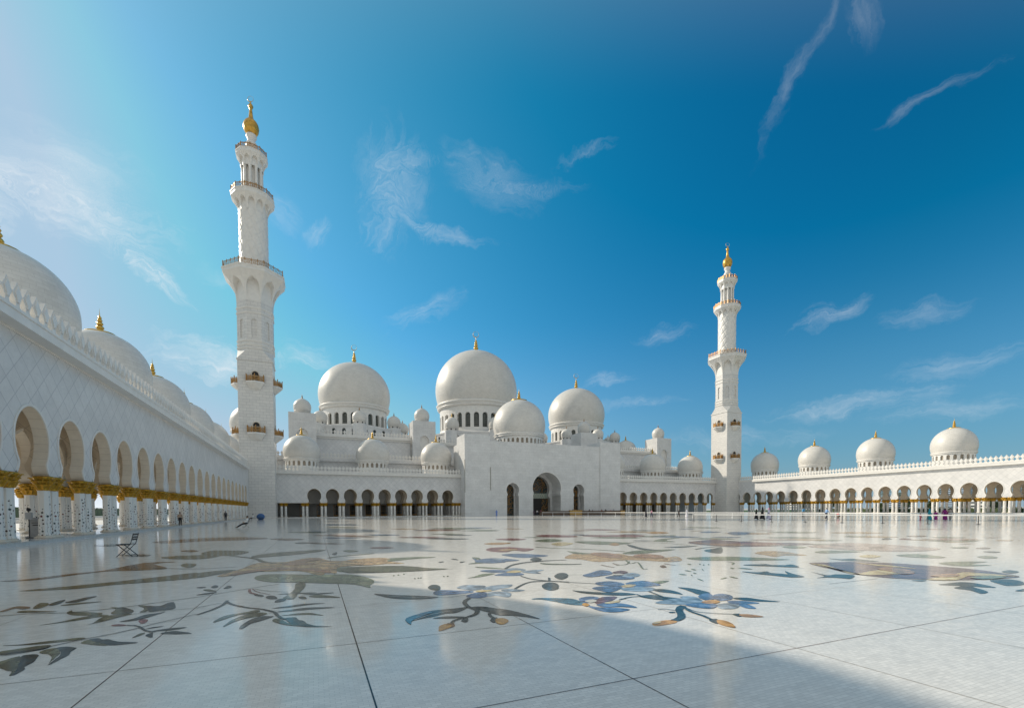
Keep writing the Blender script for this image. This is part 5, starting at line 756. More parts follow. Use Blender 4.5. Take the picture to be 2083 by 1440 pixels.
P|br|0|8.83,10.07;8.94,10.16;9.05,10.22;9.1,10.22;9.06,10.12;8.96,9.97;8.87,9.84;8.77,9.76;8.68,9.72;8.63,9.72;8.66,9.81;8.74,9.95
S|br|0.06|7.53,11.04;7.53,10.97;7.52,10.87;7.51,10.76;7.51,10.67;7.51,10.59;7.52,10.51;7.53,10.45;7.54,10.41
S|br|0.06|8.06,11.21;8.05,11.16;8.03,11.09;8.01,11.02;8,10.96;7.99,10.91;7.99,10.86;8,10.83;8,10.8
S|br|0.06|9.34,10.47;9.34,10.42;9.33,10.35;9.32,10.27;9.32,10.21;9.34,10.16;9.35,10.11;9.37,10.08;9.39,10.05
S|gn|0.05|8.95,11.77;8.84,11.58;8.68,11.31;8.53,11.06;8.47,10.91;8.54,10.91;8.69,11.01;8.83,11.1;8.86,11.06;8.71,10.81;8.46,10.44;8.21,10.09;8.06,9.86;8.02,9.76;8.05,9.73;8.1,9.74;8.13,9.74
S|gn|0.04|7.82,10.73;7.9,10.74;8.02,10.75;8.15,10.77;8.28,10.83;8.42,10.96;8.58,11.13;8.73,11.31;8.84,11.44
P|gn|0|8.78,9.09;8.84,9.1;8.88,9.06;8.85,8.96;8.81,8.86;8.75,8.85;8.71,8.89;8.73,8.99
P|gn|0|9.14,9.24;9.19,9.25;9.21,9.2;9.16,9.09;9.09,8.99;9.05,8.98;9.02,9.02;9.07,9.13
P|gn|0|8.15,8.64;8.21,8.65;8.27,8.63;8.27,8.54;8.24,8.45;8.18,8.44;8.12,8.46;8.12,8.55
P|gn|0|8.34,8.43;8.36,8.44;8.36,8.42;8.3,8.33;8.23,8.25;8.21,8.23;8.21,8.26;8.27,8.35
P|gn|0|8.02,7.92;8.03,7.89;8.01,7.8;7.93,7.66;7.86,7.55;7.85,7.58;7.87,7.67;7.94,7.81
P|gn|0|8.63,8.65;8.68,8.67;8.7,8.66;8.67,8.58;8.61,8.51;8.56,8.48;8.54,8.5;8.57,8.57
P|gn|0|9.45,9.17;9.45,9.15;9.39,9.06;9.25,8.91;9.14,8.78;9.14,8.8;9.2,8.88;9.33,9.04
P|gn|0|10.22,8.93;10.29,8.96;10.33,8.95;10.29,8.87;10.23,8.79;10.16,8.76;10.12,8.77;10.15,8.85
P|gn|0|10.39,8.85;10.49,8.84;10.58,8.76;10.59,8.61;10.55,8.49;10.45,8.5;10.37,8.58;10.36,8.72
P|gn|0|8.42,7.62;8.52,7.68;8.66,7.74;8.73,7.74;8.75,7.71;8.64,7.66;8.51,7.6;8.43,7.6
P|gn|0|8.9,7.81;8.95,7.8;8.97,7.74;8.93,7.62;8.88,7.52;8.83,7.54;8.81,7.6;8.85,7.72
P|gn|0|10.12,9.91;10.2,9.98;10.26,10.01;10.23,9.96;10.17,9.89;10.09,9.83;10.03,9.79;10.06,9.84
P|gn|0|10.1,9.76;10.18,9.82;10.24,9.85;10.21,9.81;10.15,9.74;10.07,9.67;10.02,9.64;10.04,9.69
P|gn|0|10.29,9.76;10.37,9.82;10.43,9.86;10.4,9.81;10.34,9.74;10.26,9.68;10.2,9.64;10.23,9.69
P|gn|0|9.86,10.11;9.93,10.15;9.99,10.15;9.96,10.06;9.89,9.96;9.82,9.92;9.77,9.93;9.8,10.01
S|gn|0.05|11.33,10;11.33,9.95;11.33,9.89;11.32,9.81;11.28,9.74;11.2,9.66;11.09,9.58;10.98,9.51;10.91,9.45
P|dk|0|11.11,9.26;11.25,9.24;11.46,9.2;11.63,9.16;11.74,9.15;11.82,9.14;11.86,9.11;11.85,9.05;11.81,8.98;11.8,8.91;11.9,8.83;12.03,8.75;12.1,8.67;12.04,8.57;11.92,8.48;11.79,8.45;11.68,8.55;11.56,8.72;11.45,8.87;11.33,8.95;11.22,9.02;11.14,9.08;11.09,9.15;11.07,9.22
P|dk|0|9.89,8.28;9.96,8.22;10.05,8.11;10.15,8.03;10.27,8.02;10.4,8.05;10.48,8.04;10.46,7.98;10.39,7.9;10.34,7.81;10.38,7.71;10.45,7.6;10.47,7.5;10.41,7.4;10.3,7.32;10.19,7.3;10.09,7.4;9.98,7.57;9.91,7.73;9.87,7.85;9.86,7.95;9.87,8.04;9.86,8.14;9.86,8.24
P|tn|0|7.53,13.13;7.78,13.51;8.21,13.98;8.6,14.31;8.87,14.33;9.08,14.17;9.21,13.99;9.21,13.82;9.13,13.63;9.15,13.5;9.4,13.52;9.76,13.61;10.02,13.58;10.01,13.28;9.89,12.88;9.9,12.62;10.17,12.67;10.59,12.85;10.87,12.88;10.83,12.55;10.66,12.1;10.59,11.8;10.77,11.81;11.05,11.96;11.18,11.97;11.05,11.68;10.78,11.28;10.52,10.98;10.29,10.8;10.06,10.71;9.83,10.73;9.62,10.99;9.4,11.39;9.11,11.69;8.7,11.73;8.25,11.67;7.93,11.69;7.81,11.92;7.81,12.26;7.79,12.57;7.67,12.76;7.53,12.92
P|tb|1|9.21,14.16;9.45,14.28;9.7,14.23;9.86,14.05;9.84,13.66;9.73,13.16;9.59,12.78;9.41,12.55;9.2,12.4;9.03,12.37;8.9,12.47;8.81,12.68;8.78,12.95;8.86,13.34;9.02,13.81
P|tb|1|9.9,12.62;10.12,12.83;10.44,13.01;10.69,13.07;10.85,12.94;10.94,12.69;10.94,12.43;10.81,12.15;10.59,11.86;10.38,11.68;10.16,11.67;9.94,11.76;9.79,11.9;9.75,12.11;9.78,12.38
P|gn|0|8.89,15.31;8.95,15.24;8.99,14.94;9.03,14.65;9.1,14.41;9.18,14.17;9.17,14.02;9,13.93;8.75,13.93;8.6,14.04;8.63,14.42;8.77,14.97
P|gn|0|10.14,13.51;10.35,13.72;10.72,13.97;11.1,14.16;11.45,14.25;11.81,14.27;12.15,14.24;12.54,14.19;12.91,14.09;13.05,13.97;12.8,13.81;12.33,13.63;11.85,13.47;11.38,13.33;10.9,13.2;10.53,13.15;10.29,13.21;10.15,13.35
P|dk|0|12.87,16.83;12.95,16.86;12.94,16.7;12.87,16.41;12.69,16.01;12.47,15.51;12.3,15.04;12.26,14.58;12.26,14.15;12.22,13.89;12.07,13.87;11.88,14.01;11.78,14.25;11.83,14.62;11.99,15.12;12.17,15.61;12.4,16.09;12.67,16.54
P|gn|0|11.04,11.35;11.28,11.42;11.62,11.4;11.96,11.33;12.25,11.26;12.53,11.13;12.81,10.9;13.16,10.44;13.49,9.9;13.54,9.58;13.13,9.62;12.45,9.86;11.87,10.1;11.48,10.27;11.16,10.45;10.96,10.64;10.88,10.88;10.91,11.16
P|rd|0|6.3,17.31;6.45,17.64;6.67,17.97;6.91,18.18;7.17,18.23;7.44,18.15;7.66,18.01;7.8,17.82;7.88,17.57;7.96,17.34;8.09,17.16;8.21,16.99;8.21,16.78;7.99,16.44;7.66,16.09;7.41,15.91;7.31,16.04;7.27,16.34;7.19,16.52;7.02,16.39;6.82,16.14;6.65,16;6.5,16.04;6.36,16.18;6.27,16.37;6.23,16.64;6.24,16.98
P|tn|1|6.61,16.82;6.76,17.01;7.02,17.2;7.24,17.29;7.4,17.22;7.51,17.05;7.51,16.87;7.34,16.67;7.08,16.47;6.86,16.38;6.72,16.45;6.61,16.64
P|bl|0|6.12,15.21;6.33,15.29;6.62,15.28;6.87,15.2;7.02,15.05;7.13,14.85;7.22,14.65;7.33,14.46;7.43,14.27;7.46,14.12;7.37,14;7.21,13.91;7.02,13.85;6.79,13.8;6.54,13.78;6.34,13.83;6.23,13.96;6.17,14.17;6.13,14.4;6.08,14.68;6.06,14.99
P|dk|0|6.31,13.23;6.46,13.45;6.64,13.66;6.78,13.74;6.81,13.61;6.77,13.36;6.7,13.12;6.54,12.9;6.35,12.7;6.22,12.62;6.2,12.75;6.24,12.99
P|bl|0|4.85,14.72;4.83,14.51;4.77,14.01;4.76,13.68;4.84,13.7;4.97,13.88;5.14,13.99;5.37,14;5.64,13.95;5.78,13.8;5.69,13.47;5.47,13.08;5.25,12.84;5.01,12.83;4.75,12.94;4.59,13.18;4.61,13.66;4.75,14.32
P|rd|0|9,23.27;9.25,23.54;9.7,23.7;10.08,23.69;10.35,23.39;10.55,22.92;10.57,22.52;10.29,22.21;9.85,21.97;9.48,21.94;9.23,22.27;9.03,22.82
P|og|0|7.32,20.45;7.54,20.68;7.9,20.87;8.22,20.93;8.47,20.8;8.67,20.54;8.69,20.27;8.43,19.97;8.01,19.66;7.68,19.54;7.47,19.74;7.33,20.12
P|rd|0|12.36,25.14;12.69,25.54;13.2,25.84;13.66,25.86;14.04,25.42;14.34,24.7;14.47,24.07;14.4,23.57;14.17,23.14;13.86,22.92;13.41,22.98;12.86,23.23;12.46,23.58;12.28,24.05;12.24,24.63
P|rd|0|14.8,23.72;15.08,23.82;15.53,23.75;16.03,23.65;16.59,23.6;17.21,23.52;17.7,23.33;18.07,22.97;18.31,22.51;18.23,22.05;17.65,21.56;16.82,21.1;16.14,20.93;15.72,21.21;15.39,21.77;15.14,22.33;14.92,22.85;14.77,23.36
P|gn|0|10.35,21.12;10.71,21.56;11.26,21.99;11.7,22.14;11.89,21.79;11.92,21.17;11.8,20.65;11.43,20.29;10.92,20.02;10.54,19.96;10.35,20.21;10.27,20.67
P|gn|0|11.78,19.59;12.14,19.76;12.65,19.63;13.08,19.29;13.4,18.66;13.63,17.87;13.59,17.33;13.08,17.15;12.34,17.17;11.8,17.41;11.62,18.03;11.62,18.92
P|yl|0|10.06,18.79;10.36,19.17;10.77,19.52;11.09,19.66;11.26,19.45;11.31,19.04;11.2,18.63;10.8,18.19;10.28,17.76;9.92,17.58;9.84,17.83;9.9,18.32
P|og|0|12.2,17.19;12.49,17.52;12.87,17.9;13.11,18.06;13.04,17.81;12.82,17.34;12.6,16.98;12.41,16.79;12.22,16.68;12.1,16.66;12.06,16.77;12.09,16.96
S|gn|0.12|8.63,17.5;8.74,17.29;8.91,17;9.09,16.69;9.27,16.43;9.45,16.25;9.64,16.1;9.84,15.94;10.02,15.69;10.22,15.29;10.41,14.81;10.57,14.37;10.68,14.08
S|gn|0.1|13.01,18.12;13.33,18.02;13.81,17.9;14.31,17.7;14.68,17.4;14.89,16.91;15,16.31;15.05,15.75;15.1,15.38
P|gn|0|18.53,21.73;18.97,21.85;19.52,21.82;19.89,21.73;20,21.55;19.92,21.3;19.68,21.06;19.15,20.81;18.48,20.57;18.05,20.53;18.02,20.83;18.23,21.34
P|gn|0|15.56,18.24;15.97,18.59;16.57,19;17.16,19.32;17.79,19.51;18.4,19.59;18.61,19.53;18.1,19.26;17.23,18.87;16.57,18.46;16.31,17.99;16.21,17.51;16.09,17.22;15.86,17.21;15.62,17.37;15.45,17.57;15.38,17.76;15.39,17.98
P|pu|0|16.07,16.45;16.56,16.82;17.22,17.1;17.83,17.31;18.28,17.47;18.65,17.54;18.9,17.5;18.98,17.34;18.94,17.06;18.9,16.72;18.89,16.28;18.88,15.79;18.99,15.33;19.33,14.95;19.77,14.59;20.12,14.24;20.37,13.85;20.51,13.47;20.35,13.22;19.71,13.15;18.8,13.19;17.97,13.28;17.31,13.41;16.71,13.59;16.24,13.82;15.95,14.12;15.78,14.48;15.7,14.89;15.71,15.39;15.81,15.95
P|tb|1|16.74,17.06;16.72,16.83;16.58,16.24;16.57,15.71;16.75,15.38;17.04,15.09;17.41,14.82;18.01,14.5;18.68,14.19;18.93,13.99;18.39,13.96;17.44,14.04;16.69,14.2;16.3,14.43;16.06,14.75;15.98,15.16;16.14,15.81;16.49,16.6
P|dk|0|13.66,13.14;13.96,13.32;14.33,13.46;14.67,13.58;15.05,13.78;15.4,13.97;15.42,13.89;14.83,13.31;14,12.56;13.43,12.09;13.21,12.02;13.16,12.14;13.19,12.33;13.27,12.56;13.43,12.87
P|dk|0|13.33,15;13.54,15.04;13.92,15.03;14.3,15.01;14.71,15.02;15.12,15.02;15.27,14.97;14.93,14.8;14.35,14.59;13.88,14.49;13.58,14.61;13.37,14.83
S|dk|0.1|13.7,13.62;13.88,13.7;14.15,13.82;14.45,13.94;14.73,14.04;15,14.1;15.27,14.15;15.51,14.17;15.68,14.12;15.76,13.97;15.76,13.75;15.73,13.52;15.72,13.37
P|bl|0|23.92,23.34;24.36,23.67;24.98,24.01;25.44,24.13;25.6,23.82;25.58,23.28;25.38,22.87;24.91,22.67;24.27,22.58;23.83,22.6;23.69,22.77;23.73,23.05
P|bl|0|24.47,21.64;25.13,22.1;25.87,22.44;26.39,22.47;26.58,22.01;26.52,21.27;26.14,20.65;25.18,20.19;23.96,19.84;23.24,19.78;23.31,20.22;23.85,20.97
P|og|0|20.6,24.93;21.12,25.34;21.78,25.64;22.21,25.65;22.25,25.17;22.05,24.44;21.73,23.85;21.21,23.5;20.57,23.27;20.16,23.28;20.12,23.68;20.3,24.35
S|dk|0.06|6.18,12.19;6.19,12.13;6.2,12.04;6.22,11.95;6.26,11.86;6.33,11.79;6.42,11.72;6.52,11.66;6.63,11.61;6.77,11.57;6.92,11.53;7.06,11.51;7.16,11.49
S|dk|0.08|4.71,11.44;4.81,11.58;4.96,11.81;5.14,12.05;5.33,12.26;5.54,12.41;5.77,12.55;6.02,12.65;6.27,12.72;6.55,12.73;6.84,12.69;7.11,12.64;7.3,12.61
P|pu|0|13.11,8.72;13.32,8.77;13.52,8.69;13.75,8.6;14.04,8.55;14.36,8.48;14.65,8.35;14.89,8.12;15.1,7.84;15.25,7.57;15.34,7.32;15.38,7.07;15.41,6.83;15.46,6.59;15.49,6.35;15.49,6.12;15.43,5.9;15.35,5.69;15.24,5.5;15.11,5.3;14.97,5.11;14.82,4.99;14.66,4.93;14.48,4.92;14.24,4.95;13.89,5;13.48,5.09;13.13,5.19;12.89,5.29;12.71,5.42;12.53,5.54;12.34,5.67;12.15,5.81;12.01,5.96;11.93,6.12;11.9,6.29;11.88,6.46;11.88,6.62;11.89,6.78;11.95,6.96;12.07,7.21;12.25,7.49;12.45,7.78;12.65,8.12;12.88,8.47
P|yl|1|13.07,8.66;13.15,8.62;13.17,8.44;13.06,8.17;12.73,7.8;12.31,7.38;12.02,7.07;11.9,6.92;11.87,6.85;11.97,6.82;12.29,6.85;12.76,6.94;13.12,6.97;13.24,6.91;13.23,6.8;13.23,6.68;13.31,6.54;13.38,6.39;13.3,6.3;12.91,6.33;12.38,6.42;12.01,6.53;11.93,6.66;12,6.83;12.11,7.03;12.24,7.28;12.42,7.58;12.59,7.88;12.77,8.19;12.95,8.49
P|yl|1|14.35,8.18;14.39,8.12;14.41,7.94;14.44,7.75;14.47,7.57;14.51,7.38;14.51,7.2;14.46,7;14.38,6.8;14.32,6.7;14.28,6.75;14.26,6.9;14.24,7.07;14.2,7.2;14.16,7.35;14.15,7.52;14.2,7.76;14.28,8.03
P|tb|2|13.43,7.14;13.69,7.19;14.01,7.19;14.17,7.1;14.04,6.86;13.77,6.56;13.51,6.34;13.25,6.25;12.99,6.23;12.84,6.26;12.87,6.35;13,6.51;13.14,6.67;13.22,6.84;13.3,7.01
P|yl|1|12.39,5.61;12.63,5.65;13.05,5.67;13.46,5.69;13.84,5.76;14.21,5.83;14.5,5.86;14.64,5.8;14.69,5.68;14.72,5.56;14.74,5.43;14.74,5.31;14.75,5.2;14.79,5.1;14.84,5.01;14.82,4.99;14.67,5.04;14.45,5.15;14.26,5.26;14.15,5.35;14.06,5.44;13.89,5.49;13.55,5.43;13.14,5.33;12.81,5.29;12.58,5.37;12.41,5.5
P|tb|2|13.09,5.87;13.33,5.9;13.67,5.9;13.92,5.86;13.99,5.79;13.96,5.7;13.86,5.63;13.67,5.58;13.41,5.55;13.22,5.56;13.11,5.65;13.05,5.78
P|gn|2|13.61,5.38;13.83,5.38;14.11,5.34;14.31,5.28;14.41,5.19;14.42,5.09;14.33,5.03;14.06,5.01;13.7,5.03;13.45,5.08;13.41,5.17;13.48,5.29
P|dk|0|11.11,9.26;11.23,9.27;11.4,9.24;11.54,9.19;11.6,9.1;11.62,8.98;11.65,8.87;11.71,8.78;11.77,8.7;11.87,8.65;12.05,8.68;12.25,8.75;12.39,8.77;12.38,8.68;12.3,8.54;12.21,8.42;12.11,8.32;11.99,8.24;11.86,8.24;11.74,8.35;11.61,8.54;11.48,8.7;11.37,8.82;11.26,8.91;11.18,9;11.12,9.1;11.09,9.19
P|dk|0|9.92,8.31;9.99,8.21;10.07,8.02;10.16,7.89;10.28,7.92;10.4,8.01;10.46,8.04;10.39,7.96;10.27,7.82;10.19,7.68;10.18,7.54;10.22,7.41;10.3,7.36;10.5,7.5;10.77,7.75;10.94,7.89;10.91,7.82;10.77,7.64;10.65,7.46;10.58,7.3;10.52,7.14;10.44,7.04;10.32,7.01;10.18,7.03;10.07,7.09;10.01,7.21;9.98,7.38;9.95,7.54;9.91,7.65;9.87,7.74;9.86,7.85;9.86,8.02;9.88,8.21
P|dk|0|11.38,7.53;11.32,7.4;11.19,7.14;11.13,6.96;11.21,6.93;11.35,6.97;11.48,6.98;11.59,6.9;11.69,6.8;11.69,6.69;11.5,6.57;11.22,6.45;11.02,6.39;10.96,6.41;10.97,6.47;10.96,6.54;10.92,6.61;10.86,6.68;10.79,6.74;10.66,6.77;10.51,6.77;10.45,6.78;10.56,6.8;10.76,6.83;10.96,6.91;11.12,7.12;11.29,7.39
P|dk|0|14.91,9.33;14.94,9.26;14.95,9.09;15,8.96;15.15,8.93;15.34,8.94;15.48,8.9;15.5,8.75;15.46,8.56;15.42,8.39;15.4,8.25;15.37,8.14;15.31,8.1;15.17,8.18;14.99,8.32;14.85,8.46;14.75,8.56;14.69,8.65;14.68,8.76;14.73,8.96;14.83,9.2
P|dk|0|11.8,5.15;11.9,5.16;12.07,5.15;12.23,5.15;12.37,5.15;12.52,5.14;12.62,5.12;12.68,5.07;12.7,5;12.69,4.92;12.66,4.85;12.61,4.77;12.55,4.69;12.48,4.6;12.41,4.51;12.34,4.47;12.28,4.49;12.21,4.56;12.16,4.63;12.14,4.68;12.13,4.73;12.08,4.72;11.95,4.61;11.78,4.44;11.62,4.32;11.46,4.27;11.3,4.25;11.22,4.27;11.28,4.33;11.41,4.44;11.51,4.54;11.53,4.63;11.52,4.72;11.55,4.79;11.68,4.83;11.86,4.84;11.99,4.86;12,4.9;11.94,4.95;11.89,5;11.84,5.06;11.79,5.11
P|dk|0|13.45,4.98;13.66,5;13.86,4.96;13.99,4.91;14.03,4.83;14,4.74;13.91,4.66;13.74,4.56;13.53,4.47;13.33,4.41;13.14,4.4;12.95,4.42;12.83,4.46;12.8,4.49;12.84,4.54;12.92,4.61;13.06,4.73;13.25,4.88
P|dk|0|15.48,5.52;15.67,5.57;15.91,5.59;16.07,5.59;16.07,5.52;15.98,5.42;15.85,5.34;15.66,5.29;15.42,5.27;15.27,5.28;15.27,5.35;15.35,5.44
P|dk|0|12.17,4.15;12.31,4.17;12.52,4.18;12.64,4.18;12.56,4.14;12.39,4.09;12.25,4.06;12.18,4.07;12.15,4.11
P|dk|0|11.97,5.7;12.07,5.67;12.21,5.61;12.27,5.56;12.21,5.53;12.07,5.51;11.98,5.52;11.94,5.58;11.94,5.65
P|tn|0|14.35,11.49;14.65,11.67;15.05,11.83;15.39,11.9;15.63,11.83;15.8,11.66;15.87,11.46;15.8,11.24;15.65,11;15.51,10.78;15.43,10.54;15.35,10.31;15.23,10.19;15.05,10.25;14.81,10.42;14.57,10.52;14.31,10.47;14.06,10.36;13.91,10.34;13.93,10.5;14.05,10.76;14.17,11.01;14.21,11.19;14.24,11.35
P|pk|0|18.93,12.67;19.78,12.94;20.96,13.1;21.92,13.1;22.37,12.86;22.53,12.47;22.61,12.04;22.68,11.61;22.66,11.16;22.58,10.72;22.46,10.26;22.29,9.82;21.94,9.51;21.28,9.36;20.47,9.33;19.81,9.41;19.41,9.62;19.12,9.94;18.88,10.28;18.69,10.6;18.56,10.94;18.51,11.32;18.5,11.77;18.59,12.26
P|gn|0|16.59,10.83;16.9,10.95;17.35,11.04;17.75,11.01;18.09,10.76;18.35,10.41;18.34,10.17;17.84,10.15;17.09,10.24;16.55,10.36;16.39,10.5;16.43,10.68
P|gn|0|17.75,8.9;18.13,8.98;18.64,8.96;18.95,8.83;18.89,8.5;18.64,8.07;18.37,7.82;18.09,7.81;17.79,7.94;17.58,8.12;17.53,8.37;17.58,8.67
P|yl|0|16.46,9.29;16.73,9.39;17.07,9.43;17.28,9.41;17.29,9.27;17.18,9.07;16.99,8.92;16.69,8.82;16.33,8.76;16.11,8.77;16.12,8.91;16.26,9.12
P|gn|0|16.3,7.12;16.61,7.17;17.02,7.13;17.38,7.06;17.67,6.95;17.91,6.8;17.95,6.69;17.65,6.67;17.18,6.69;16.84,6.66;16.83,6.52;16.96,6.34;16.96,6.23;16.68,6.27;16.29,6.37;16.04,6.52;16.01,6.71;16.11,6.95
P|gn|0|17.7,12.91;18,13.02;18.38,13.06;18.62,13;18.61,12.77;18.46,12.44;18.25,12.21;17.96,12.13;17.61,12.13;17.39,12.2;17.38,12.4;17.5,12.68
P|gn|0|19.44,7.52;19.69,7.56;19.98,7.56;20.14,7.51;20.1,7.39;19.93,7.24;19.73,7.12;19.48,7.07;19.2,7.06;19.04,7.1;19.08,7.22;19.24,7.39
P|br|0|23.41,9.1;23.68,9.16;24.04,9.19;24.26,9.18;24.24,9.08;24.09,8.94;23.9,8.84;23.68,8.79;23.44,8.78;23.28,8.8;23.24,8.89;23.28,9
P|gn|0|22.99,9.7;23.24,9.74;23.57,9.72;23.77,9.67;23.76,9.55;23.63,9.4;23.47,9.29;23.26,9.25;23.03,9.26;22.87,9.31;22.84,9.42;22.87,9.58
P|dk|0|26.13,13.72;26.59,13.92;27.21,14.14;27.6,14.23;27.51,14.08;27.17,13.8;26.83,13.59;26.53,13.48;26.22,13.42;26.01,13.41;25.94,13.47;25.96,13.59
P|dk|0|21.9,8.32;22.06,8.33;22.23,8.28;22.34,8.22;22.34,8.13;22.27,8.01;22.16,7.93;21.99,7.91;21.77,7.92;21.64,7.96;21.66,8.07;21.77,8.22
P|rd|0|17.06,15.04;17.64,15.27;18.49,15.35;19.13,15.25;19.4,14.85;19.43,14.29;19.21,13.88;18.57,13.66;17.72,13.56;17.11,13.64;16.88,14.01;16.86,14.58
P|bl|0|25.13,22.17;25.68,22.48;26.21,22.57;26.52,22.46;26.53,22.1;26.31,21.56;25.89,21.06;25.1,20.57;24.16,20.13;23.65,20.03;23.85,20.54;24.48,21.43
P|gn|0|26.99,16.06;27.63,16.19;28.26,16.13;28.36,15.77;28.13,15.4;27.5,15.29;26.9,15.35;26.79,15.69
P|br|0|30.06,14.61;30.72,14.73;31.33,14.68;31.35,14.36;31.05,14.04;30.4,13.93;29.82,13.98;29.79,14.28
P|br|0|20.32,11.11;20.65,11.18;20.97,11.16;21.01,10.99;20.88,10.81;20.55,10.75;20.24,10.77;20.2,10.94
P|gn|0|22.38,14.83;22.95,14.89;23.58,14.77;23.82,14.4;23.75,14.06;23.18,14.02;22.57,14.14;22.33,14.49
P|tn|0|29.62,10.81;30.16,10.88;30.65,10.83;30.64,10.61;30.37,10.4;29.84,10.34;29.38,10.38;29.38,10.59
P|tn|0|26.48,11.43;27.01,11.48;27.52,11.41;27.61,11.15;27.43,10.91;26.91,10.87;26.42,10.95;26.33,11.19
P|tn|0|21.69,15.82;22.16,15.96;22.62,15.95;22.69,15.67;22.52,15.36;22.06,15.23;21.62,15.25;21.54,15.52
P|gn|0|27.55,12.56;28.06,12.66;28.5,12.65;28.48,12.43;28.22,12.18;27.71,12.09;27.29,12.11;27.3,12.32
P|rd|0|27.07,13.46;27.56,13.59;27.98,13.6;27.93,13.38;27.64,13.13;27.15,13.01;26.75,13;26.8,13.21
P|br|0|-8.12,30.37;-7.88,31.25;-7.31,32.29;-6.62,33.1;-5.88,33.46;-5.05,33.49;-4.27,33.23;-3.52,32.54;-2.86,31.59;-2.56,30.81;-2.76,30.28;-3.27,29.89;-3.81,29.65;-4.36,29.65;-4.97,29.78;-5.54,29.76;-6.05,29.36;-6.5,28.85;-6.91,28.65;-7.4,28.99;-7.89,29.63
P|ol|0|-5.07,19.87;-4.93,20.07;-4.66,20.19;-4.34,20.22;-3.94,20.13;-3.5,19.93;-3.23,19.65;-3.21,19.21;-3.34,18.72;-3.55,18.44;-3.86,18.48;-4.25,18.7;-4.58,18.96;-4.83,19.25;-5.01,19.59
P|ol|0|-4.07,20.86;-4.1,21.39;-4.04,21.94;-3.84,22.23;-3.39,22.05;-2.83,21.59;-2.47,21.06;-2.43,20.44;-2.56,19.8;-2.74,19.4;-2.96,19.32;-3.25,19.43;-3.51,19.65;-3.73,19.97;-3.95,20.41
P|ol|0|-2.1,18.36;-2.12,18.63;-2.06,19.01;-1.92,19.36;-1.71,19.65;-1.42,19.92;-1.06,20.15;-0.54,20.37;0.05,20.54;0.4,20.49;0.31,20.06;-0.02,19.46;-0.39,18.96;-0.77,18.62;-1.19,18.36;-1.53,18.21;-1.78,18.17;-1.98,18.22
P|br|0|-2.51,30.2;-2.36,30.46;-1.97,30.44;-1.57,30.25;-1.16,29.83;-0.76,29.25;-0.57,28.74;-0.73,28.27;-1.09,27.87;-1.45,27.83;-1.84,28.43;-2.28,29.42
P|dk|0|-1,25.44;-0.93,25.72;-0.77,25.99;-0.61,26.1;-0.46,25.94;-0.32,25.62;-0.26,25.32;-0.31,25.04;-0.44,24.77;-0.57,24.66;-0.74,24.82;-0.91,25.14
P|dk|0|0.54,18.33;0.6,18.61;0.7,18.93;0.76,19.03;0.75,18.68;0.7,18.14;0.65,17.81;0.6,17.85;0.56,18.08
P|gn|0|0.98,19.53;1.04,19.7;1.16,19.83;1.28,19.84;1.4,19.66;1.52,19.38;1.57,19.13;1.49,18.95;1.34,18.82;1.21,18.8;1.11,18.97;1.02,19.27
S|gn|0.15|0.38,16.77;0.44,16.85;0.52,16.96;0.64,17.1;0.8,17.23;1.06,17.36;1.41,17.51;1.74,17.64;1.98,17.74
P|rd|0|2.13,20.59;2.23,20.75;2.42,20.87;2.62,20.87;2.84,20.69;3.05,20.4;3.13,20.16;2.99,20;2.72,19.89;2.49,19.88;2.33,20.06;2.18,20.34
P|dk|0|-9.99,28.55;-10.01,28.89;-9.9,29.19;-9.69,29.31;-9.3,29.15;-8.83,28.8;-8.55,28.43;-8.59,28.02;-8.81,27.61;-9.07,27.44;-9.38,27.67;-9.75,28.13
P|br|0|-5.12,22.71;-5.1,22.91;-5.01,23.05;-4.88,23.06;-4.72,22.89;-4.53,22.61;-4.42,22.35;-4.43,22.11;-4.51,21.88;-4.62,21.82;-4.79,22.03;-4.99,22.4
S|dk|0.05|-4.31,16.04;-4.07,15.87;-3.74,15.64;-3.38,15.41;-3.07,15.25;-2.8,15.2;-2.53,15.21;-2.29,15.25;-2.12,15.27
P|tn|0|5.98,41;6.33,41.43;6.96,41.49;7.43,41.09;7.82,40.49;8.15,39.86;8.24,39.35;7.81,39.07;7.19,39.17;6.47,40.03
P|gn|0|0.85,48.29;1.23,49.01;2.04,49.18;2.71,48.59;3.3,47.67;3.81,46.72;3.99,45.93;3.48,45.47;2.67,45.56;1.63,46.82
P|dk|0|14.71,18.82;14.92,18.88;15.22,18.84;15.41,18.71;15.55,18.54;15.66,18.37;15.66,18.24;15.43,18.22;15.14,18.3;14.86,18.56
P|bl|0|7.28,37.36;7.48,37.58;7.84,37.6;8.1,37.38;8.32,37.06;8.5,36.73;8.55,36.46;8.3,36.32;7.95,36.38;7.54,36.85
P|gn|0|28.72,29.84;29.57,30.2;30.62,30.18;31.09,29.72;31.3,29.09;31.4,28.44;31.18,27.94;30.32,27.75;29.4,27.93;28.85,28.84
P|dk|0|21.55,27.78;21.97,27.97;22.53,27.95;22.83,27.69;23.01,27.34;23.14,26.97;23.08,26.69;22.63,26.59;22.12,26.7;21.72,27.22
P|bl|0|0.29,29.65;0.55,29.91;1.1,29.89;1.57,29.57;1.99,29.11;2.36,28.63;2.51,28.27;2.16,28.12;1.6,28.25;0.85,28.93
P|gn|0|3.31,30.78;3.45,30.9;3.71,30.9;3.92,30.75;4.1,30.53;4.26,30.31;4.32,30.13;4.15,30.05;3.88,30.11;3.55,30.43
P|gn|0|-2.03,38.91;-1.72,39.4;-1.01,39.47;-0.38,38.98;0.2,38.26;0.71,37.51;0.92,36.91;0.49,36.61;-0.24,36.73;-1.25,37.75
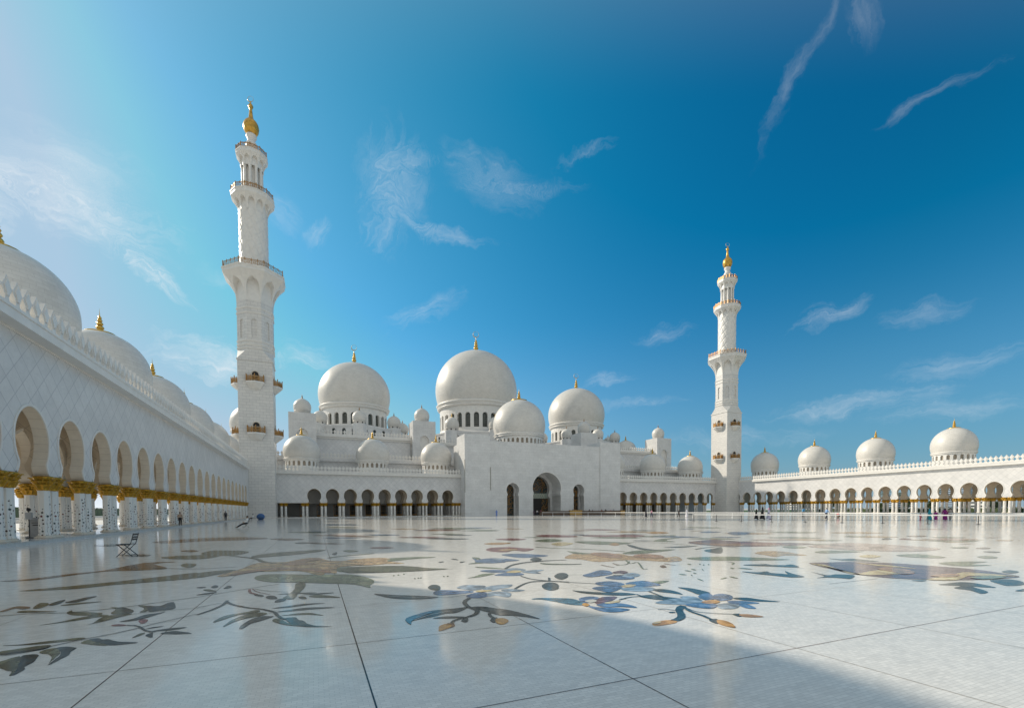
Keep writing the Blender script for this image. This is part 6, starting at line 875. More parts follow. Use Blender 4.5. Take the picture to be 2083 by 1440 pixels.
P|gn|0|18,21.53;18.35,21.64;18.85,21.59;19.13,21.37;19.32,21.09;19.47,20.81;19.44,20.59;19.06,20.54;18.59,20.66;18.2,21.09
P|gn|0|11.74,35.02;12.08,35.3;12.62,35.32;12.98,35.02;13.26,34.58;13.47,34.12;13.5,33.76;13.1,33.59;12.58,33.68;12.05,34.32
P|pk|0|-0.22,33.08;0.16,33.53;0.96,33.54;1.65,33.03;2.27,32.31;2.81,31.58;3.01,30.99;2.5,30.75;1.69,30.92;0.6,31.95
P|rd|0|19.23,30.95;19.89,31.32;20.8,31.31;21.31,30.87;21.63,30.24;21.85,29.61;21.77,29.11;21.06,28.91;20.23,29.07;19.55,29.97
P|gn|0|10.34,34.37;10.83,34.77;11.61,34.79;12.15,34.35;12.55,33.72;12.88,33.07;12.92,32.55;12.36,32.32;11.61,32.46;10.83,33.37
P|bl|0|2.95,31.9;3.25,32.19;3.83,32.19;4.3,31.85;4.7,31.35;5.05,30.85;5.17,30.45;4.79,30.28;4.2,30.4;3.47,31.12
P|bl|0|26.52,28.06;26.83,28.18;27.22,28.16;27.41,28;27.5,27.76;27.56,27.52;27.5,27.33;27.18,27.26;26.82,27.33;26.59,27.68
P|rd|0|4.51,27.73;4.88,28.01;5.57,27.98;6.1,27.6;6.55,27.07;6.94,26.54;7.05,26.13;6.58,25.98;5.9,26.14;5.08,26.91
P|gn|0|8.38,36.49;8.77,36.86;9.41,36.9;9.87,36.52;10.24,35.96;10.55,35.38;10.61,34.91;10.15,34.69;9.52,34.8;8.83,35.6
P|gn|0|9.22,39.84;9.94,40.58;11.13,40.69;11.94,39.97;12.57,38.91;13.06,37.83;13.12,36.96;12.28,36.53;11.17,36.71;9.99,38.17
P|gn|0|12.33,17.47;12.44,17.5;12.61,17.47;12.72,17.4;12.81,17.31;12.88,17.21;12.89,17.14;12.76,17.13;12.59,17.18;12.43,17.33
P|rd|0|8,37.67;8.48,38.16;9.31,38.22;9.9,37.73;10.37,37;10.75,36.25;10.82,35.65;10.25,35.36;9.45,35.49;8.57,36.52
P|tn|0|7.17,36.73;7.53,37.09;8.15,37.13;8.61,36.75;8.98,36.21;9.29,35.64;9.36,35.19;8.93,34.97;8.32,35.07;7.63,35.86
P|gn|0|4.6,27.36;4.75,27.47;5.03,27.45;5.24,27.3;5.43,27.08;5.6,26.86;5.65,26.69;5.46,26.63;5.18,26.69;4.83,27.02
P|dk|0|7.61,28.73;7.87,28.92;8.32,28.9;8.64,28.65;8.91,28.32;9.14,27.97;9.19,27.7;8.88,27.59;8.43,27.69;7.93,28.19
P|bl|0|20.24,18.99;20.61,19.08;21.1,19.02;21.38,18.81;21.55,18.55;21.67,18.29;21.63,18.11;21.24,18.08;20.78,18.2;20.41,18.6
P|gn|0|11.4,33.54;11.6,33.7;11.92,33.7;12.13,33.53;12.3,33.27;12.44,33.01;12.45,32.8;12.22,32.7;11.91,32.76;11.59,33.13
P|gn|0|14.25,21.95;14.78,22.15;15.58,22.06;16.08,21.69;16.43,21.22;16.7,20.74;16.69,20.39;16.1,20.31;15.35,20.51;14.64,21.22
P|gn|0|11,24.04;11.25,24.16;11.64,24.12;11.9,23.93;12.11,23.67;12.28,23.41;12.31,23.21;12.02,23.15;11.64,23.24;11.24,23.63
P|br|0|1.06,30.81;1.37,31.13;2.02,31.12;2.55,30.73;3.03,30.19;3.45,29.63;3.6,29.19;3.19,29.02;2.53,29.16;1.69,29.95
P|pk|0|17.62,29.97;17.94,30.15;18.4,30.14;18.66,29.92;18.84,29.6;18.97,29.28;18.95,29.03;18.6,28.92;18.18,29.01;17.81,29.48
P|bl|0|12.34,39.96;12.81,40.4;13.54,40.47;14.02,40.04;14.37,39.4;14.65,38.74;14.67,38.2;14.13,37.92;13.44,38.02;12.75,38.93
P|bl|0|14.69,25.24;14.94,25.36;15.32,25.33;15.56,25.15;15.73,24.91;15.86,24.66;15.86,24.47;15.58,24.4;15.22,24.49;14.88,24.86
P|bl|0|-0.66,39.32;-0.47,39.6;-0.07,39.64;0.29,39.36;0.62,38.95;0.91,38.51;1.02,38.16;0.77,37.97;0.35,38.04;-0.23,38.64
P|dk|0|17.61,23.79;17.91,23.91;18.32,23.87;18.57,23.68;18.74,23.42;18.86,23.17;18.84,22.97;18.52,22.91;18.12,23;17.78,23.39
P|br|0|-0.35,24.74;-0.16,24.89;0.24,24.85;0.59,24.62;0.91,24.32;1.19,24;1.3,23.77;1.05,23.69;0.64,23.8;0.07,24.26
P|gn|0|18.23,18.67;18.75,18.8;19.47,18.69;19.89,18.39;20.16,18.01;20.36,17.63;20.31,17.36;19.75,17.32;19.08,17.5;18.51,18.08
P|tn|0|14.61,35.95;14.95,36.22;15.45,36.24;15.77,35.96;15.99,35.56;16.17,35.15;16.17,34.81;15.79,34.64;15.31,34.72;14.86,35.31
P|dk|0|5.63,25.68;5.98,25.9;6.61,25.85;7.08,25.52;7.48,25.07;7.81,24.61;7.9,24.26;7.47,24.15;6.86,24.31;6.13,24.97
P|gn|0|16.84,21.79;17.29,21.95;17.93,21.87;18.31,21.59;18.57,21.22;18.76,20.84;18.73,20.57;18.24,20.5;17.64,20.66;17.11,21.22
P|gn|0|7.18,30.54;7.5,30.79;8.06,30.78;8.46,30.47;8.8,30.03;9.08,29.58;9.15,29.23;8.76,29.08;8.21,29.2;7.59,29.84
P|tn|0|18.79,18.09;18.95,18.13;19.18,18.1;19.31,18.01;19.39,17.89;19.46,17.77;19.45,17.68;19.27,17.67;19.06,17.73;18.87,17.91
P|tn|0|18.79,27.04;19.48,27.36;20.44,27.31;20.98,26.86;21.32,26.25;21.56,25.64;21.48,25.17;20.74,25.01;19.87,25.21;19.14,26.09
P|br|0|14.95,24.24;15.32,24.4;15.86,24.35;16.19,24.1;16.43,23.76;16.61,23.41;16.61,23.15;16.2,23.08;15.69,23.2;15.21,23.71
P|tn|0|24.68,25.03;24.91,25.11;25.2,25.09;25.35,24.97;25.43,24.8;25.49,24.62;25.45,24.49;25.21,24.44;24.94,24.5;24.75,24.76
P|br|0|-0.69,25.65;-0.59,25.73;-0.39,25.71;-0.21,25.59;-0.04,25.43;0.11,25.26;0.18,25.13;0.05,25.09;-0.17,25.14;-0.47,25.39
P|bl|0|17.68,20.86;18.23,21.03;19.01,20.94;19.46,20.6;19.76,20.17;19.97,19.73;19.93,19.41;19.33,19.35;18.61,19.54;17.99,20.19
P|pk|0|20.16,16.51;20.69,16.61;21.42,16.49;21.82,16.2;22.07,15.84;22.25,15.49;22.18,15.25;21.6,15.23;20.94,15.42;20.4,15.97
P|gn|0|29.74,13.39;30.24,13.44;30.86,13.33;31.13,13.12;31.26,12.87;31.31,12.62;31.18,12.46;30.67,12.47;30.12,12.62;29.8,13.02
P|pk|0|18.9,15.91;19.09,15.94;19.34,15.9;19.48,15.8;19.58,15.67;19.65,15.55;19.63,15.46;19.44,15.45;19.2,15.52;19,15.72
P|tn|0|28.89,11.64;29.14,11.66;29.43,11.6;29.57,11.5;29.64,11.38;29.67,11.27;29.61,11.19;29.36,11.2;29.09,11.28;28.93,11.47
P|tn|0|16.54,14.84;17,14.91;17.66,14.78;18.05,14.52;18.32,14.2;18.52,13.89;18.5,13.68;17.99,13.68;17.38,13.86;16.83,14.36
P|pk|0|25.62,10.54;25.8,10.54;26.02,10.5;26.14,10.42;26.2,10.33;26.23,10.24;26.2,10.19;26.01,10.2;25.81,10.26;25.66,10.41
P|tn|0|30.19,18.86;31.16,19.05;32.33,18.9;32.85,18.47;33.06,17.93;33.13,17.39;32.86,17.01;31.89,16.96;30.87,17.22;30.29,18.03
P|gn|0|22.4,17.28;23.09,17.42;24,17.28;24.47,16.93;24.74,16.49;24.92,16.05;24.8,15.75;24.08,15.73;23.26,15.95;22.65,16.62
P|tn|0|16.32,14.54;16.72,14.6;17.31,14.49;17.66,14.26;17.91,13.97;18.09,13.7;18.07,13.51;17.62,13.51;17.07,13.67;16.57,14.11
P|tn|0|26.84,15.73;27.54,15.83;28.42,15.69;28.83,15.37;29.04,14.98;29.14,14.6;28.98,14.34;28.26,14.33;27.49,14.54;26.98,15.14
P|tn|0|16.99,14.57;17.18,14.6;17.45,14.55;17.61,14.44;17.72,14.31;17.81,14.18;17.8,14.09;17.59,14.09;17.33,14.16;17.11,14.37
P|pk|0|31.83,12.07;32.09,12.09;32.41,12.03;32.54,11.93;32.6,11.81;32.62,11.69;32.55,11.61;32.28,11.62;32,11.7;31.85,11.89
P|rd|0|18.13,14.04;18.32,14.06;18.58,14.01;18.73,13.91;18.84,13.78;18.92,13.66;18.9,13.58;18.7,13.58;18.45,13.65;18.24,13.85
P|gn|0|19.87,13.27;20.1,13.29;20.42,13.23;20.59,13.11;20.7,12.97;20.79,12.83;20.76,12.74;20.52,12.74;20.22,12.83;19.98,13.05
P|pk|0|40.13,18.86;40.76,18.96;41.45,18.88;41.69,18.65;41.74,18.35;41.71,18.05;41.48,17.83;40.87,17.8;40.28,17.94;40.05,18.4
P|pk|0|17.95,15.21;18.32,15.27;18.84,15.17;19.14,14.97;19.34,14.72;19.49,14.47;19.46,14.3;19.06,14.29;18.57,14.43;18.16,14.83
P|tn|0|24,21.51;24.76,21.73;25.75,21.62;26.25,21.22;26.52,20.7;26.68,20.17;26.53,19.79;25.74,19.71;24.85,19.93;24.22,20.71
P|gn|0|27.5,21.14;28.37,21.37;29.45,21.25;29.95,20.83;30.19,20.28;30.3,19.74;30.09,19.35;29.21,19.27;28.26,19.5;27.66,20.31
P|tn|0|26.62,12.89;26.95,12.92;27.36,12.84;27.55,12.7;27.66,12.53;27.72,12.36;27.65,12.25;27.31,12.26;26.94,12.36;26.69,12.63
P|pk|0|27.87,12.82;28.57,12.88;29.43,12.72;29.83,12.42;30.02,12.08;30.11,11.74;29.94,11.52;29.23,11.54;28.47,11.76;27.99,12.31
P|rd|0|27.69,12.24;28.09,12.27;28.59,12.17;28.82,12;28.94,11.8;29,11.61;28.91,11.48;28.5,11.49;28.05,11.62;27.76,11.94
P|tn|0|21.21,16.1;21.84,16.21;22.69,16.06;23.15,15.73;23.42,15.33;23.61,14.93;23.51,14.66;22.84,14.65;22.06,14.87;21.46,15.49
P|pk|0|29,23.18;29.37,23.28;29.82,23.24;30.02,23.06;30.12,22.83;30.16,22.59;30.08,22.4;29.7,22.35;29.3,22.44;29.06,22.8
P|pk|0|17.84,13.88;18.1,13.91;18.46,13.84;18.67,13.7;18.82,13.53;18.92,13.36;18.91,13.25;18.63,13.25;18.28,13.35;17.98,13.62
P|gn|0|26.49,12.01;27.1,12.06;27.87,11.9;28.23,11.64;28.42,11.33;28.52,11.04;28.38,10.84;27.76,10.88;27.07,11.08;26.62,11.56
P|br|0|19.99,12.34;20.18,12.36;20.44,12.31;20.58,12.21;20.68,12.1;20.74,11.99;20.73,11.91;20.52,11.92;20.28,11.99;20.08,12.17"""
XL, XR, YW, XC = -13.77, 140.55, 124.5, 63.3
SP = 4.28
mb = MB()
v0 = [-9000, -1500, -500, -200, 0, 200, 500, 1500, 9000]
mb.grid([[(x, y, -.06) for x in v0] for y in v0], 0, False)
struct(obj('ground', mb, M_pave))
def build_floor():
    keys = list(INLAY_COL); idx = {k: i + 1 for i, k in enumerate(keys)}
    mb = MB()
    xs = [-13.5, 0, 40, 90, 141]; ys = [-70, -20, 20, 60, 125]
    mb.grid([[(x, y, 0) for x in xs] for y in ys], 0, False)
    # expansion joints of the 2.3 m grid
    def joint(x0, y0, x1, y1, wd, k, z=.0034):
        dx, dy = x1 - x0, y1 - y0; l = math.hypot(dx, dy); px, py = -dy/l*wd/2, dx/l*wd/2
        mb.quad((x0 + px, y0 + py, z), (x0 - px, y0 - py, z), (x1 - px, y1 - py, z), (x1 + px, y1 + py, z), idx[k])
    joint(-1.87, -8, -1.87, 42, .010, 'jt'); joint(.43, -8, .43, 42, .014, 'jd'); joint(2.73, -8, 2.73, 6.1, .009, 'jt')
    joint(2.73, 6.1, 2.73, 9, .008, 'jl')
    for x in (-4.17, -6.47, 5.03, 7.33, 9.63, 11.9): joint(x, -8, x, 9.5, .008, 'jl', .0031)
    joint(-12, 3.47, 3.6, 3.47, .008, 'jt', .0037); joint(3.6, 3.47, 16, 3.47, .008, 'br', .0037)
    joint(-12, 5.78, 3.6, 5.78, .008, 'jt', .0037); joint(3.6, 5.78, 20, 5.78, .007, 'jl', .0037)
    joint(-14, 8.08, 12, 8.08, .007, 'jl', .0031); joint(-12, 1.17, 16, 1.17, .007, 'jt', .0037)
    joint(9.9, 6.15, 11.6, 6.15, .014, 'jt', .0040)
    for i, line in enumerate(INLAY.strip().split('\n')):
        t, k, a, q = line.split('|'); pts = [tuple(map(float, s.split(','))) for s in q.split(';')]
        z = .004 + (i % 23)*.00012
        if t == 'P':
            pl = [pts[0]]
            for p in pts[1:]:
                if math.hypot(p[0] - pl[-1][0], p[1] - pl[-1][1]) > .004: pl.append(p)
            if len(pl) > 2 and math.hypot(pl[0][0] - pl[-1][0], pl[0][1] - pl[-1][1]) < .004: pl.pop()
            if len(pl) < 3: continue
            zz = z + float(a)*.003
            mb.add([(x, y, zz) for x, y in pl], [tuple(range(len(pl)))], idx[k])
        else:
            wd = float(a)*(1.0); L = []; 
            for j, p in enumerate(pts):
                a0 = pts[max(j-1, 0)]; b0 = pts[min(j+1, len(pts)-1)]; dx, dy = b0[0]-a0[0], b0[1]-a0[1]; l = math.hypot(dx, dy) or 1
                L.append(((p[0] - dy/l*wd/2, p[1] + dx/l*wd/2, z + .0035), (p[0] + dy/l*wd/2, p[1] - dx/l*wd/2, z + .0035)))
            mb.grid([[l[0] for l in L], [l[1] for l in L]], idx[k], False)
    o = obj('courtyard_floor', mb, [M_floor] + [M_inlay[k] for k in keys])
    return struct(o)
build_floor()

# ------------------------------------------------------------------ arcades
ARCH = horseshoe(3.672, 1.50, 4.30, 1.25, 5.45, 1.60, 7.25)
def vault(mb, f, c, d, hu=2.14, hd=2.14, z0=7.3, h=1.15):
    n = 8; P = []
    for i in range(n + 1):
        row = []
        for j in range(n + 1):
            a, b = -1 + 2*i/n, -1 + 2*j/n
            row.append(f(c + a*hu, z0 + h*max(math.sqrt(max(0, 1 - a*a)), math.sqrt(max(0, 1 - b*b))), d + b*hd))
        P.append(row)
    mb.grid(P, 0, False)
    for sgn in (1, -1):    # diagonal ribs
        pts = [f(c + a*hu, z0 + h*math.sqrt(max(0, 1 - a*a)) - .04, d + sgn*a*hd) for a in [-1 + 2*i/10 for i in range(11)]]
        mb.tube(pts, .06, 5, 1)
def arcade(name, label, cat, loc, f, k0, k1, c0, u0, u1, uc1, nrow, outer, plat_d, single_rows=True, doms=(), trans=None, plat_u=None, extra_cols=(), row2=None, platd1=None):
    t = thing(name, label, cat, loc)
    cs = [c0 + SP*k for k in range(k0, k1 + 1)]
    mb = MB(); arch_wall(mb, f, u0, u1, 3.672, 11.0, [(c, ARCH) for c in cs], .62, rim=.13, mi=0, mj=1)
    obj('wall', mb, [M_lattice, M_jamb, M_plain], t)
    mb = MB(); cornice(mb, f, u0, uc1)
    if uc1 < u1: mb.hexa(f, uc1, u1, 11.0, 11.38, -.10, .3)
    obj('cornice', mb, M_plain, t)
    mb = MB(); crenel(mb, f, u0, uc1, 11.4, -.42)
    if uc1 < u1: crenel(mb, f, uc1 + .1, u1, 11.38, .1)
    obj('crenellation', mb, M_plain, t)
    D = nrow*SP
    mb = MB(); mb.hexa(f, u0, u1, 10.2, 10.98, .625, D + .6); mb.hexa(f, u0, u1, 3.672 if not outer else 8.6, 11.9, D + .61, D + 1.0) if outer != 'open' else mb.hexa(f, u0, u1, 8.6, 11.9, D + .61, D + 1.0)
    obj('roof', mb, M_plain, t)
    r2 = cs if row2 is None else [c for c in cs if row2[0] <= c <= row2[1]]
    for k in range(1, nrow + 1):
        mb = MB(); rc = r2 if k > 0 else cs
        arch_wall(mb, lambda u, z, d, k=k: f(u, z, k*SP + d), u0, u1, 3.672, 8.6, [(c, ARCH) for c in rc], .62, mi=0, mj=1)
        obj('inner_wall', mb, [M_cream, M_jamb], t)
    mb = MB()
    for c in cs:
        for k in range(nrow): vault(mb, f, c, .31 + (k + .5)*SP)
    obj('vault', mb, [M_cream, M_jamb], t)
    if trans:
        mb = MB()
        for c in cs:
            if not trans[0] <= c <= trans[1]: continue
            g = lambda u, z, d, c=c: f(c + SP/2 - .2 + d, z, u)
            arch_wall(mb, g, .62, D, 3.68, 8.6, [(.31 + (k + .5)*SP, horseshoe(3.68, 1.5, 4.3, 1.25, 5.4, 1.55, 7.1)) for k in range(nrow)], .4, mi=0, mj=1)
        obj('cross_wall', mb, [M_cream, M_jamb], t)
    piers = [cs[0] - SP/2] + [c + SP/2 for c in cs]
    n = 0
    for p in piers:
        if p > u1 + .1 or p < u0 - .1: continue
        for s in (-.44, .44):
            x, y, z = f(p + s, 0, .31); column(t, x, y); n += 1
    for e in extra_cols: x, y, z = f(e, 0, .31); column(t, x, y); n += 1
    rest = MB(); mats = [M_vine, M_goldcap, M_jamb]
    for k in range(1, nrow + 1):
        for p in piers:
            if p > u1 + .1 or p < u0 - .1: continue
            for s in ((-.44, .44) if k == 1 else (0,)):
                x, y, z = f(p + s, 0, .31 + k*SP)
                if n < 100 and k == 1: column(t, x, y); n += 1
                else: add_copy(rest, ME_shaft, x, y, 0, 0); add_copy(rest, ME_cap, x, y, 0, 1); add_copy(rest, ME_plinth, x, y, 0, 2)
    if rest.v: o = obj('inner_columns', rest, mats, t); o['kind'] = 'stuff'
    mb = MB(); pu = plat_u or (u0, u1)
    mb.hexa(f, pu[0], pu[1], -.02, .18, -plat_d, platd1 or D + 1.4)
    mb.hexa(f, pu[0], pu[1], .181, .186, -plat_d - .03, -plat_d + .32)
    obj('platform', mb, M_plat, t)
    for (x, y) in doms:
        dome(t, x, y, 4.5, 15.3, 21.6, 11.0, 20, .95, 1.30, wh=(.60, .92), wratio=.27)
    return t
fL = pmap(XL, 0, 0, 1, -1, 0); fR = pmap(XR, 0, 0, 1, 1, 0); fW = pmap(0, YW, 1, 0, 0, 1)
tl = arcade('arcade', 'long shaded white arcade on the left, running back to the nearer minaret', 'arcade', (XL, 60, 0), fL, -10, 19, 32.54, -12.5, 119.3, 114.3, 2, 'open', .47,
       doms=[(-21.5, y) for y in (11.5, 29.3, 47.2, 65, 82.8, 100.5, 118.4, 136.4)], trans=(14, 80))
tr = arcade('arcade', 'long sunlit white arcade on the right with palms and lawn showing through its arches', 'arcade', (XR, 80, 0), fR, -9, 16, 51.72, 10, 124.4, 113.2, 2, 'open', .6,
       doms=[(148.3, y) for y in (27, 44.6, 62.2, 79.75, 97.3, 115.0)])
mb = MB(); mb.box(-29, -15.9, 119.6, 142.5, -.02, 10.98); obj('corner_block', mb, M_plain, tl)
wl = arcade('arcade', 'shaded white arcade between the left minaret and the tall entrance block', 'arcade', (15, YW, 0), fW, 0, 8, -.14, -13.2, 37.85, 37.85, 2, None, .9,
       doms=[(-2.95 + 17.9*k, 132.2) for k in range(3)], extra_cols=(-7.5, -6.6, 37.5), platd1=13.4)
wr = arcade('arcade', 'shaded white arcade between the entrance block and the right minaret', 'arcade', (115, YW, 0), fW, -2, 8, 102.2, 89.45, 141, 141, 2, None, .9,
       doms=[(130.2 - 17.75*k, 132.2) for k in range(3)], platd1=13.4)
# back walls of the two front wings with glazed doors and lunettes
M_wing = simple('shade_toned_marble', (.52, .50, .47), .35, noise=.1, nscale=.6)  # white marble toned down: the shade deep inside the wings is in the colour
def wing_back(t, a, b, cs):
    mb = MB(); f = lambda u, z, d: fW(u, z, d + 12.4)
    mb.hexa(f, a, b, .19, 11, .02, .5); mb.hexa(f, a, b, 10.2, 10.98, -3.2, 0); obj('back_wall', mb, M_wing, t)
    mb = MB()
    for i in range(int((b - a)/SP)): vault(mb, f, a + (i + .5)*SP, -1.7, z0=7.3)
    obj('vault', mb, [M_cream, M_jamb], t)
    for i, c in enumerate(cs):
        md = MB(); md.hexa(f, c - .85, c + .85, .55, 3.2, -.05, .015); 
        o = obj('door', md, M_glass, t)
        md = MB(); md.hexa(f, c - .95, c + .95, .19, .55, -.09, -.02); md.hexa(f, c - .95, c - .85, .55, 3.3, -.09, -.02); md.hexa(f, c + .85, c + .95, .55, 3.3, -.09, -.02); md.hexa(f, c - .85, c + .85, 3.2, 3.3, -.09, -.02)
        for q in (-.42, 0, .42): md.hexa(f, c + q - .02, c + q + .02, .55, 3.2, -.08, -.052)
        md.hexa(f, c - .85, c + .85, 1.5, 1.54, -.084, -.053)
        obj('door_frame', md, M_bronze, o)
        md = MB(); pr = [(4.6, .75), (4.75, .9), (5.1, .95), (5.5, .8), (5.8, .45), (5.88, 0)]
        ln = [(-x, z) for z, x in pr] + [(x, z) for z, x in pr[-2::-1]]
        md.add([f(c + x, z, -.03) for x, z in ln], [tuple(range(len(ln)))]); o = obj('lunette', md, M_glass if i in (0, 5, 6, 7) else M_jamb, t)
        md = MB()
        for k in range(7):
            a2 = PI*(k + .5)/7; md.bar(f(c, 5.0, -.06), f(c + .8*math.cos(a2), 5.0 + .62*math.sin(a2), -.06), .05)
        obj('lunette_bars', md, M_white if i in (0, 5, 6, 7) else M_glassbars, o)
wing_back(wl, -13, 37.8, [-2.9 + SP*k for k in range(9)])
wing_back(wr, 89.5, 126, [95.0 + SP*k for k in range(7)])
# roofs between the wings and the hall
# ------------------------------------------------------------------ minarets
def ngon_side(cx, cy, n, i, a, ain):
    th = 2*PI*i/n; c, s = math.cos(th), math.sin(th); tn = math.tan(PI/n)
    def f(u, z, d):
        az = a(z) if callable(a) else a
        aa = az + (ain - az)*d; ut = u*tn*az
        return (cx + aa*c - ut*s, cy + aa*s + ut*c, z)
    return f
def flare(mb, cx, cy, n, z0, z1, a0, a1, ain, wfr=.80, ztop=None):
    h = z1 - z0
    a = lambda z: a0 + (a1 - a0)*max(0., (z - z0)/h)**2.2
    zt = ztop or z0 + h*.86
    half = wfr; pr = []
    zs = z0 + h*.02
    m = 8
    for i in range(m + 1):
        t = i/m; pr.append((zs + (zt - zs)*math.sin(t*PI/2) if False else zs + (zt - zs)*t, wfr*math.sqrt(max(0, 1 - max(0, (t - .30)/.70)**2)) if t > .30 else wfr))
    pr[-1] = (zt, 0)
    for i in range(n):
        f = ngon_side(cx, cy, n, i, a, ain)
        arch_wall(mb, f, -1, 1, z0, z1, [(0, pr)], 1.0, mi=0, mj=0, back=False)
    P = [[(cx + ain/math.cos(PI/n)*math.cos(2*PI*(k + .5)/n), cy + ain/math.cos(PI/n)*math.sin(2*PI*(k + .5)/n), z) for k in range(n)] for z in (z0 - .02, z1)]
    mb.grid(P, 0, False, True)
def slab(mb, cx, cy, n, z0, z1, a):
    q = [(a*.97, z0), (a, z0 + (z1 - z0)*.2), (a, z1 - (z1 - z0)*.25), (a*1.025, z1 - (z1 - z0)*.2), (a*1.025, z1), (.3, z1)]
    k = 1/math.cos(PI/n)
    mb.lathe(cx, cy, [(.3, z0)] + [(r*k, z) for r, z in q], n, 0, False, PI/n)
def railing(mb, pts, z, h, k=2, closed=True, post=.16, ornament=True):
    n = len(pts)
    for i in range(n if closed else n - 1):
        a = Vector(pts[i] + (0,)); b = Vector(pts[(i + 1) % n] + (0,))
        for q in (z + .12, z + h*.86, z + h*.98): mb.bar(a + Vector((0, 0, q)), b + Vector((0, 0, q)), .06)
        for j in range(k):
            p = a.lerp(b, j/k); q = a.lerp(b, (j + 1)/k)
            mb.bar(p + Vector((0, 0, z)), p + Vector((0, 0, z + h*1.18)), post if j == 0 else post*.7)
            if ornament:
                zz = (z + .15, z + h*.84)
                mb.bar(p + Vector((0, 0, zz[0])), q + Vector((0, 0, zz[1])), .05); mb.bar(p + Vector((0, 0, zz[1])), q + Vector((0, 0, zz[0])), .05)
                c = p.lerp(q, .5) + Vector((0, 0, (zz[0] + zz[1])/2)); hd = (q - p).normalized(); r = h*.26
                ring = [c + hd*r*math.cos(2*PI*e/8) + Vector((0, 0, r*math.sin(2*PI*e/8))) for e in range(8)]
                for e in range(8): mb.bar(ring[e], ring[(e + 1) % 8], .05)
    if not closed: mb.bar(Vector(pts[-1] + (z,)), Vector(pts[-1] + (z + h*1.18,)), post)
def poly(cx, cy, n, a, off=None):
    r = a/math.cos(PI/n); return [(cx + r*math.cos(2*PI*(k + .5)/n), cy + r*math.sin(2*PI*(k + .5)/n)) for k in range(n)]
def small_balcony_meshes():
    pl = [(-1.7, .02), (-1.7, -.85), (0, -1.7), (1.7, -.85), (1.7, .02)]
    mb = MB()
    low = [(-.95, .02), (-.95, -.12), (0, -.2), (.95, -.12), (.95, .02)]
    lv = [(pl, 0, 1), (pl, -.32, 1), ([(x*.94, y*.94) for x, y in pl], -.36, 1), ([(x*.80, y*.72) for x, y in pl], -.75, 1), (low, -1.5, 1)]
    mb.grid([[(x, y, z) for x, y in p] for p, z, _ in lv], 0, False)
    mb.add([(x, y, 0) for x, y in pl], [(0, 1, 2, 3, 4)]); mb.add([(x, y, -1.5) for x, y in low], [(0, 1, 2, 3, 4)])
    rb = MB(); ins = [(x*.95, y*.95) for x, y in pl]; ins[0] = (ins[0][0], -.05); ins[-1] = (ins[-1][0], -.05)
    railing(rb, ins, .02, 1.1, 2, False)
    for x, y in ins:
        rb.ball((x, y, 1.42), .11, 8, 6)
    # close slats so the panels read as pierced plates
    for (x0, y0), (x1, y1) in zip(ins[:-1], ins[1:]):
        for j in range(1, 9):
            t = j/9; x, y = x0 + (x1 - x0)*t, y0 + (y1 - y0)*t; rb.bar((x, y, .12), (x, y, .98), .055)
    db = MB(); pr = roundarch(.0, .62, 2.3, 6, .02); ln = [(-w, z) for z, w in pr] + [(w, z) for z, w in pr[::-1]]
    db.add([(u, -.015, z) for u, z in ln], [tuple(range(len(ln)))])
    fb = MB(); l2 = [(-w - .13, z + (.13 if z > 1.7 else 0)) for z, w in pr] + [(w + .13, z + (.13 if z > 1.7 else 0)) for z, w in pr[::-1]]
    fb.grid([[(u, -.02, z) for u, z in ln], [(u, -.11, z) for u, z in ln], [(u, -.11, z) for u, z in l2], [(u, 0, z) for u, z in l2]], 0, False)
    for z in (.7, 1.4): fb.box(-.62, .62, -.07, -.02, z - .03, z + .03)
    return mesh_of('balcony', mb, M_plain), mesh_of('railing', rb, M_bronze), mesh_of('door', db, M_dark), mesh_of('door_frame', fb, M_jamb)
SB = small_balcony_meshes()
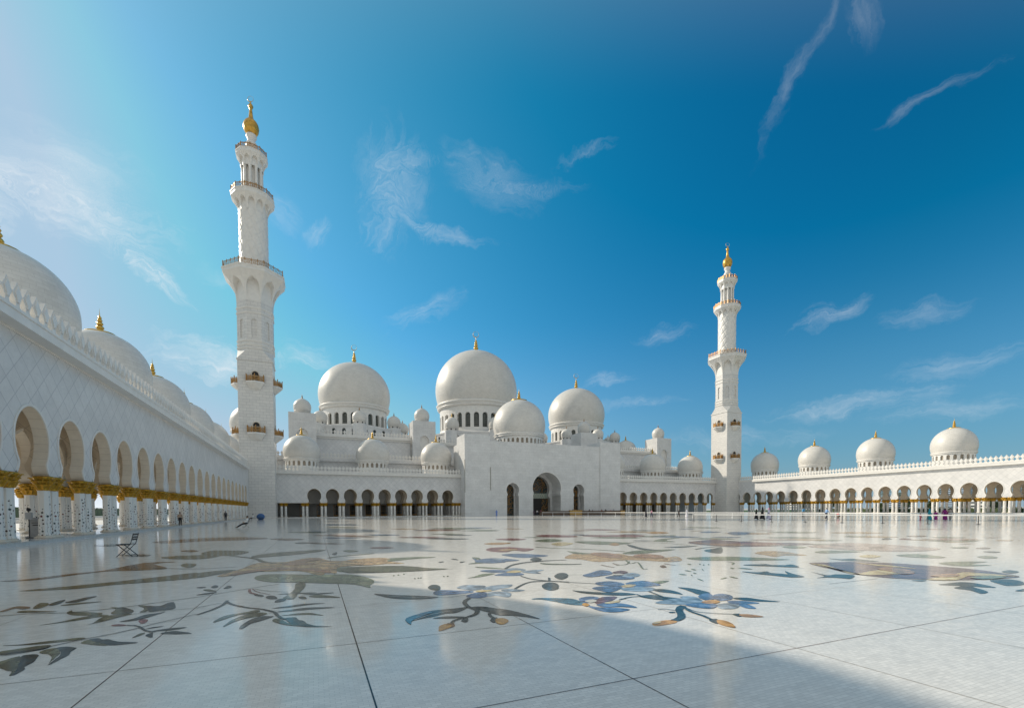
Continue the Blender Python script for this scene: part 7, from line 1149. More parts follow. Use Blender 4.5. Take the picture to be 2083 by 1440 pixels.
def minaret(cx, cy, label):
    t = thing('minaret', label, 'minaret', (cx, cy, 0)); h = 3.31
    mb = MB(); mb.box(cx - h, cx + h, cy - h, cy + h, -.02, 33.6)
    mb.box(cx - h - .14, cx + h + .14, cy - h - .14, cy + h + .14, 33.6, 33.85)
    ao = 3.40; so = ao*math.tan(PI/8); zz0, zz1 = 33.85, 36.0; k = h + .02
    sq = [(-k, -k), (k, -k), (k, k), (-k, k)]
    oc = [(-so, -ao), (so, -ao), (ao, -so), (ao, so), (so, ao), (-so, ao), (-ao, so), (-ao, -so)]
    for i in range(4):
        a, b = sq[i], sq[(i + 1) % 4]; o1, o2 = oc[2*i], oc[2*i + 1]; o3 = oc[(2*i + 2) % 8]
        mb.quad((cx + a[0], cy + a[1], zz0), (cx + b[0], cy + b[1], zz0), (cx + o2[0], cy + o2[1], zz1), (cx + o1[0], cy + o1[1], zz1))
        mb.add([(cx + b[0], cy + b[1], zz0), (cx + o3[0], cy + o3[1], zz1), (cx + o2[0], cy + o2[1], zz1)], [(0, 1, 2)])
    obj('square_shaft', mb, M_course, t)
    mb = MB()
    pr = roundarch(38.5, .34, 42.4, 5, .05)
    for i in range(8):
        f = ngon_side(cx, cy, 8, i, ao, ao - .22)
        arch_wall(mb, f, -1, 1, 36, 46.2, [(0, pr)], 1.0, mi=0, mj=0, back=False)
    mb.lathe(cx, cy, [((ao - .22)/math.cos(PI/8), 36), ((ao - .22)/math.cos(PI/8), 46)], 8, 0, False, PI/8)
    kk = 1/math.cos(PI/8)
    for z in (36.2, 36.9, 37.7, 43.6, 44.6):
        mb.lathe(cx, cy, [(r*kk, q) for r, q in ((ao - .05, z - .05), (ao + .12, z), (ao + .16, z + .22), (ao + .05, z + .3), (ao - .05, z + .32))], 8, 1, False, PI/8)
    obj('octagonal_shaft', mb, [M_course, M_plain], t)
    def balcony(n, z0, z1, zs, a0, a1, asl, ain, rh, k):
        mb = MB(); flare(mb, cx, cy, n, z0, z1, a0, a1, ain); slab(mb, cx, cy, n, z1, zs, asl)
        b = obj('balcony', mb, M_plain, t)
        rb = MB(); railing(rb, poly(cx, cy, n, asl*.97), zs, rh, k); obj('railing', rb, M_bronze, b)
    balcony(8, 46.2, 51.5, 52.6, 3.42, 5.62, 5.75, 3.40, 1.15, 4)
    # round shaft carved with a net of spiral lozenges
    mb = MB(); nz, na = 150, 96; r0 = 2.66; P = []
    for i in range(nz + 1):
        z = 52.6 + (66.0 - 52.6)*i/nz; row = []
        for j in range(na):
            th = 2*PI*j/na; a = th*12/(2*PI) + (z - 52.6)/3.6; b = th*8/(2*PI) - (z - 52.6)/2.3
            g = min(abs(math.sin(PI*a)), abs(math.sin(PI*b)))
            r = r0 + .15*min(1, g*2.2)**.7; row.append((cx + r*math.cos(th), cy + r*math.sin(th), z))
        P.append(row)
    mb.grid(P, 0, True, True); obj('round_shaft', mb, M_plain, t)
    balcony(12, 65.6, 68.3, 69.3, 2.75, 3.95, 4.05, 2.72, 1.0, 2)
    mb = MB(); mb.lathe(cx, cy, [(1.42, 69.3), (1.42, 76)], 20)
    for k in range(10):
        a = 2*PI*k/10 + .2; mb.lathe(cx + 1.82*math.cos(a), cy + 1.82*math.sin(a), [(.40, 69.3), (.40, 69.6), (.30, 69.7), (.28, 74.9), (.40, 75.2), (.42, 75.6)], 10)
    obj('lantern', mb, M_plain, t)
    balcony(10, 75.2, 77.4, 78.2, 2.10, 2.85, 2.95, 2.05, .9, 2)
    mb = MB(); mb.lathe(cx, cy, [(1.25, 78.2), (1.15, 78.7), (.8, 79.0), (.72, 79.5), (1.0, 80.1), (1.18, 80.6), (1.0, 81.0), (.72, 81.3), (.80, 81.8), (1.05, 82.3), (1.0, 82.7), (.6, 82.95)], 24)
    obj('neck', mb, M_plain, t)
    mb = MB(); mb.lathe(cx, cy, [(.7, 82.7), (1.1, 82.95), (1.42, 83.6), (1.54, 84.3), (1.42, 85.0), (1.15, 85.5), (.72, 85.9), (.46, 86.4), (.36, 87.2), (.30, 87.9), (.22, 88.15), (.40, 88.45), (.50, 88.8), (.36, 89.15), (.14, 89.45), (.07, 89.9), (.02, 90.0)], 24)
    fo = obj('finial', mb, gold('gold_bulb', (.74, .43, .08), .34, 2, .1), t)
    mb = MB(); crescent(mb, (cx, cy, 90.35), .62, (.92, -.39)); obj('crescent', mb, M_silver, fo)
    for z in (18.35, 29.1):
        for a in (0, PI/2, PI, -PI/2):
            off = Matrix.Rotation(a, 3, 'Z') @ Vector((0, -h, 0))
            b = inst('balcony', SB[0], t, (cx + off.x, cy + off.y, z), a)
            inst('railing', SB[1], b, local=True); d = inst('door', SB[2], b, local=True); inst('door_frame', SB[3], b, local=True)
    t.scale = (1.069,)*3; t.location.z = -.11
    return t
minaret(-11.95, 122.9, 'taller looking white minaret on the left, at the end of the shaded arcade')
minaret(138.25, 122.9, 'white minaret on the right, its left face sunlit, smaller in the view than the other')

# ------------------------------------------------------------------ entrance block
def lattice_screen(mb, c, y, hw, z0, z1, seed, mi=0, prof=None):
    rnd = random.Random(seed)
    def inside(x, z):
        if not prof: return True
        w = 0
        for (za, wa), (zb, wb) in zip(prof[:-1], prof[1:]):
            if za <= z <= zb: w = wa + (wb - wa)*((z - za)/max(1e-6, zb - za))
        return abs(x - c) < w - .05
    for i in range(34):    # curling stems
        x = c + rnd.uniform(-hw, hw); z = rnd.uniform(z0, z1); a = rnd.uniform(0, 2*PI); da = rnd.uniform(-.35, .35); pts = []
        for k in range(9):
            if not inside(x, z) or z < z0: break
            pts.append((x, y, z)); x += .28*math.cos(a); z += .28*math.sin(a); a += da
        if len(pts) > 2: mb.tube(pts, .05, 5, mi)
def entrance():
    t = thing('entrance_block', 'tall plain white entrance block with a big horseshoe portal between two smaller niches', 'building', (XC, 120.3, 0))
    yf = 120.55
    f = pmap(0, yf, 1, 0, 0, 1)
    mb = MB()
    pc = [(0, 4.62), (5.9, 4.62)] + horseshoe(5.9, 4.62, 6.75, 4.45, 7.9, 4.75, 12.65, 16)
    ps = [(0, 1.86), (5.5, 1.86)] + horseshoe(5.5, 1.86, 6.15, 1.66, 7.3, 1.98, 9.35, 14)
    arch_wall(mb, f, 45.3, 57.0, 0, 20.85, [(52.25, ps)], 2.6, rim=.14, mi=0, mj=1)
    arch_wall(mb, f, 57.0, 69.6, 0, 20.85, [(XC, pc)], 5.4, rim=.2, mi=0, mj=1)
    arch_wall(mb, f, 69.6, 81.9, 0, 20.85, [(74.25, ps)], 2.6, rim=.14, mi=0, mj=1)
    mb.box(45.3, 81.9, yf - .0, 131, 20.85, 21.05)
    obj('front_wall', mb, [M_portal, M_portal, M_plain], t)
    for a, b in ((37.85, 45.3), (81.9, 89.45)):
        mb = MB(); mb.box(a, b, 120.3, 127.8, -.02, 22.5); mb.box(a + .003, b - .003, 127.8, 131, -.02, 20.4); obj('corner_pier', mb, M_portal, t)
    mb = MB(); mb.box(45.24, 45.36, 120.2, 120.5, 7.2, 13.6); mb.box(37.8, 37.9, 120.22, 120.4, 6.5, 15.5); obj('expansion_slot', mb, M_glassbars, t)
    # inner wall of the portal niche and its screen
    g = pmap(0, yf + 5.4, 1, 0, 0, 1)
    pi = [(0, 3.9), (5.0, 3.9)] + horseshoe(5.0, 3.9, 6.3, 3.25, 8.0, 3.65, 11.8, 14)
    mb = MB(); arch_wall(mb, g, 57.6, 69.0, 0, 14, [(XC, pi)], 1.5, rim=.1, mi=0, mj=1); obj('inner_wall', mb, [M_portal, M_portal, M_plain], t)
    ys = yf + 6.95
    mb = MB(); mb.box(58.5, 68.1, ys, ys + .1, 0, 13.6); s = obj('glass_screen', mb, M_glass, t)
    mb = MB(); lattice_screen(mb, XC, ys - .05, 3.6, 6.6, 11.6, 3); lattice_screen(mb, XC, ys - .05, 3.6, 7.5, 11.6, 5); lattice_screen(mb, XC + 2.7, ys - .05, 1.0, .3, 5.2, 4); lattice_screen(mb, XC - 2.9, ys - .05, .9, .3, 5.2, 8)
    obj('gilded_tracery', mb, M_bronze, s)
    mb = MB(); mb.box(XC - 3.6, XC + 3.6, ys - .14, ys - .02, 5.1, 6.7)
    b = obj('canopy_band', mb, simple('jade_glass', (.33, .40, .34), .3, noise=.2), t)
    mb = MB()
    for i in range(9):
        x = XC - 3.6 + i*.8
        if i < 8: mb.bar((x, ys - .17, 5.15), (x + .8, ys - .17, 6.65), .07); mb.bar((x, ys - .17, 6.65), (x + .8, ys - .17, 5.15), .07)
    obj('canopy_lattice', mb, M_jamb, b)
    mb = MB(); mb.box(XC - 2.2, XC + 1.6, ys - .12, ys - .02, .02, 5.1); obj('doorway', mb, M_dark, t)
    for c in (52.25, 74.25):
        g = pmap(0, yf + 2.6, 1, 0, 0, 1)
        mb = MB(); arch_wall(mb, g, c - 2.4, c + 2.4, 0, 11, [(c, [(0, 1.5), (5.6, 1.5)] + horseshoe(5.6, 1.5, 6.1, 1.3, 7.3, 1.55, 9.1, 10))], .6, mi=0, mj=0); obj('niche_wall', mb, M_portal, t)
        mb = MB(); mb.box(c - 2, c + 2, yf + 3.25, yf + 3.35, 0, 10); s = obj('glass_screen', mb, M_glass, t)
        mb = MB(); lattice_screen(mb, c, yf + 3.2, 1.5, .3, 9, int(c)); lattice_screen(mb, c, yf + 3.2, 1.5, .3, 9, int(c) + 9); obj('gilded_tracery', mb, M_bronze, s)
    mb = MB(); mb.lathe(63.85, 141.6, [(9.2, 16.0), (9.2, 21.7), (8.3, 21.8)], 40); obj('dome_base', mb, M_plain, t)
    dome(t, 63.85, 141.6, 8.8, 26.6, 38.7, 21.6, 32, 1.55, 2.7, wh=(.30, .80), wratio=.27, seg=64)
entrance()

# ------------------------------------------------------------------ prayer hall behind
XM = 64.35
def hall():
    t = thing('prayer_hall', 'great white prayer hall behind the front arcades with three huge domes and corner towers', 'building', (XC, 150, 0))
    # low hall with its own crenellated parapet
    mb = MB()
    f = pmap(0, 138.2, 1, 0, 0, 1)
    mb.box(-16, 142.6, 138.2, 232, 0, 16.2); mb.hexa(f, -16, 142.6, 15.5, 16.4, -.5, .3)
    mb.box(-16, 37.8, 137.6, 138.1, 0, 11.0) ; mb.box(89.5, 142.6, 137.6, 138.1, 0, 11.0)
    obj('low_hall', mb, M_lattice, t)
    mb = MB(); crenel(mb, f, -16, 142.6, 16.4, -.3, step=.95); obj('crenellation', mb, M_plain, t)
    g = pmap(0, 150.6, 1, 0, 0, 1)
    for a, b, y in ((.75, 28.95, 150.6), (36.4, 91.0, 156.5), (98.5, 126.7, 150.6)):
        mb = MB(); g = pmap(0, y, 1, 0, 0, 1); mb.box(a, b, y, 215, 16, 23.7); obj('hall_wall', mb, M_lattice, t)
        mb = MB(); mb.hexa(g, a, b, 23.7, 24.2, -.45, .2); mb.hexa(g, a, b, 24.203, 24.9, -1.0, .2); obj('cornice', mb, M_plain, t)
        mb = MB(); crenel(mb, g, a, b, 24.9, -.7, step=.95, sc=.95); obj('crenellation', mb, M_plain, t)
    # octagonal tiers with turret domes
    for cx, cr, zt, sd, Rd, zr, ztop, dz0, nw, fs, cres in ((14.85, 19.3, 31.5, 2.45, 13.15, 40.9, 58.4, 32.2, 24, 2.15, 1.05), (XM, 23.4, 31.6, 2.75, 17.3, 45.4, 69.3, 33.3, 28, 2.6, 1.25), (113.85, 19.3, 31.5, 2.45, 13.15, 40.9, 58.4, 32.2, 24, 2.15, 1.05)):
        cy = 187.; ap = cr*math.cos(PI/8)
        mb = MB(); wins = []
        for i in range(8):
            th = PI/8 + i*PI/4; n = (math.cos(th), math.sin(th)); tg = (-n[1], n[0]); hs = cr*math.sin(PI/8)
            g = pmap(cx + n[0]*ap, cy + n[1]*ap, tg[0], tg[1], -n[0], -n[1])
            ops = [(q*hs*.4, roundarch(27.8, .66, 30.5, 5, .05)) for q in (-1.75, -.6, .6, 1.75)]
            arch_wall(mb, g, -hs, hs, 16, zt, ops, .5, mi=0, mj=0, back=False)
            mb.hexa(g, -hs, hs, zt - .5, zt + .1, -.16, .1)
            for q, pr in ops:
                ln = [(q - w, z) for z, w in pr] + [(q + w, z) for z, w in pr[::-1]]; 
                if n[1] < .3: wn = MB(); wn.add([g(u, z, .42) for u, z in ln], [tuple(range(len(ln)))]); wins.append(wn)
        mb.lathe(cx, cy, [(cr - .2, zt + .05), (Rd*.97, dz0 + .1)], 8, 0, False)
        for i in range(8):   # corner turrets carry the small domes
            th = i*PI/4; x, y = cx + cr*.93*math.cos(th), cy + cr*.93*math.sin(th)
            mb.lathe(x, y, [(sd*1.05, 22), (sd*1.05, zt + .45), (sd*.8, zt + .5)], 8, 0, False, th + PI/8)
        o = obj('octagon_tier', mb, M_portal, t)
        for wn in wins: obj('window', wn, M_glass, o)
        for i in range(8):
            th = i*PI/4
            if math.sin(th) < .5: onion(t, cx + cr*.93*math.cos(th), cy + cr*.93*math.sin(th), sd, zt + .45, gold=(cx == XM))
        dome(t, cx, cy, Rd, zr, ztop, dz0, nw, fs, Rd*.16, wh=(.13, .70), seg=72, cres=cres, winobj=True, wratio=.30)
    # four square towers
    for i, cx in enumerate((-2.95, 32.65, 94.75, 130.45)):
        cy = 150; h = 3.65
        mb = MB(); pr = [(14.5, 1.2), (21.6, 1.2)] + horseshoe(20.9, 1.35, 21.9, 1.12, 23.8, 1.55, 25.6, 12)[0:]
        pr = [(14.5, 1.35)] + horseshoe(20.9, 1.35, 21.9, 1.12, 23.8, 1.55, 25.6, 12)
        for n in ((0, -1), (-1, 0)):
            tg = (-n[1], n[0]) if n[0] == 0 else (0, 1)
            tg = (1, 0) if n == (0, -1) else (0, 1)
            g = pmap(cx + n[0]*h, cy + n[1]*h, tg[0], tg[1], -n[0], -n[1])
            arch_wall(mb, g, -h, h, 0, 30.2, [(0, pr)], .8, mi=0, mj=1, back=False)
            mb.hexa(g, -1.9, 1.9, 14, 27, .8, .9, 1)
            for a, b in ((-2.45, -2.35), (2.35, 2.45)): mb.hexa(g, a, b, 14, 28.2, -.05, .1)
            mb.hexa(g, -2.45, 2.45, 28.2, 28.3, -.05, .1)
        mb.box(cx + h - .3, cx + h, cy - h + .002, cy + h, 0, 30.197); mb.box(cx - h + .002, cx + h - .002, cy + h - .3, cy + h, 0, 30.197); mb.box(cx - h + .003, cx + h - .003, cy - h + .003, cy + h - .003, 29.9, 30.22)
        o = obj('tower', mb, [M_portal, M_plain], t); onion(o, cx, cy, 2.45, 30.2, holes=0)
        if i == 3:
            mb = MB(); mb.box(cx - h + .7, cx - h + .78, cy - .7, cy + .7, 15, 21.5); obj('gilded_door', mb, M_goldcap, o)
    for cx in (-1.0, 127.8):
        mb = MB(); mb.lathe(cx, 168, [(4.5, 16), (4.5, 24.9)], 24); obj('dome_base', mb, M_plain, t)
        dome(t, cx, 168, 4.7, 26.0, 32.2, 24.2, 16, 1.0, 1.3, wh=(.3, .9))
hall()
def corner_dome():
    t = thing('domed_tower', 'sunlit domed tower half hidden behind the left minaret', 'building', (-16.2, 150, 0))
    mb = MB(); mb.lathe(-16.2, 150, [(5.2, -.02), (5.2, 23.2)], 32); mb.box(-27, -16.2, 140, 150, -.02, 15.0); obj('tower_wall', mb, M_plain, t)
    dome(t, -16.2, 150, 5.5, 24.4, 32.0, 21.5, 18, 1.1, 1.7, wh=(.3, .85))
corner_dome()

# ------------------------------------------------------------------ things standing in the courtyard
def folding_chair(x, y, rz, label):
    t = thing('folding_chair', label, 'chair', (x, y, 0)); t.rotation_euler.z = rz
    P = lambda nm, mb, m: obj(nm, mb, m, t, local=True)
    for s in (-.2, .2):   # local +x is the front of the chair
        mb = MB(); mb.bar((-.26, s, 0), (.20, s, .44), .022); P('leg', mb, M_black)
        mb = MB(); mb.tube([(.24, s*.9, 0), (0, s*.9, .25), (-.20, s*.9, .46), (-.30, s*.9, .84)], .012, 6); P('leg', mb, M_black)
    mb = MB()
    for i in range(7): mb.box(-.20 + i*.065, -.15 + i*.065, -.21, .21, .44, .455)
    mb.bar((-.2, -.2, .435), (.24, -.2, .435), .02); mb.bar((-.2, .2, .435), (.24, .2, .435), .02); P('seat', mb, M_black)
    mb = MB()
    for z, dx in ((.62, -.245), (.70, -.266), (.80, -.291)): mb.box(dx - .008, dx + .008, -.19, .19, z - .03, z + .03)
    P('backrest', mb, M_black)
    mb = MB(); mb.bar((-.2, -.2, .06), (-.2, .2, .06), .018); mb.bar((.18, -.18, .06), (.18, .18, .06), .018); P('stretcher', mb, M_black)
    return t
folding_chair(-6.37, 20.95, R(172), 'empty black folding chair standing alone on the shaded polished floor')

SKIN = [simple('skin_a', (.42, .26, .17), .5), simple('skin_b', (.28, .16, .10), .5)]
HAIR = simple('dark_hair', (.02, .016, .014), .6)
CLO = {}
def cloth(c):
    if c not in CLO: CLO[c] = simple('cloth_%d' % len(CLO), c, .75, noise=.15, nscale=5)
    return CLO[c]
SHOE = simple('shoes', (.03, .025, .022), .5)
def hand(mb, w, d, side):
    w = Vector(w); d = Vector(d).normalized(); sx = Vector((0, side, 0)); up = d.cross(Vector((1, 0, 0)) if abs(d.x) < .8 else Vector((0, 0, 1))).normalized(); b = d.cross(up).normalized()
    mb.tube([w - d*.02, w + d*.04, w + d*.085], [.024, .038, .034], 7)
    for i, l in enumerate((.065, .08, .075, .055)):
        p = w + d*.08 + b*(-.027 + .018*i); mb.tube([p, p + d*l*.55, p + d*l*.8 + up*.018, p + d*l*.85 + up*.035], [.0095, .009, .0085, .006], 5)
    p = w + d*.02 + b*(-.034); mb.tube([p, p - b*.022 + d*.03, p - b*.02 + d*.065], [.012, .0105, .007], 5)
def person(x, y, z, rz, h, label, pose='stand', style='robe', top=(.5, .5, .5), low=None, head=None, skin=0, bag=None):
    """figure facing local +x; J = joints"""
    lean = {'walk': .05, 'crouch': .30, 'sit': -.12, 'stand': .0}[pose]
    s = h/1.72
    J = dict(hip=(0, 0, .94), chest=(lean*.6, 0, 1.30), neck=(lean*.9, 0, 1.47), head=(lean*1.1 + .015, 0, 1.60))
    lg = {}; am = {}
    for sd in (-1, 1):
        ph = sd if pose == 'walk' else 0
        hp = (0, .095*sd, .92)
        kn = (.10*ph + .03, .10*sd, .50); an = (.20*ph - .04 if ph >= 0 else -.24, .10*sd, .09 if ph >= 0 else .14)
        sh = (lean*.85, .185*sd, 1.41); el = (lean*.6 - .12*ph - .02, .245*sd, 1.13); wr = (lean*.6 - .14*ph + .08, .25*sd, .89)
        if pose == 'sit':
            hp = (0, .10*sd, .47); kn = (.36, .11*sd, .40); an = (.78, .11*sd, .12)
            sh = (-.16, .185*sd, .94); el = (-.08, .26*sd, .68); wr = (.16, .20*sd, .58)
        if pose == 'crouch':
            hp = (-.05, .10*sd, .30); kn = (.30, .13*sd, .48); an = (.08, .12*sd, .08)
            sh = (.14, .185*sd, .74); el = (.34, .24*sd, .55); wr = (.46, .12*sd, .62)
        lg[sd] = [hp, kn, an]; am[sd] = [sh, el, wr]
    if pose == 'sit': J = dict(hip=(-.02, 0, .49), chest=(-.11, 0, .83), neck=(-.15, 0, 1.01), head=(-.11, 0, 1.14))
    if pose == 'crouch': J = dict(hip=(-.06, 0, .33), chest=(.08, 0, .63), neck=(.16, 0, .82), head=(.22, 0, .94))
    if pose == 'arms_up': pass
    sc = lambda p: tuple(v*s for v in p)
    J = {k: sc(v) for k, v in J.items()}; lg = {k: [sc(p) for p in v] for k, v in lg.items()}; am = {k: [sc(p) for p in v] for k, v in am.items()}
    def ell(mb, pts, rx, ry, n=12, mi=0):   # torso loft, wide across y
        P = []
        for p, a, b in zip(pts, rx, ry): P.append([(p[0] + a*s*math.cos(2*PI*k/n), p[1] + b*s*math.sin(2*PI*k/n), p[2]) for k in range(n)])
        mb.grid(P, mi, True, True); mb.add(P[-1], [tuple(range(n))], mi); mb.add(P[0], [tuple(range(n))[::-1]], mi)
    lerp = lambda a, b, t: tuple(a[i] + (b[i] - a[i])*t for i in range(3))
    # one continuous body grown over a joint skeleton
    bv = [J['hip'], J['chest'], J['neck'], J['head'], (J['head'][0], 0, J['head'][2] + .075*s)]; be = [(0, 1), (1, 2), (2, 3), (3, 4)]; br = [.12, .125, .052, .088, .07]
    for sd in (-1, 1):
        o = len(bv); bv += am[sd]; be += [(1, o), (o, o+1), (o+1, o+2)]; br += [.055, .042, .03]
        d = Vector(am[sd][2]) - Vector(am[sd][1]); bv.append(tuple(Vector(am[sd][2]) + d.normalized()*.05*s)); be.append((o+2, o+3)); br.append(.03)
        o = len(bv); bv += lg[sd]; be += [(0, o), (o, o+1), (o+1, o+2)]; br += [.085, .058, .042]
        bv.append((lg[sd][2][0] + .16*s, lg[sd][2][1], max(.03*s, lg[sd][2][2] - .06*s))); be.append((o+2, o+3)); br.append(.035)
    me = bpy.data.meshes.new('person'); me.from_pydata(bv, be, [])
    me.materials.append(SKIN[skin])
    o = bpy.data.objects.new('person', me); col.objects.link(o); o.location = (x, y, z); o.rotation_euler.z = rz
    bm = bmesh.new(); bm.from_mesh(me); ly = bm.verts.layers.skin.verify(); bm.verts.ensure_lookup_table()
    for v, r in zip(bm.verts, br): v[ly].radius = (r*s, r*s*(.8 if r > .1 else 1))
    bm.verts[0][ly].use_root = True
    bm.to_mesh(me); bm.free()
    md = o.modifiers.new('skin', 'SKIN'); md.use_smooth_shade = True; md = o.modifiers.new('sub', 'SUBSURF'); md.levels = 1; md.render_levels = 1
    tag(o, label, 'person', 'visitors in the courtyard')
    C = lambda nm, mb, m: obj(nm, mb, m, o, local=True)
    mb = MB()
    for sd in (-1, 1): hand(mb, am[sd][2], Vector(am[sd][2]) - Vector(am[sd][1]), sd)
    hd = J['head']
    mb.ball((hd[0] + .085*s, 0, hd[2] + .0*s), .018*s, 6, 5); 
    for sd in (-1, 1): mb.ball((hd[0] - .01*s, .083*s*sd, hd[2]), .022*s, 6, 5, 0, (.8, .5, 1.3))
    C('hands_and_face', mb, SKIN[skin])
    mb = MB(); mb.box(hd[0] + .082*s, hd[0] + .092*s, -.038*s, -.018*s, hd[2] + .022*s, hd[2] + .034*s); mb.box(hd[0] + .082*s, hd[0] + .092*s, .018*s, .038*s, hd[2] + .022*s, hd[2] + .034*s); mb.box(hd[0] + .08*s, hd[0] + .088*s, -.02*s, .02*s, hd[2] - .05*s, hd[2] - .044*s)
    C('eyes_and_mouth', mb, HAIR)
    mb = MB()
    if head is None:
        mb.ball((hd[0] - .022*s, 0, hd[2] + .035*s), .103*s, 12, 8, 0, (1, .93, 1)); C('hair', mb, HAIR)
    else:
        ell(mb, [(hd[0] - .03*s, 0, hd[2] - .30*s), (hd[0] - .03*s, 0, hd[2] - .16*s), (hd[0] - .03*s, 0, hd[2]), (hd[0] - .03*s, 0, hd[2] + .09*s), (hd[0] - .03*s, 0, hd[2] + .135*s)], (.13, .10, .105, .085, .02), (.18, .115, .105, .085, .02)); C('head_scarf', mb, cloth(head))
    if style == 'robe':
        mb = MB(); n = 16; P = []
        L = [(J['neck'], .075, .10), (lerp(J['neck'], J['chest'], .35), .115, .195), (J['chest'], .135, .185), (lerp(J['chest'], J['hip'], .7), .13, .165), (J['hip'], .15, .19)]
        if pose in ('walk', 'stand'): L += [((.02*s, 0, .5*s), .19 + (.06 if pose == 'walk' else 0), .21), ((0, 0, .07*s), .23 + (.10 if pose == 'walk' else 0), .24)]
        elif pose == 'crouch': L += [((.08*s, 0, .2*s), .26, .26), ((.1*s, 0, .03*s), .28, .28)]
        for (p, a, b) in L: P.append([(p[0] + a*s*math.cos(2*PI*k/n)*(1 + .07*(k % 2)), p[1] + b*s*math.sin(2*PI*k/n)*(1 + .07*(k % 2)), p[2]) for k in range(n)])
        mb.grid(P, 0, True, True)
        for sd in (-1, 1): mb.tube([am[sd][0], am[sd][1], lerp(am[sd][1], am[sd][2], .9)], [.075*s, .068*s, .075*s], 9)
        C('robe', mb, cloth(top))
    else:
        mb = MB(); ell(mb, [J['hip'], lerp(J['hip'], J['chest'], .5), J['chest'], lerp(J['chest'], J['neck'], .6), J['neck']], (.135, .13, .14, .12, .07), (.175, .165, .19, .19, .085))
        for sd in (-1, 1): mb.tube([am[sd][0], am[sd][1], lerp(am[sd][1], am[sd][2], .85)], [.075*s, .06*s, .052*s], 9)
        C('shirt', mb, cloth(top))
        mb = MB(); ell(mb, [lerp(J['hip'], J['chest'], -.22), J['hip'], lerp(J['hip'], J['chest'], .18)], (.13, .145, .138), (.17, .185, .178))
        for sd in (-1, 1): mb.tube([lg[sd][0], lg[sd][1], lg[sd][2]], [.105*s, .078*s, .07*s], 9)
        C('trousers', mb, cloth(low))
    mb = MB()
    for sd in (-1, 1):
        a = lg[sd][2]; mb.tube([(a[0] - .06*s, a[1], max(.035*s, a[2] - .05*s)), (a[0] + .05*s, a[1], max(.04*s, a[2] - .04*s)), (a[0] + .2*s, a[1], max(.03*s, a[2] - .055*s))], [.035*s, .045*s, .03*s], 8)
    C('shoes', mb, SHOE)
    if bag:
        mb = MB(); c = J['chest']; mb.ball((c[0] - .19*s, 0, c[2] - .06*s), .19*s, 10, 8, 0, (.6, .85, 1.2)); mb.tube([(c[0] - .1*s, .1*s, c[2] - .2*s), (c[0] + .14*s, .11*s, c[2]), (c[0] - .05*s, .11*s, c[2] + .17*s)], .018*s, 6); b = tag(obj('backpack', mb, cloth(bag), None, True), 'bright blue backpack on the back of the walker near the right arcade', 'backpack'); b.location = (x, y, z); b.rotation_euler.z = rz
    return o
K = (.012, .012, .015); WH = (.75, .74, .72)
folding_chair(-6.38, 52.5, R(188), 'black folding chair holding the man in a white shirt')
person(-6.38, 52.5, .0, R(188), 1.62, 'man in a white shirt and dark trousers leaning back in a folding chair', 'sit', 'trousers', WH, K)
person(-13.42, 59.5, .19, R(-60), 1.42, 'man in a tan shirt and black trousers standing by the left arcade', 'stand', 'trousers', (.42, .30, .22), K, skin=1)
person(-13.6, 88, .19, R(-90), 1.5, 'far person in dark clothes by the last left arcade columns', 'stand', 'trousers', (.06, .06, .07), K)
person(-11.0, 99.2, 0, R(180), 1.6, 'man in a white shirt sitting by the blue cushion under the minaret', 'sit', 'trousers', WH, K)
mb = MB(); mb.ball((0, 0, .62), .72, 20, 14, 0, (1, .85, .86)); mb.lathe(0, 0, [(.45, 0), (.5, .03), (.45, .08)], 16)
tag(obj('pouf', mb, cloth((.05, .13, .30)), None, True), 'round dark blue cushion at the foot of the left minaret', 'pouf').location = (-9.75, 100.9, 0)
mb = MB()
t = thing('bench', 'low dark bench under the seated man by the left minaret', 'bench', (-10.6, 99.6, 0))
mb.box(-11.3, -9.2, 99.3, 99.8, .40, .46); obj('seat', mb, M_black, t)
for xx in (-11.2, -9.3):
    mb = MB(); mb.box(xx - .03, xx + .03, 99.33, 99.77, 0, .40); obj('leg', mb, M_black, t)
person(58.87, 46.95, 0, R(-75), 1.48, 'woman in a black abaya, the shorter of two walking together', 'walk', 'robe', K, head=K)
person(59.45, 46.4, 0, R(-75), 1.78, 'tall woman in a black abaya beside the shorter one in black', 'walk', 'robe', K, head=K)
person(60.1, 45.9, 0, R(-80), 1.66, 'woman in a pale lilac dress and pink scarf behind the two', 'walk', 'robe', (.60, .56, .68), head=(.62, .25, .36))
person(80.89, 55.0, 0, R(120), 1.7, 'walker with a blue backpack and dark trousers near the right arcade', 'stand', 'trousers', (.10, .32, .55), K, bag=(.04, .28, .55))
person(66.9, 42.05, 0, R(-20), 1.6, 'man in a light blue shirt and dark jeans behind the barrier', 'walk', 'trousers', (.25, .42, .68), (.03, .035, .06))
person(75.6, 45.6, 0, R(150), 1.55, 'person in a red top crouching on the floor behind the barrier', 'crouch', 'trousers', (.62, .12, .14), K)
person(65.5, 30.4, 0, R(-100), .9, 'small child in a crimson outfit', 'stand', 'trousers', (.45, .03, .12), (.40, .06, .16))
person(68.65, 30.97, 0, R(-60), 1.40, 'woman in a turquoise tunic and scarf', 'walk', 'robe', (.02, .30, .36), head=(.03, .28, .40))
person(69.3, 30.6, 0, R(190), 1.15, 'girl in a magenta dress leaning into a stride', 'walk', 'robe', (.36, .03, .24), head=None)
person(69.95, 30.0, 0, R(185), 1.46, 'woman in a deep purple dress with dark hair', 'walk', 'robe', (.24, .01, .17), head=K)
person(73.0, 30.8, 0, R(10), 1.5, 'person in a grey top at the right end of the walking group', 'walk', 'trousers', (.36, .30, .26), (.28, .25, .22))
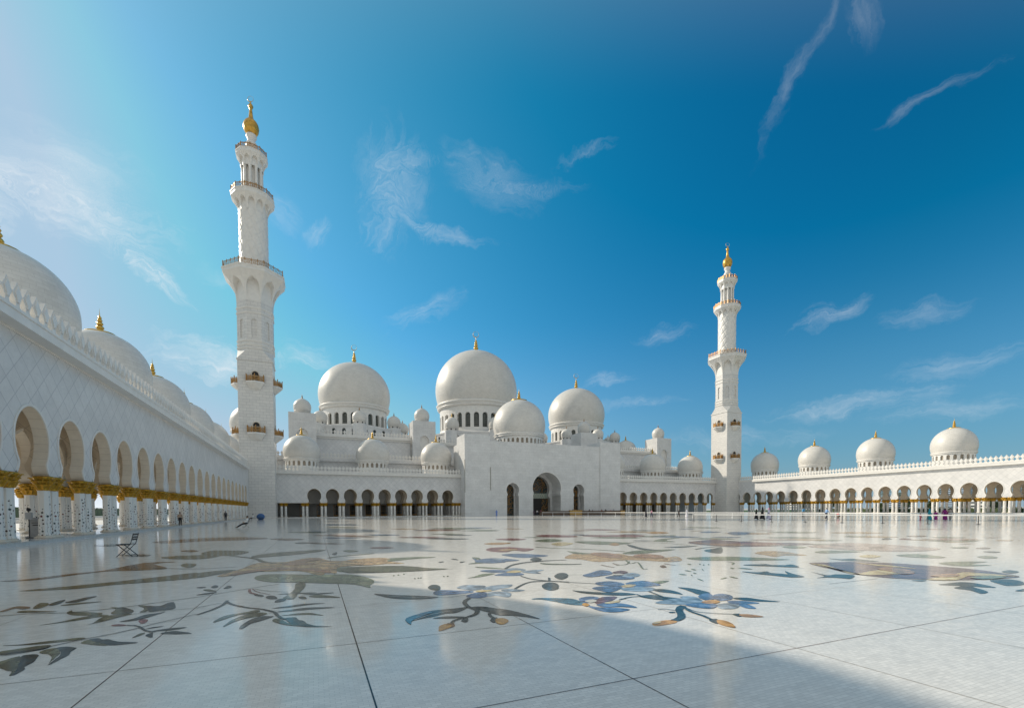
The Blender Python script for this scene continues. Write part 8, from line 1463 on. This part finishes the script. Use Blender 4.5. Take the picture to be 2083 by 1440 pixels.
person(60.3, 72.8, 0, R(-80), 1.55, 'person in black beside one in pink, farther along the walkway', 'walk', 'robe', (.02, .02, .03), head=K)
person(61.2, 72.2, 0, R(-80), 1.52, 'person in a pink top and dark blue trousers, walking', 'walk', 'trousers', (.65, .30, .40), (.04, .05, .12))
person(62.6, 66.3, 0, R(-85), 1.48, 'person in a black jacket walking just left of one in a white robe', 'walk', 'trousers', K, K)
person(62.9, 64.6, 0, R(-85), 1.50, 'person in a white robe and scarf near the front barrier', 'walk', 'robe', (.70, .68, .74), head=(.70, .70, .72))
person(46.56, 121.6 - 2.6, 0, R(-90), 1.65, 'lone figure in a long pale blue robe before the left of the entrance block', 'stand', 'robe', (.18, .28, .62), head=(.18, .28, .62))
cnt = 0
PAL = [((.05, .03, .06), K), ((.55, .5, .5), (.05, .06, .1)), ((.3, .05, .08), K), (K, K), ((.62, .40, .45), None), ((.2, .22, .35), K), ((.65, .64, .62), (.1, .1, .12)), ((.1, .1, .12), K)]
PLB = ['dark violet', 'pale grey', 'dark red', 'black', 'pink', 'slate blue', 'white', 'charcoal']
QX = [58.0, 59.2, 60.6, 71.0, 72.1, 73.6, 75.2, 77.0, 78.4, 80.0, 81.5, 83.2, 84.6, 86.0]
QW = ['at the left end of the queue', 'second from the left end of the queue', 'third from the left end of the queue', 'behind the long cabinet, left of the honey coloured box', 'just left of the honey coloured box', 'right behind the honey coloured box', 'first to the right of the honey coloured box', 'second to the right of the honey coloured box', 'third to the right of the honey coloured box', 'fourth to the right of the honey coloured box', 'fifth to the right of the honey coloured box', 'sixth to the right of the honey coloured box', 'second from the right end of the queue', 'at the right end of the queue']
for i, (qx, qw) in enumerate(zip(QX, QW)):
    a, b = PAL[i % 8]
    person(qx, 118.6 + (i % 3)*.35, 0, R(-90 + 25*(i % 5 - 2)), 1.55 + .05*(i % 4), 'person in %s clothes %s' % (PLB[i % 8], qw), 'stand', 'robe' if b is None or i % 3 == 0 else 'trousers', a, b or K, head=a if b is None or i % 3 == 0 else None, skin=i % 2)

# shoe cabinets before the portal
def cabinet(x0, x1, y, h, m, label, cat='cabinet', nm='shoe_cabinet'):
    t = thing(nm, label, cat, ((x0 + x1)/2, y, 0))
    mb = MB(); mb.box(x0, x1, y - .35, y + .35, 0, .10); obj('plinth', mb, M_black, t)
    mb = MB(); mb.box(x0, x1, y - .38, y + .38, .10, h - .05); obj('carcass', mb, m, t)
    mb = MB(); mb.box(x0 - .05, x1 + .05, y - .42, y + .42, h - .05, h); obj('top', mb, m, t)
    n = max(1, int((x1 - x0)/1.3))
    for i in range(n):
        a = x0 + (x1 - x0)*i/n; b = x0 + (x1 - x0)*(i + 1)/n
        mb = MB(); mb.box(a + .03, b - .03, y - .405, y - .382, .16, h - .10); d = obj('door', mb, m, t)
        mb = MB(); mb.box(b - .16, b - .12, y - .43, y - .407, h*.45, h*.65); obj('handle', mb, M_bronze, d)
cabinet(59.3, 68.7, 117.2, 1.2, M_wood, 'long low walnut shoe cabinet left of the honey coloured box')
cabinet(68.85, 73.0, 117.0, 1.42, M_tan, 'honey coloured wooden box between the two dark cabinets', 'box', 'wooden_box')
cabinet(73.2, 86.9, 117.2, 1.2, M_wood, 'long low walnut shoe cabinet right of the honey coloured box')
cabinet(87.0, 88.6, 117.1, 1.25, M_tan, 'small honey coloured wooden stand at the right end of the cabinets', 'box', 'wooden_box')

def barrier(name, label, pts, h, step, m, wrail):
    t = thing(name, label, 'barrier', (pts[0][0], pts[0][1], 0)); n = 0; me = None
    L = [Vector((p[0], p[1], 0)) for p in pts]; c = 0.
    mb = MB()
    for a, b in zip(L[:-1], L[1:]):
        for q, ww in ((h - .06, wrail),):
            mb.bar(a + Vector((0, 0, q)), b + Vector((0, 0, q)), ww)
    obj('rail', mb, M_white, t)
    pm = MB(); pm.lathe(0, 0, [(.16, 0), (.16, .03), (.035, .05), (.035, h - .02), (.05, h), (.0, h + .02)], 10); me = mesh_of('post', pm, m)
    for a, b in zip(L[:-1], L[1:]):
        k = max(1, int(round((b - a).length/step)))
        for i in range(k): inst('post', me, t, a.lerp(b, i/k))
    inst('post', me, t, L[-1])
barrier('crowd_barrier', 'nearer white barrier rail on dark posts crossing the right half of the courtyard', [(46, 46), (47.6, 40), (56, 18), (60, 7)], .90, 3.6, M_black, .10)
barrier('crowd_barrier', 'farther white barrier rail running from the portal steps toward the right edge', [(58.6, 114.5), (66, 85), (68.5, 64), (71.3, 43.5), (69.5, 23), (68, 10)], .90, 4.2, M_white, .12)

# sign stand and posts inside the first left bay
t = thing('sign_stand', 'grey lectern shaped sign stand between the first two pairs of columns on the left', 'sign', (-14.95, 35.4, .18))
mb = MB(); mb.box(-15.35, -14.55, 35.15, 35.65, .19, .27); mb.box(-15.2, -14.7, 35.2, 35.6, .27, .62); obj('base', mb, M_grey, t)
mb = MB(); mb.box(-15.22, -14.68, 35.36, 35.44, .62, 1.22); mb.lathe(-14.95, 35.4, [(.3, 1.2), (.25, 1.3), (.02, 1.34)], 20); obj('panel', mb, M_grey, t)
mb = MB(); mb.box(-15.12, -14.78, 35.345, 35.358, 1.02, 1.05); mb.box(-15.08, -14.82, 35.345, 35.358, .88, .93); o = obj('lettering', mb, M_black, t)
for xx, yy, lb in ((-14.88, 34.55, 'thin black post with a small grey box, left of the grey sign stand'), (-15.05, 36.2, 'thin black post with a small grey box, right of the grey sign stand')):
    t = thing('camera_post', lb, 'post', (xx, yy, .18))
    mb = MB(); mb.lathe(xx, yy, [(.16, .19), (.16, .22), (.025, .24), (.025, 1.75)], 10); obj('pole', mb, M_black, t)
    mb = MB(); mb.box(xx - .12, xx + .12, yy - .1, yy + .1, 1.25, 1.65); obj('box', mb, M_grey, t)
    mb = MB(); mb.ball((xx, yy, 1.80), .10, 12, 8); obj('lamp_head', mb, M_black, t)

# ------------------------------------------------------------------ beyond the arcades
rnd = random.Random(11)
def leaf_cloud(mb, c, r, n, size, sq=(1, 1, .8)):
    for i in range(n):
        while True:
            p = Vector((rnd.uniform(-1, 1), rnd.uniform(-1, 1), rnd.uniform(-1, 1)))
            if .25 < p.length < 1: break
        p = Vector((p.x*r*sq[0], p.y*r*sq[1], p.z*r*sq[2])) + Vector(c)
        a = Vector((rnd.gauss(0, 1), rnd.gauss(0, 1), rnd.gauss(0, 1))).normalized(); b = a.orthogonal().normalized(); q = a.cross(b); z = size*rnd.uniform(.6, 1.4)
        mb.quad(p - b*z, p + q*z*.5, p + b*z, p - q*z*.5)
def palm(x, y, h, label, i):
    t = thing('palm_tree', label, 'palm', (x, y, 0), 'palms beyond the right arcade')
    mb = MB(); mb.tube([(x, y, -.05), (x + .1, y, h*.5), (x + .25, y + .1, h)], [.32, .24, .22], 10); obj('trunk', mb, M_bark, t)
    mb = MB(); top = Vector((x + .25, y + .1, h))
    for k in range(34):
        a = rnd.uniform(0, 2*PI); up = rnd.uniform(-.3, 1.3); L = rnd.uniform(2.2, 3.2); pts = []
        for j in range(8):
            q = j/7; pts.append(top + Vector((math.cos(a)*L*q*math.cos(up*.6), math.sin(a)*L*q*math.cos(up*.6), L*q*math.sin(up) - 1.7*q*q)))
        for j in range(7):
            d = (pts[j+1] - pts[j]); n = Vector((-math.sin(a), math.cos(a), 0)); w = .55*math.sin(PI*(j + .8)/8.2) + .05
            for sg in (1, -1):
                for e in (0, .5):
                    p = pts[j] + d*e; mb.add([tuple(p), tuple(p + d*.28), tuple(p + d*.75 + n*sg*w - Vector((0, 0, .25*w)))], [(0, 1, 2)])
    obj('crown', mb, M_palm, t)
def tree(x, y, h, r, label, grp):
    t = thing('tree', label, 'tree', (x, y, 0), grp)
    mb = MB(); mb.tube([(x, y, -.05), (x, y, h*.35), (x + .2, y, h*.7)], [.25, .2, .08], 8)
    for k in range(5):
        a = k*1.3; mb.tube([(x, y, h*.32), (x + r*.6*math.cos(a), y + r*.6*math.sin(a), h*.7)], [.1, .03], 6)
    obj('trunk', mb, M_bark, t)
    mb = MB()
    for k in range(9): leaf_cloud(mb, (x + rnd.uniform(-.6, .6)*r, y + rnd.uniform(-.6, .6)*r, h*.68 + rnd.uniform(-.25, .25)*h), r*rnd.uniform(.4, .62), 150, .26)
    obj('crown', mb, M_leaf, t)
PP = [(186, 131, 6.6), (182, 116, 7.6), (181, 108, 7.9), (196, 102, 7.0), (184, 92, 6.0), (200, 88, 6.8), (190, 76, 5.4), (212, 72, 6.6)]
for i, (x, y, h) in enumerate(PP):
    palm(x, y, h, 'date palm beyond the right arcade, %s' % ['nearest the right minaret', 'second from the right minaret', 'third from the right minaret', 'fourth from the right minaret', 'behind its middle arches', 'farther back behind its middle arches', 'third from the right edge', 'closest to the right edge'][i], i)
for i in range(16):
    tree(205 + rnd.uniform(0, 60), 30 + i*9.5 + rnd.uniform(-3, 3), rnd.uniform(3.5, 6.5), rnd.uniform(2, 3), 'green garden tree on the lawn beyond the right arcade', 'garden trees beyond the right arcade')
mb = MB(); mb.grid([[(x, y, -.03) for x in (163, 260, 420)] for y in (-120, 40, 130, 300)], 0, False); struct(obj('lawn', mb, M_lawn))
def hedge(x0, x1, y0, y1, h, label):
    t = thing('hedge', label, 'hedge', ((x0 + x1)/2, (y0 + y1)/2, 0))
    mb = MB(); dx, dy = x1 - x0, y1 - y0
    for i in range(int(max(dx, dy)*14)):
        p = Vector((rnd.uniform(x0, x1), rnd.uniform(y0, y1), rnd.uniform(0, h)))
        if rnd.random() < .5: p.z = h + rnd.uniform(-.2, .15)
        a = Vector((rnd.gauss(0, 1), rnd.gauss(0, 1), rnd.gauss(0, 1))).normalized(); b = a.orthogonal().normalized(); q = a.cross(b); z = rnd.uniform(.14, .3)
        mb.quad(p - b*z, p + q*z*.6, p + b*z, p - q*z*.6)
    obj('leaves', mb, M_leaf, t)
    mb = MB(); mb.box(x0 + .2, x1 - .2, y0 + .2, y1 - .2, -.05, h - .15); obj('core', mb, M_leaf, t)
hedge(172, 175, -20, 112, 1.3, 'low clipped hedge along the lawn behind the right arcade')
hedge(-78, -74, 20, 420, 3.2, 'tall dark hedge far behind the left arcade')
def curb(x0, x1, y0, y1, h, label):
    mb = MB(); mb.box(x0, x1, y0, y1, -.06, h); mb.box(x0 - .06, x1 + .06, y0, y1, h, h + .08); tag(obj('low_wall', mb, M_white, None), label, 'wall')
curb(-58, -56, 20, 420, .55, 'low white wall before the dark hedge behind the left arcade')
curb(-46, -45, 20, 420, .30, 'white kerb wall nearer to the left arcade than the low wall')
mb = MB(); mb.grid([[(x, y, -.045) for x in (-55.8, -46.2)] for y in (0, 440)], 0, False); struct(obj('water', mb, simple('pool_water', (.03, .06, .08), .05)))
t = thing('lamp_post', 'thin lamp post seen through the second gap of the left arcade', 'lamp post', (-62, 141, 0))
mb = MB(); mb.lathe(-62, 141, [(.22, -.06), (.16, .5), (.11, 9)], 10); obj('pole', mb, M_grey, t)
mb = MB(); mb.box(-62.6, -61.4, 140.8, 141.2, 9, 9.2); obj('lamp_head', mb, M_grey, t)
def tower_block(x, y, wx, wy, h, m, label):
    t = thing('office_tower' if h > 30 else 'distant_building', label, 'building', (x, y, 0))
    mb = MB(); mb.box(x - wx/2, x + wx/2, y - wy/2, y + wy/2, -.06, h); mb.box(x - wx*.3, x + wx*.3, y - wy*.3, y + wy*.3, h, h + 3); obj('wall', mb, m, t)
    for k in range(int(h/4)):
        w2 = MB(); w2.box(x - wx/2 - .1, x + wx/2 + .1, y - wy/2 - .1, y + wy/2 + .1, 1.5 + k*4, 3.2 + k*4); obj('window_band', w2, M_glass, t)
M_bt = simple('blue_tower', (.10, .22, .42), .3); M_ht = simple('hazy_tower', (.34, .43, .55), .5); M_wt = simple('white_block', (.6, .6, .58), .5)
tower_block(840, 218, 26, 26, 46, M_bt, 'blue glass tower far away near the right edge')
tower_block(1150, 470, 60, 40, 40, M_ht, 'hazy grey blue building on the horizon behind the right arcade')
tower_block(1100, 560, 40, 30, 24, M_ht, 'lower hazy building left of the grey blue one')
tower_block(700, 260, 40, 20, 12, M_wt, 'low white building far behind the lawn on the right')
tower_block(760, 520, 50, 20, 12, M_wt, 'low white building far behind the middle of the right arcade')
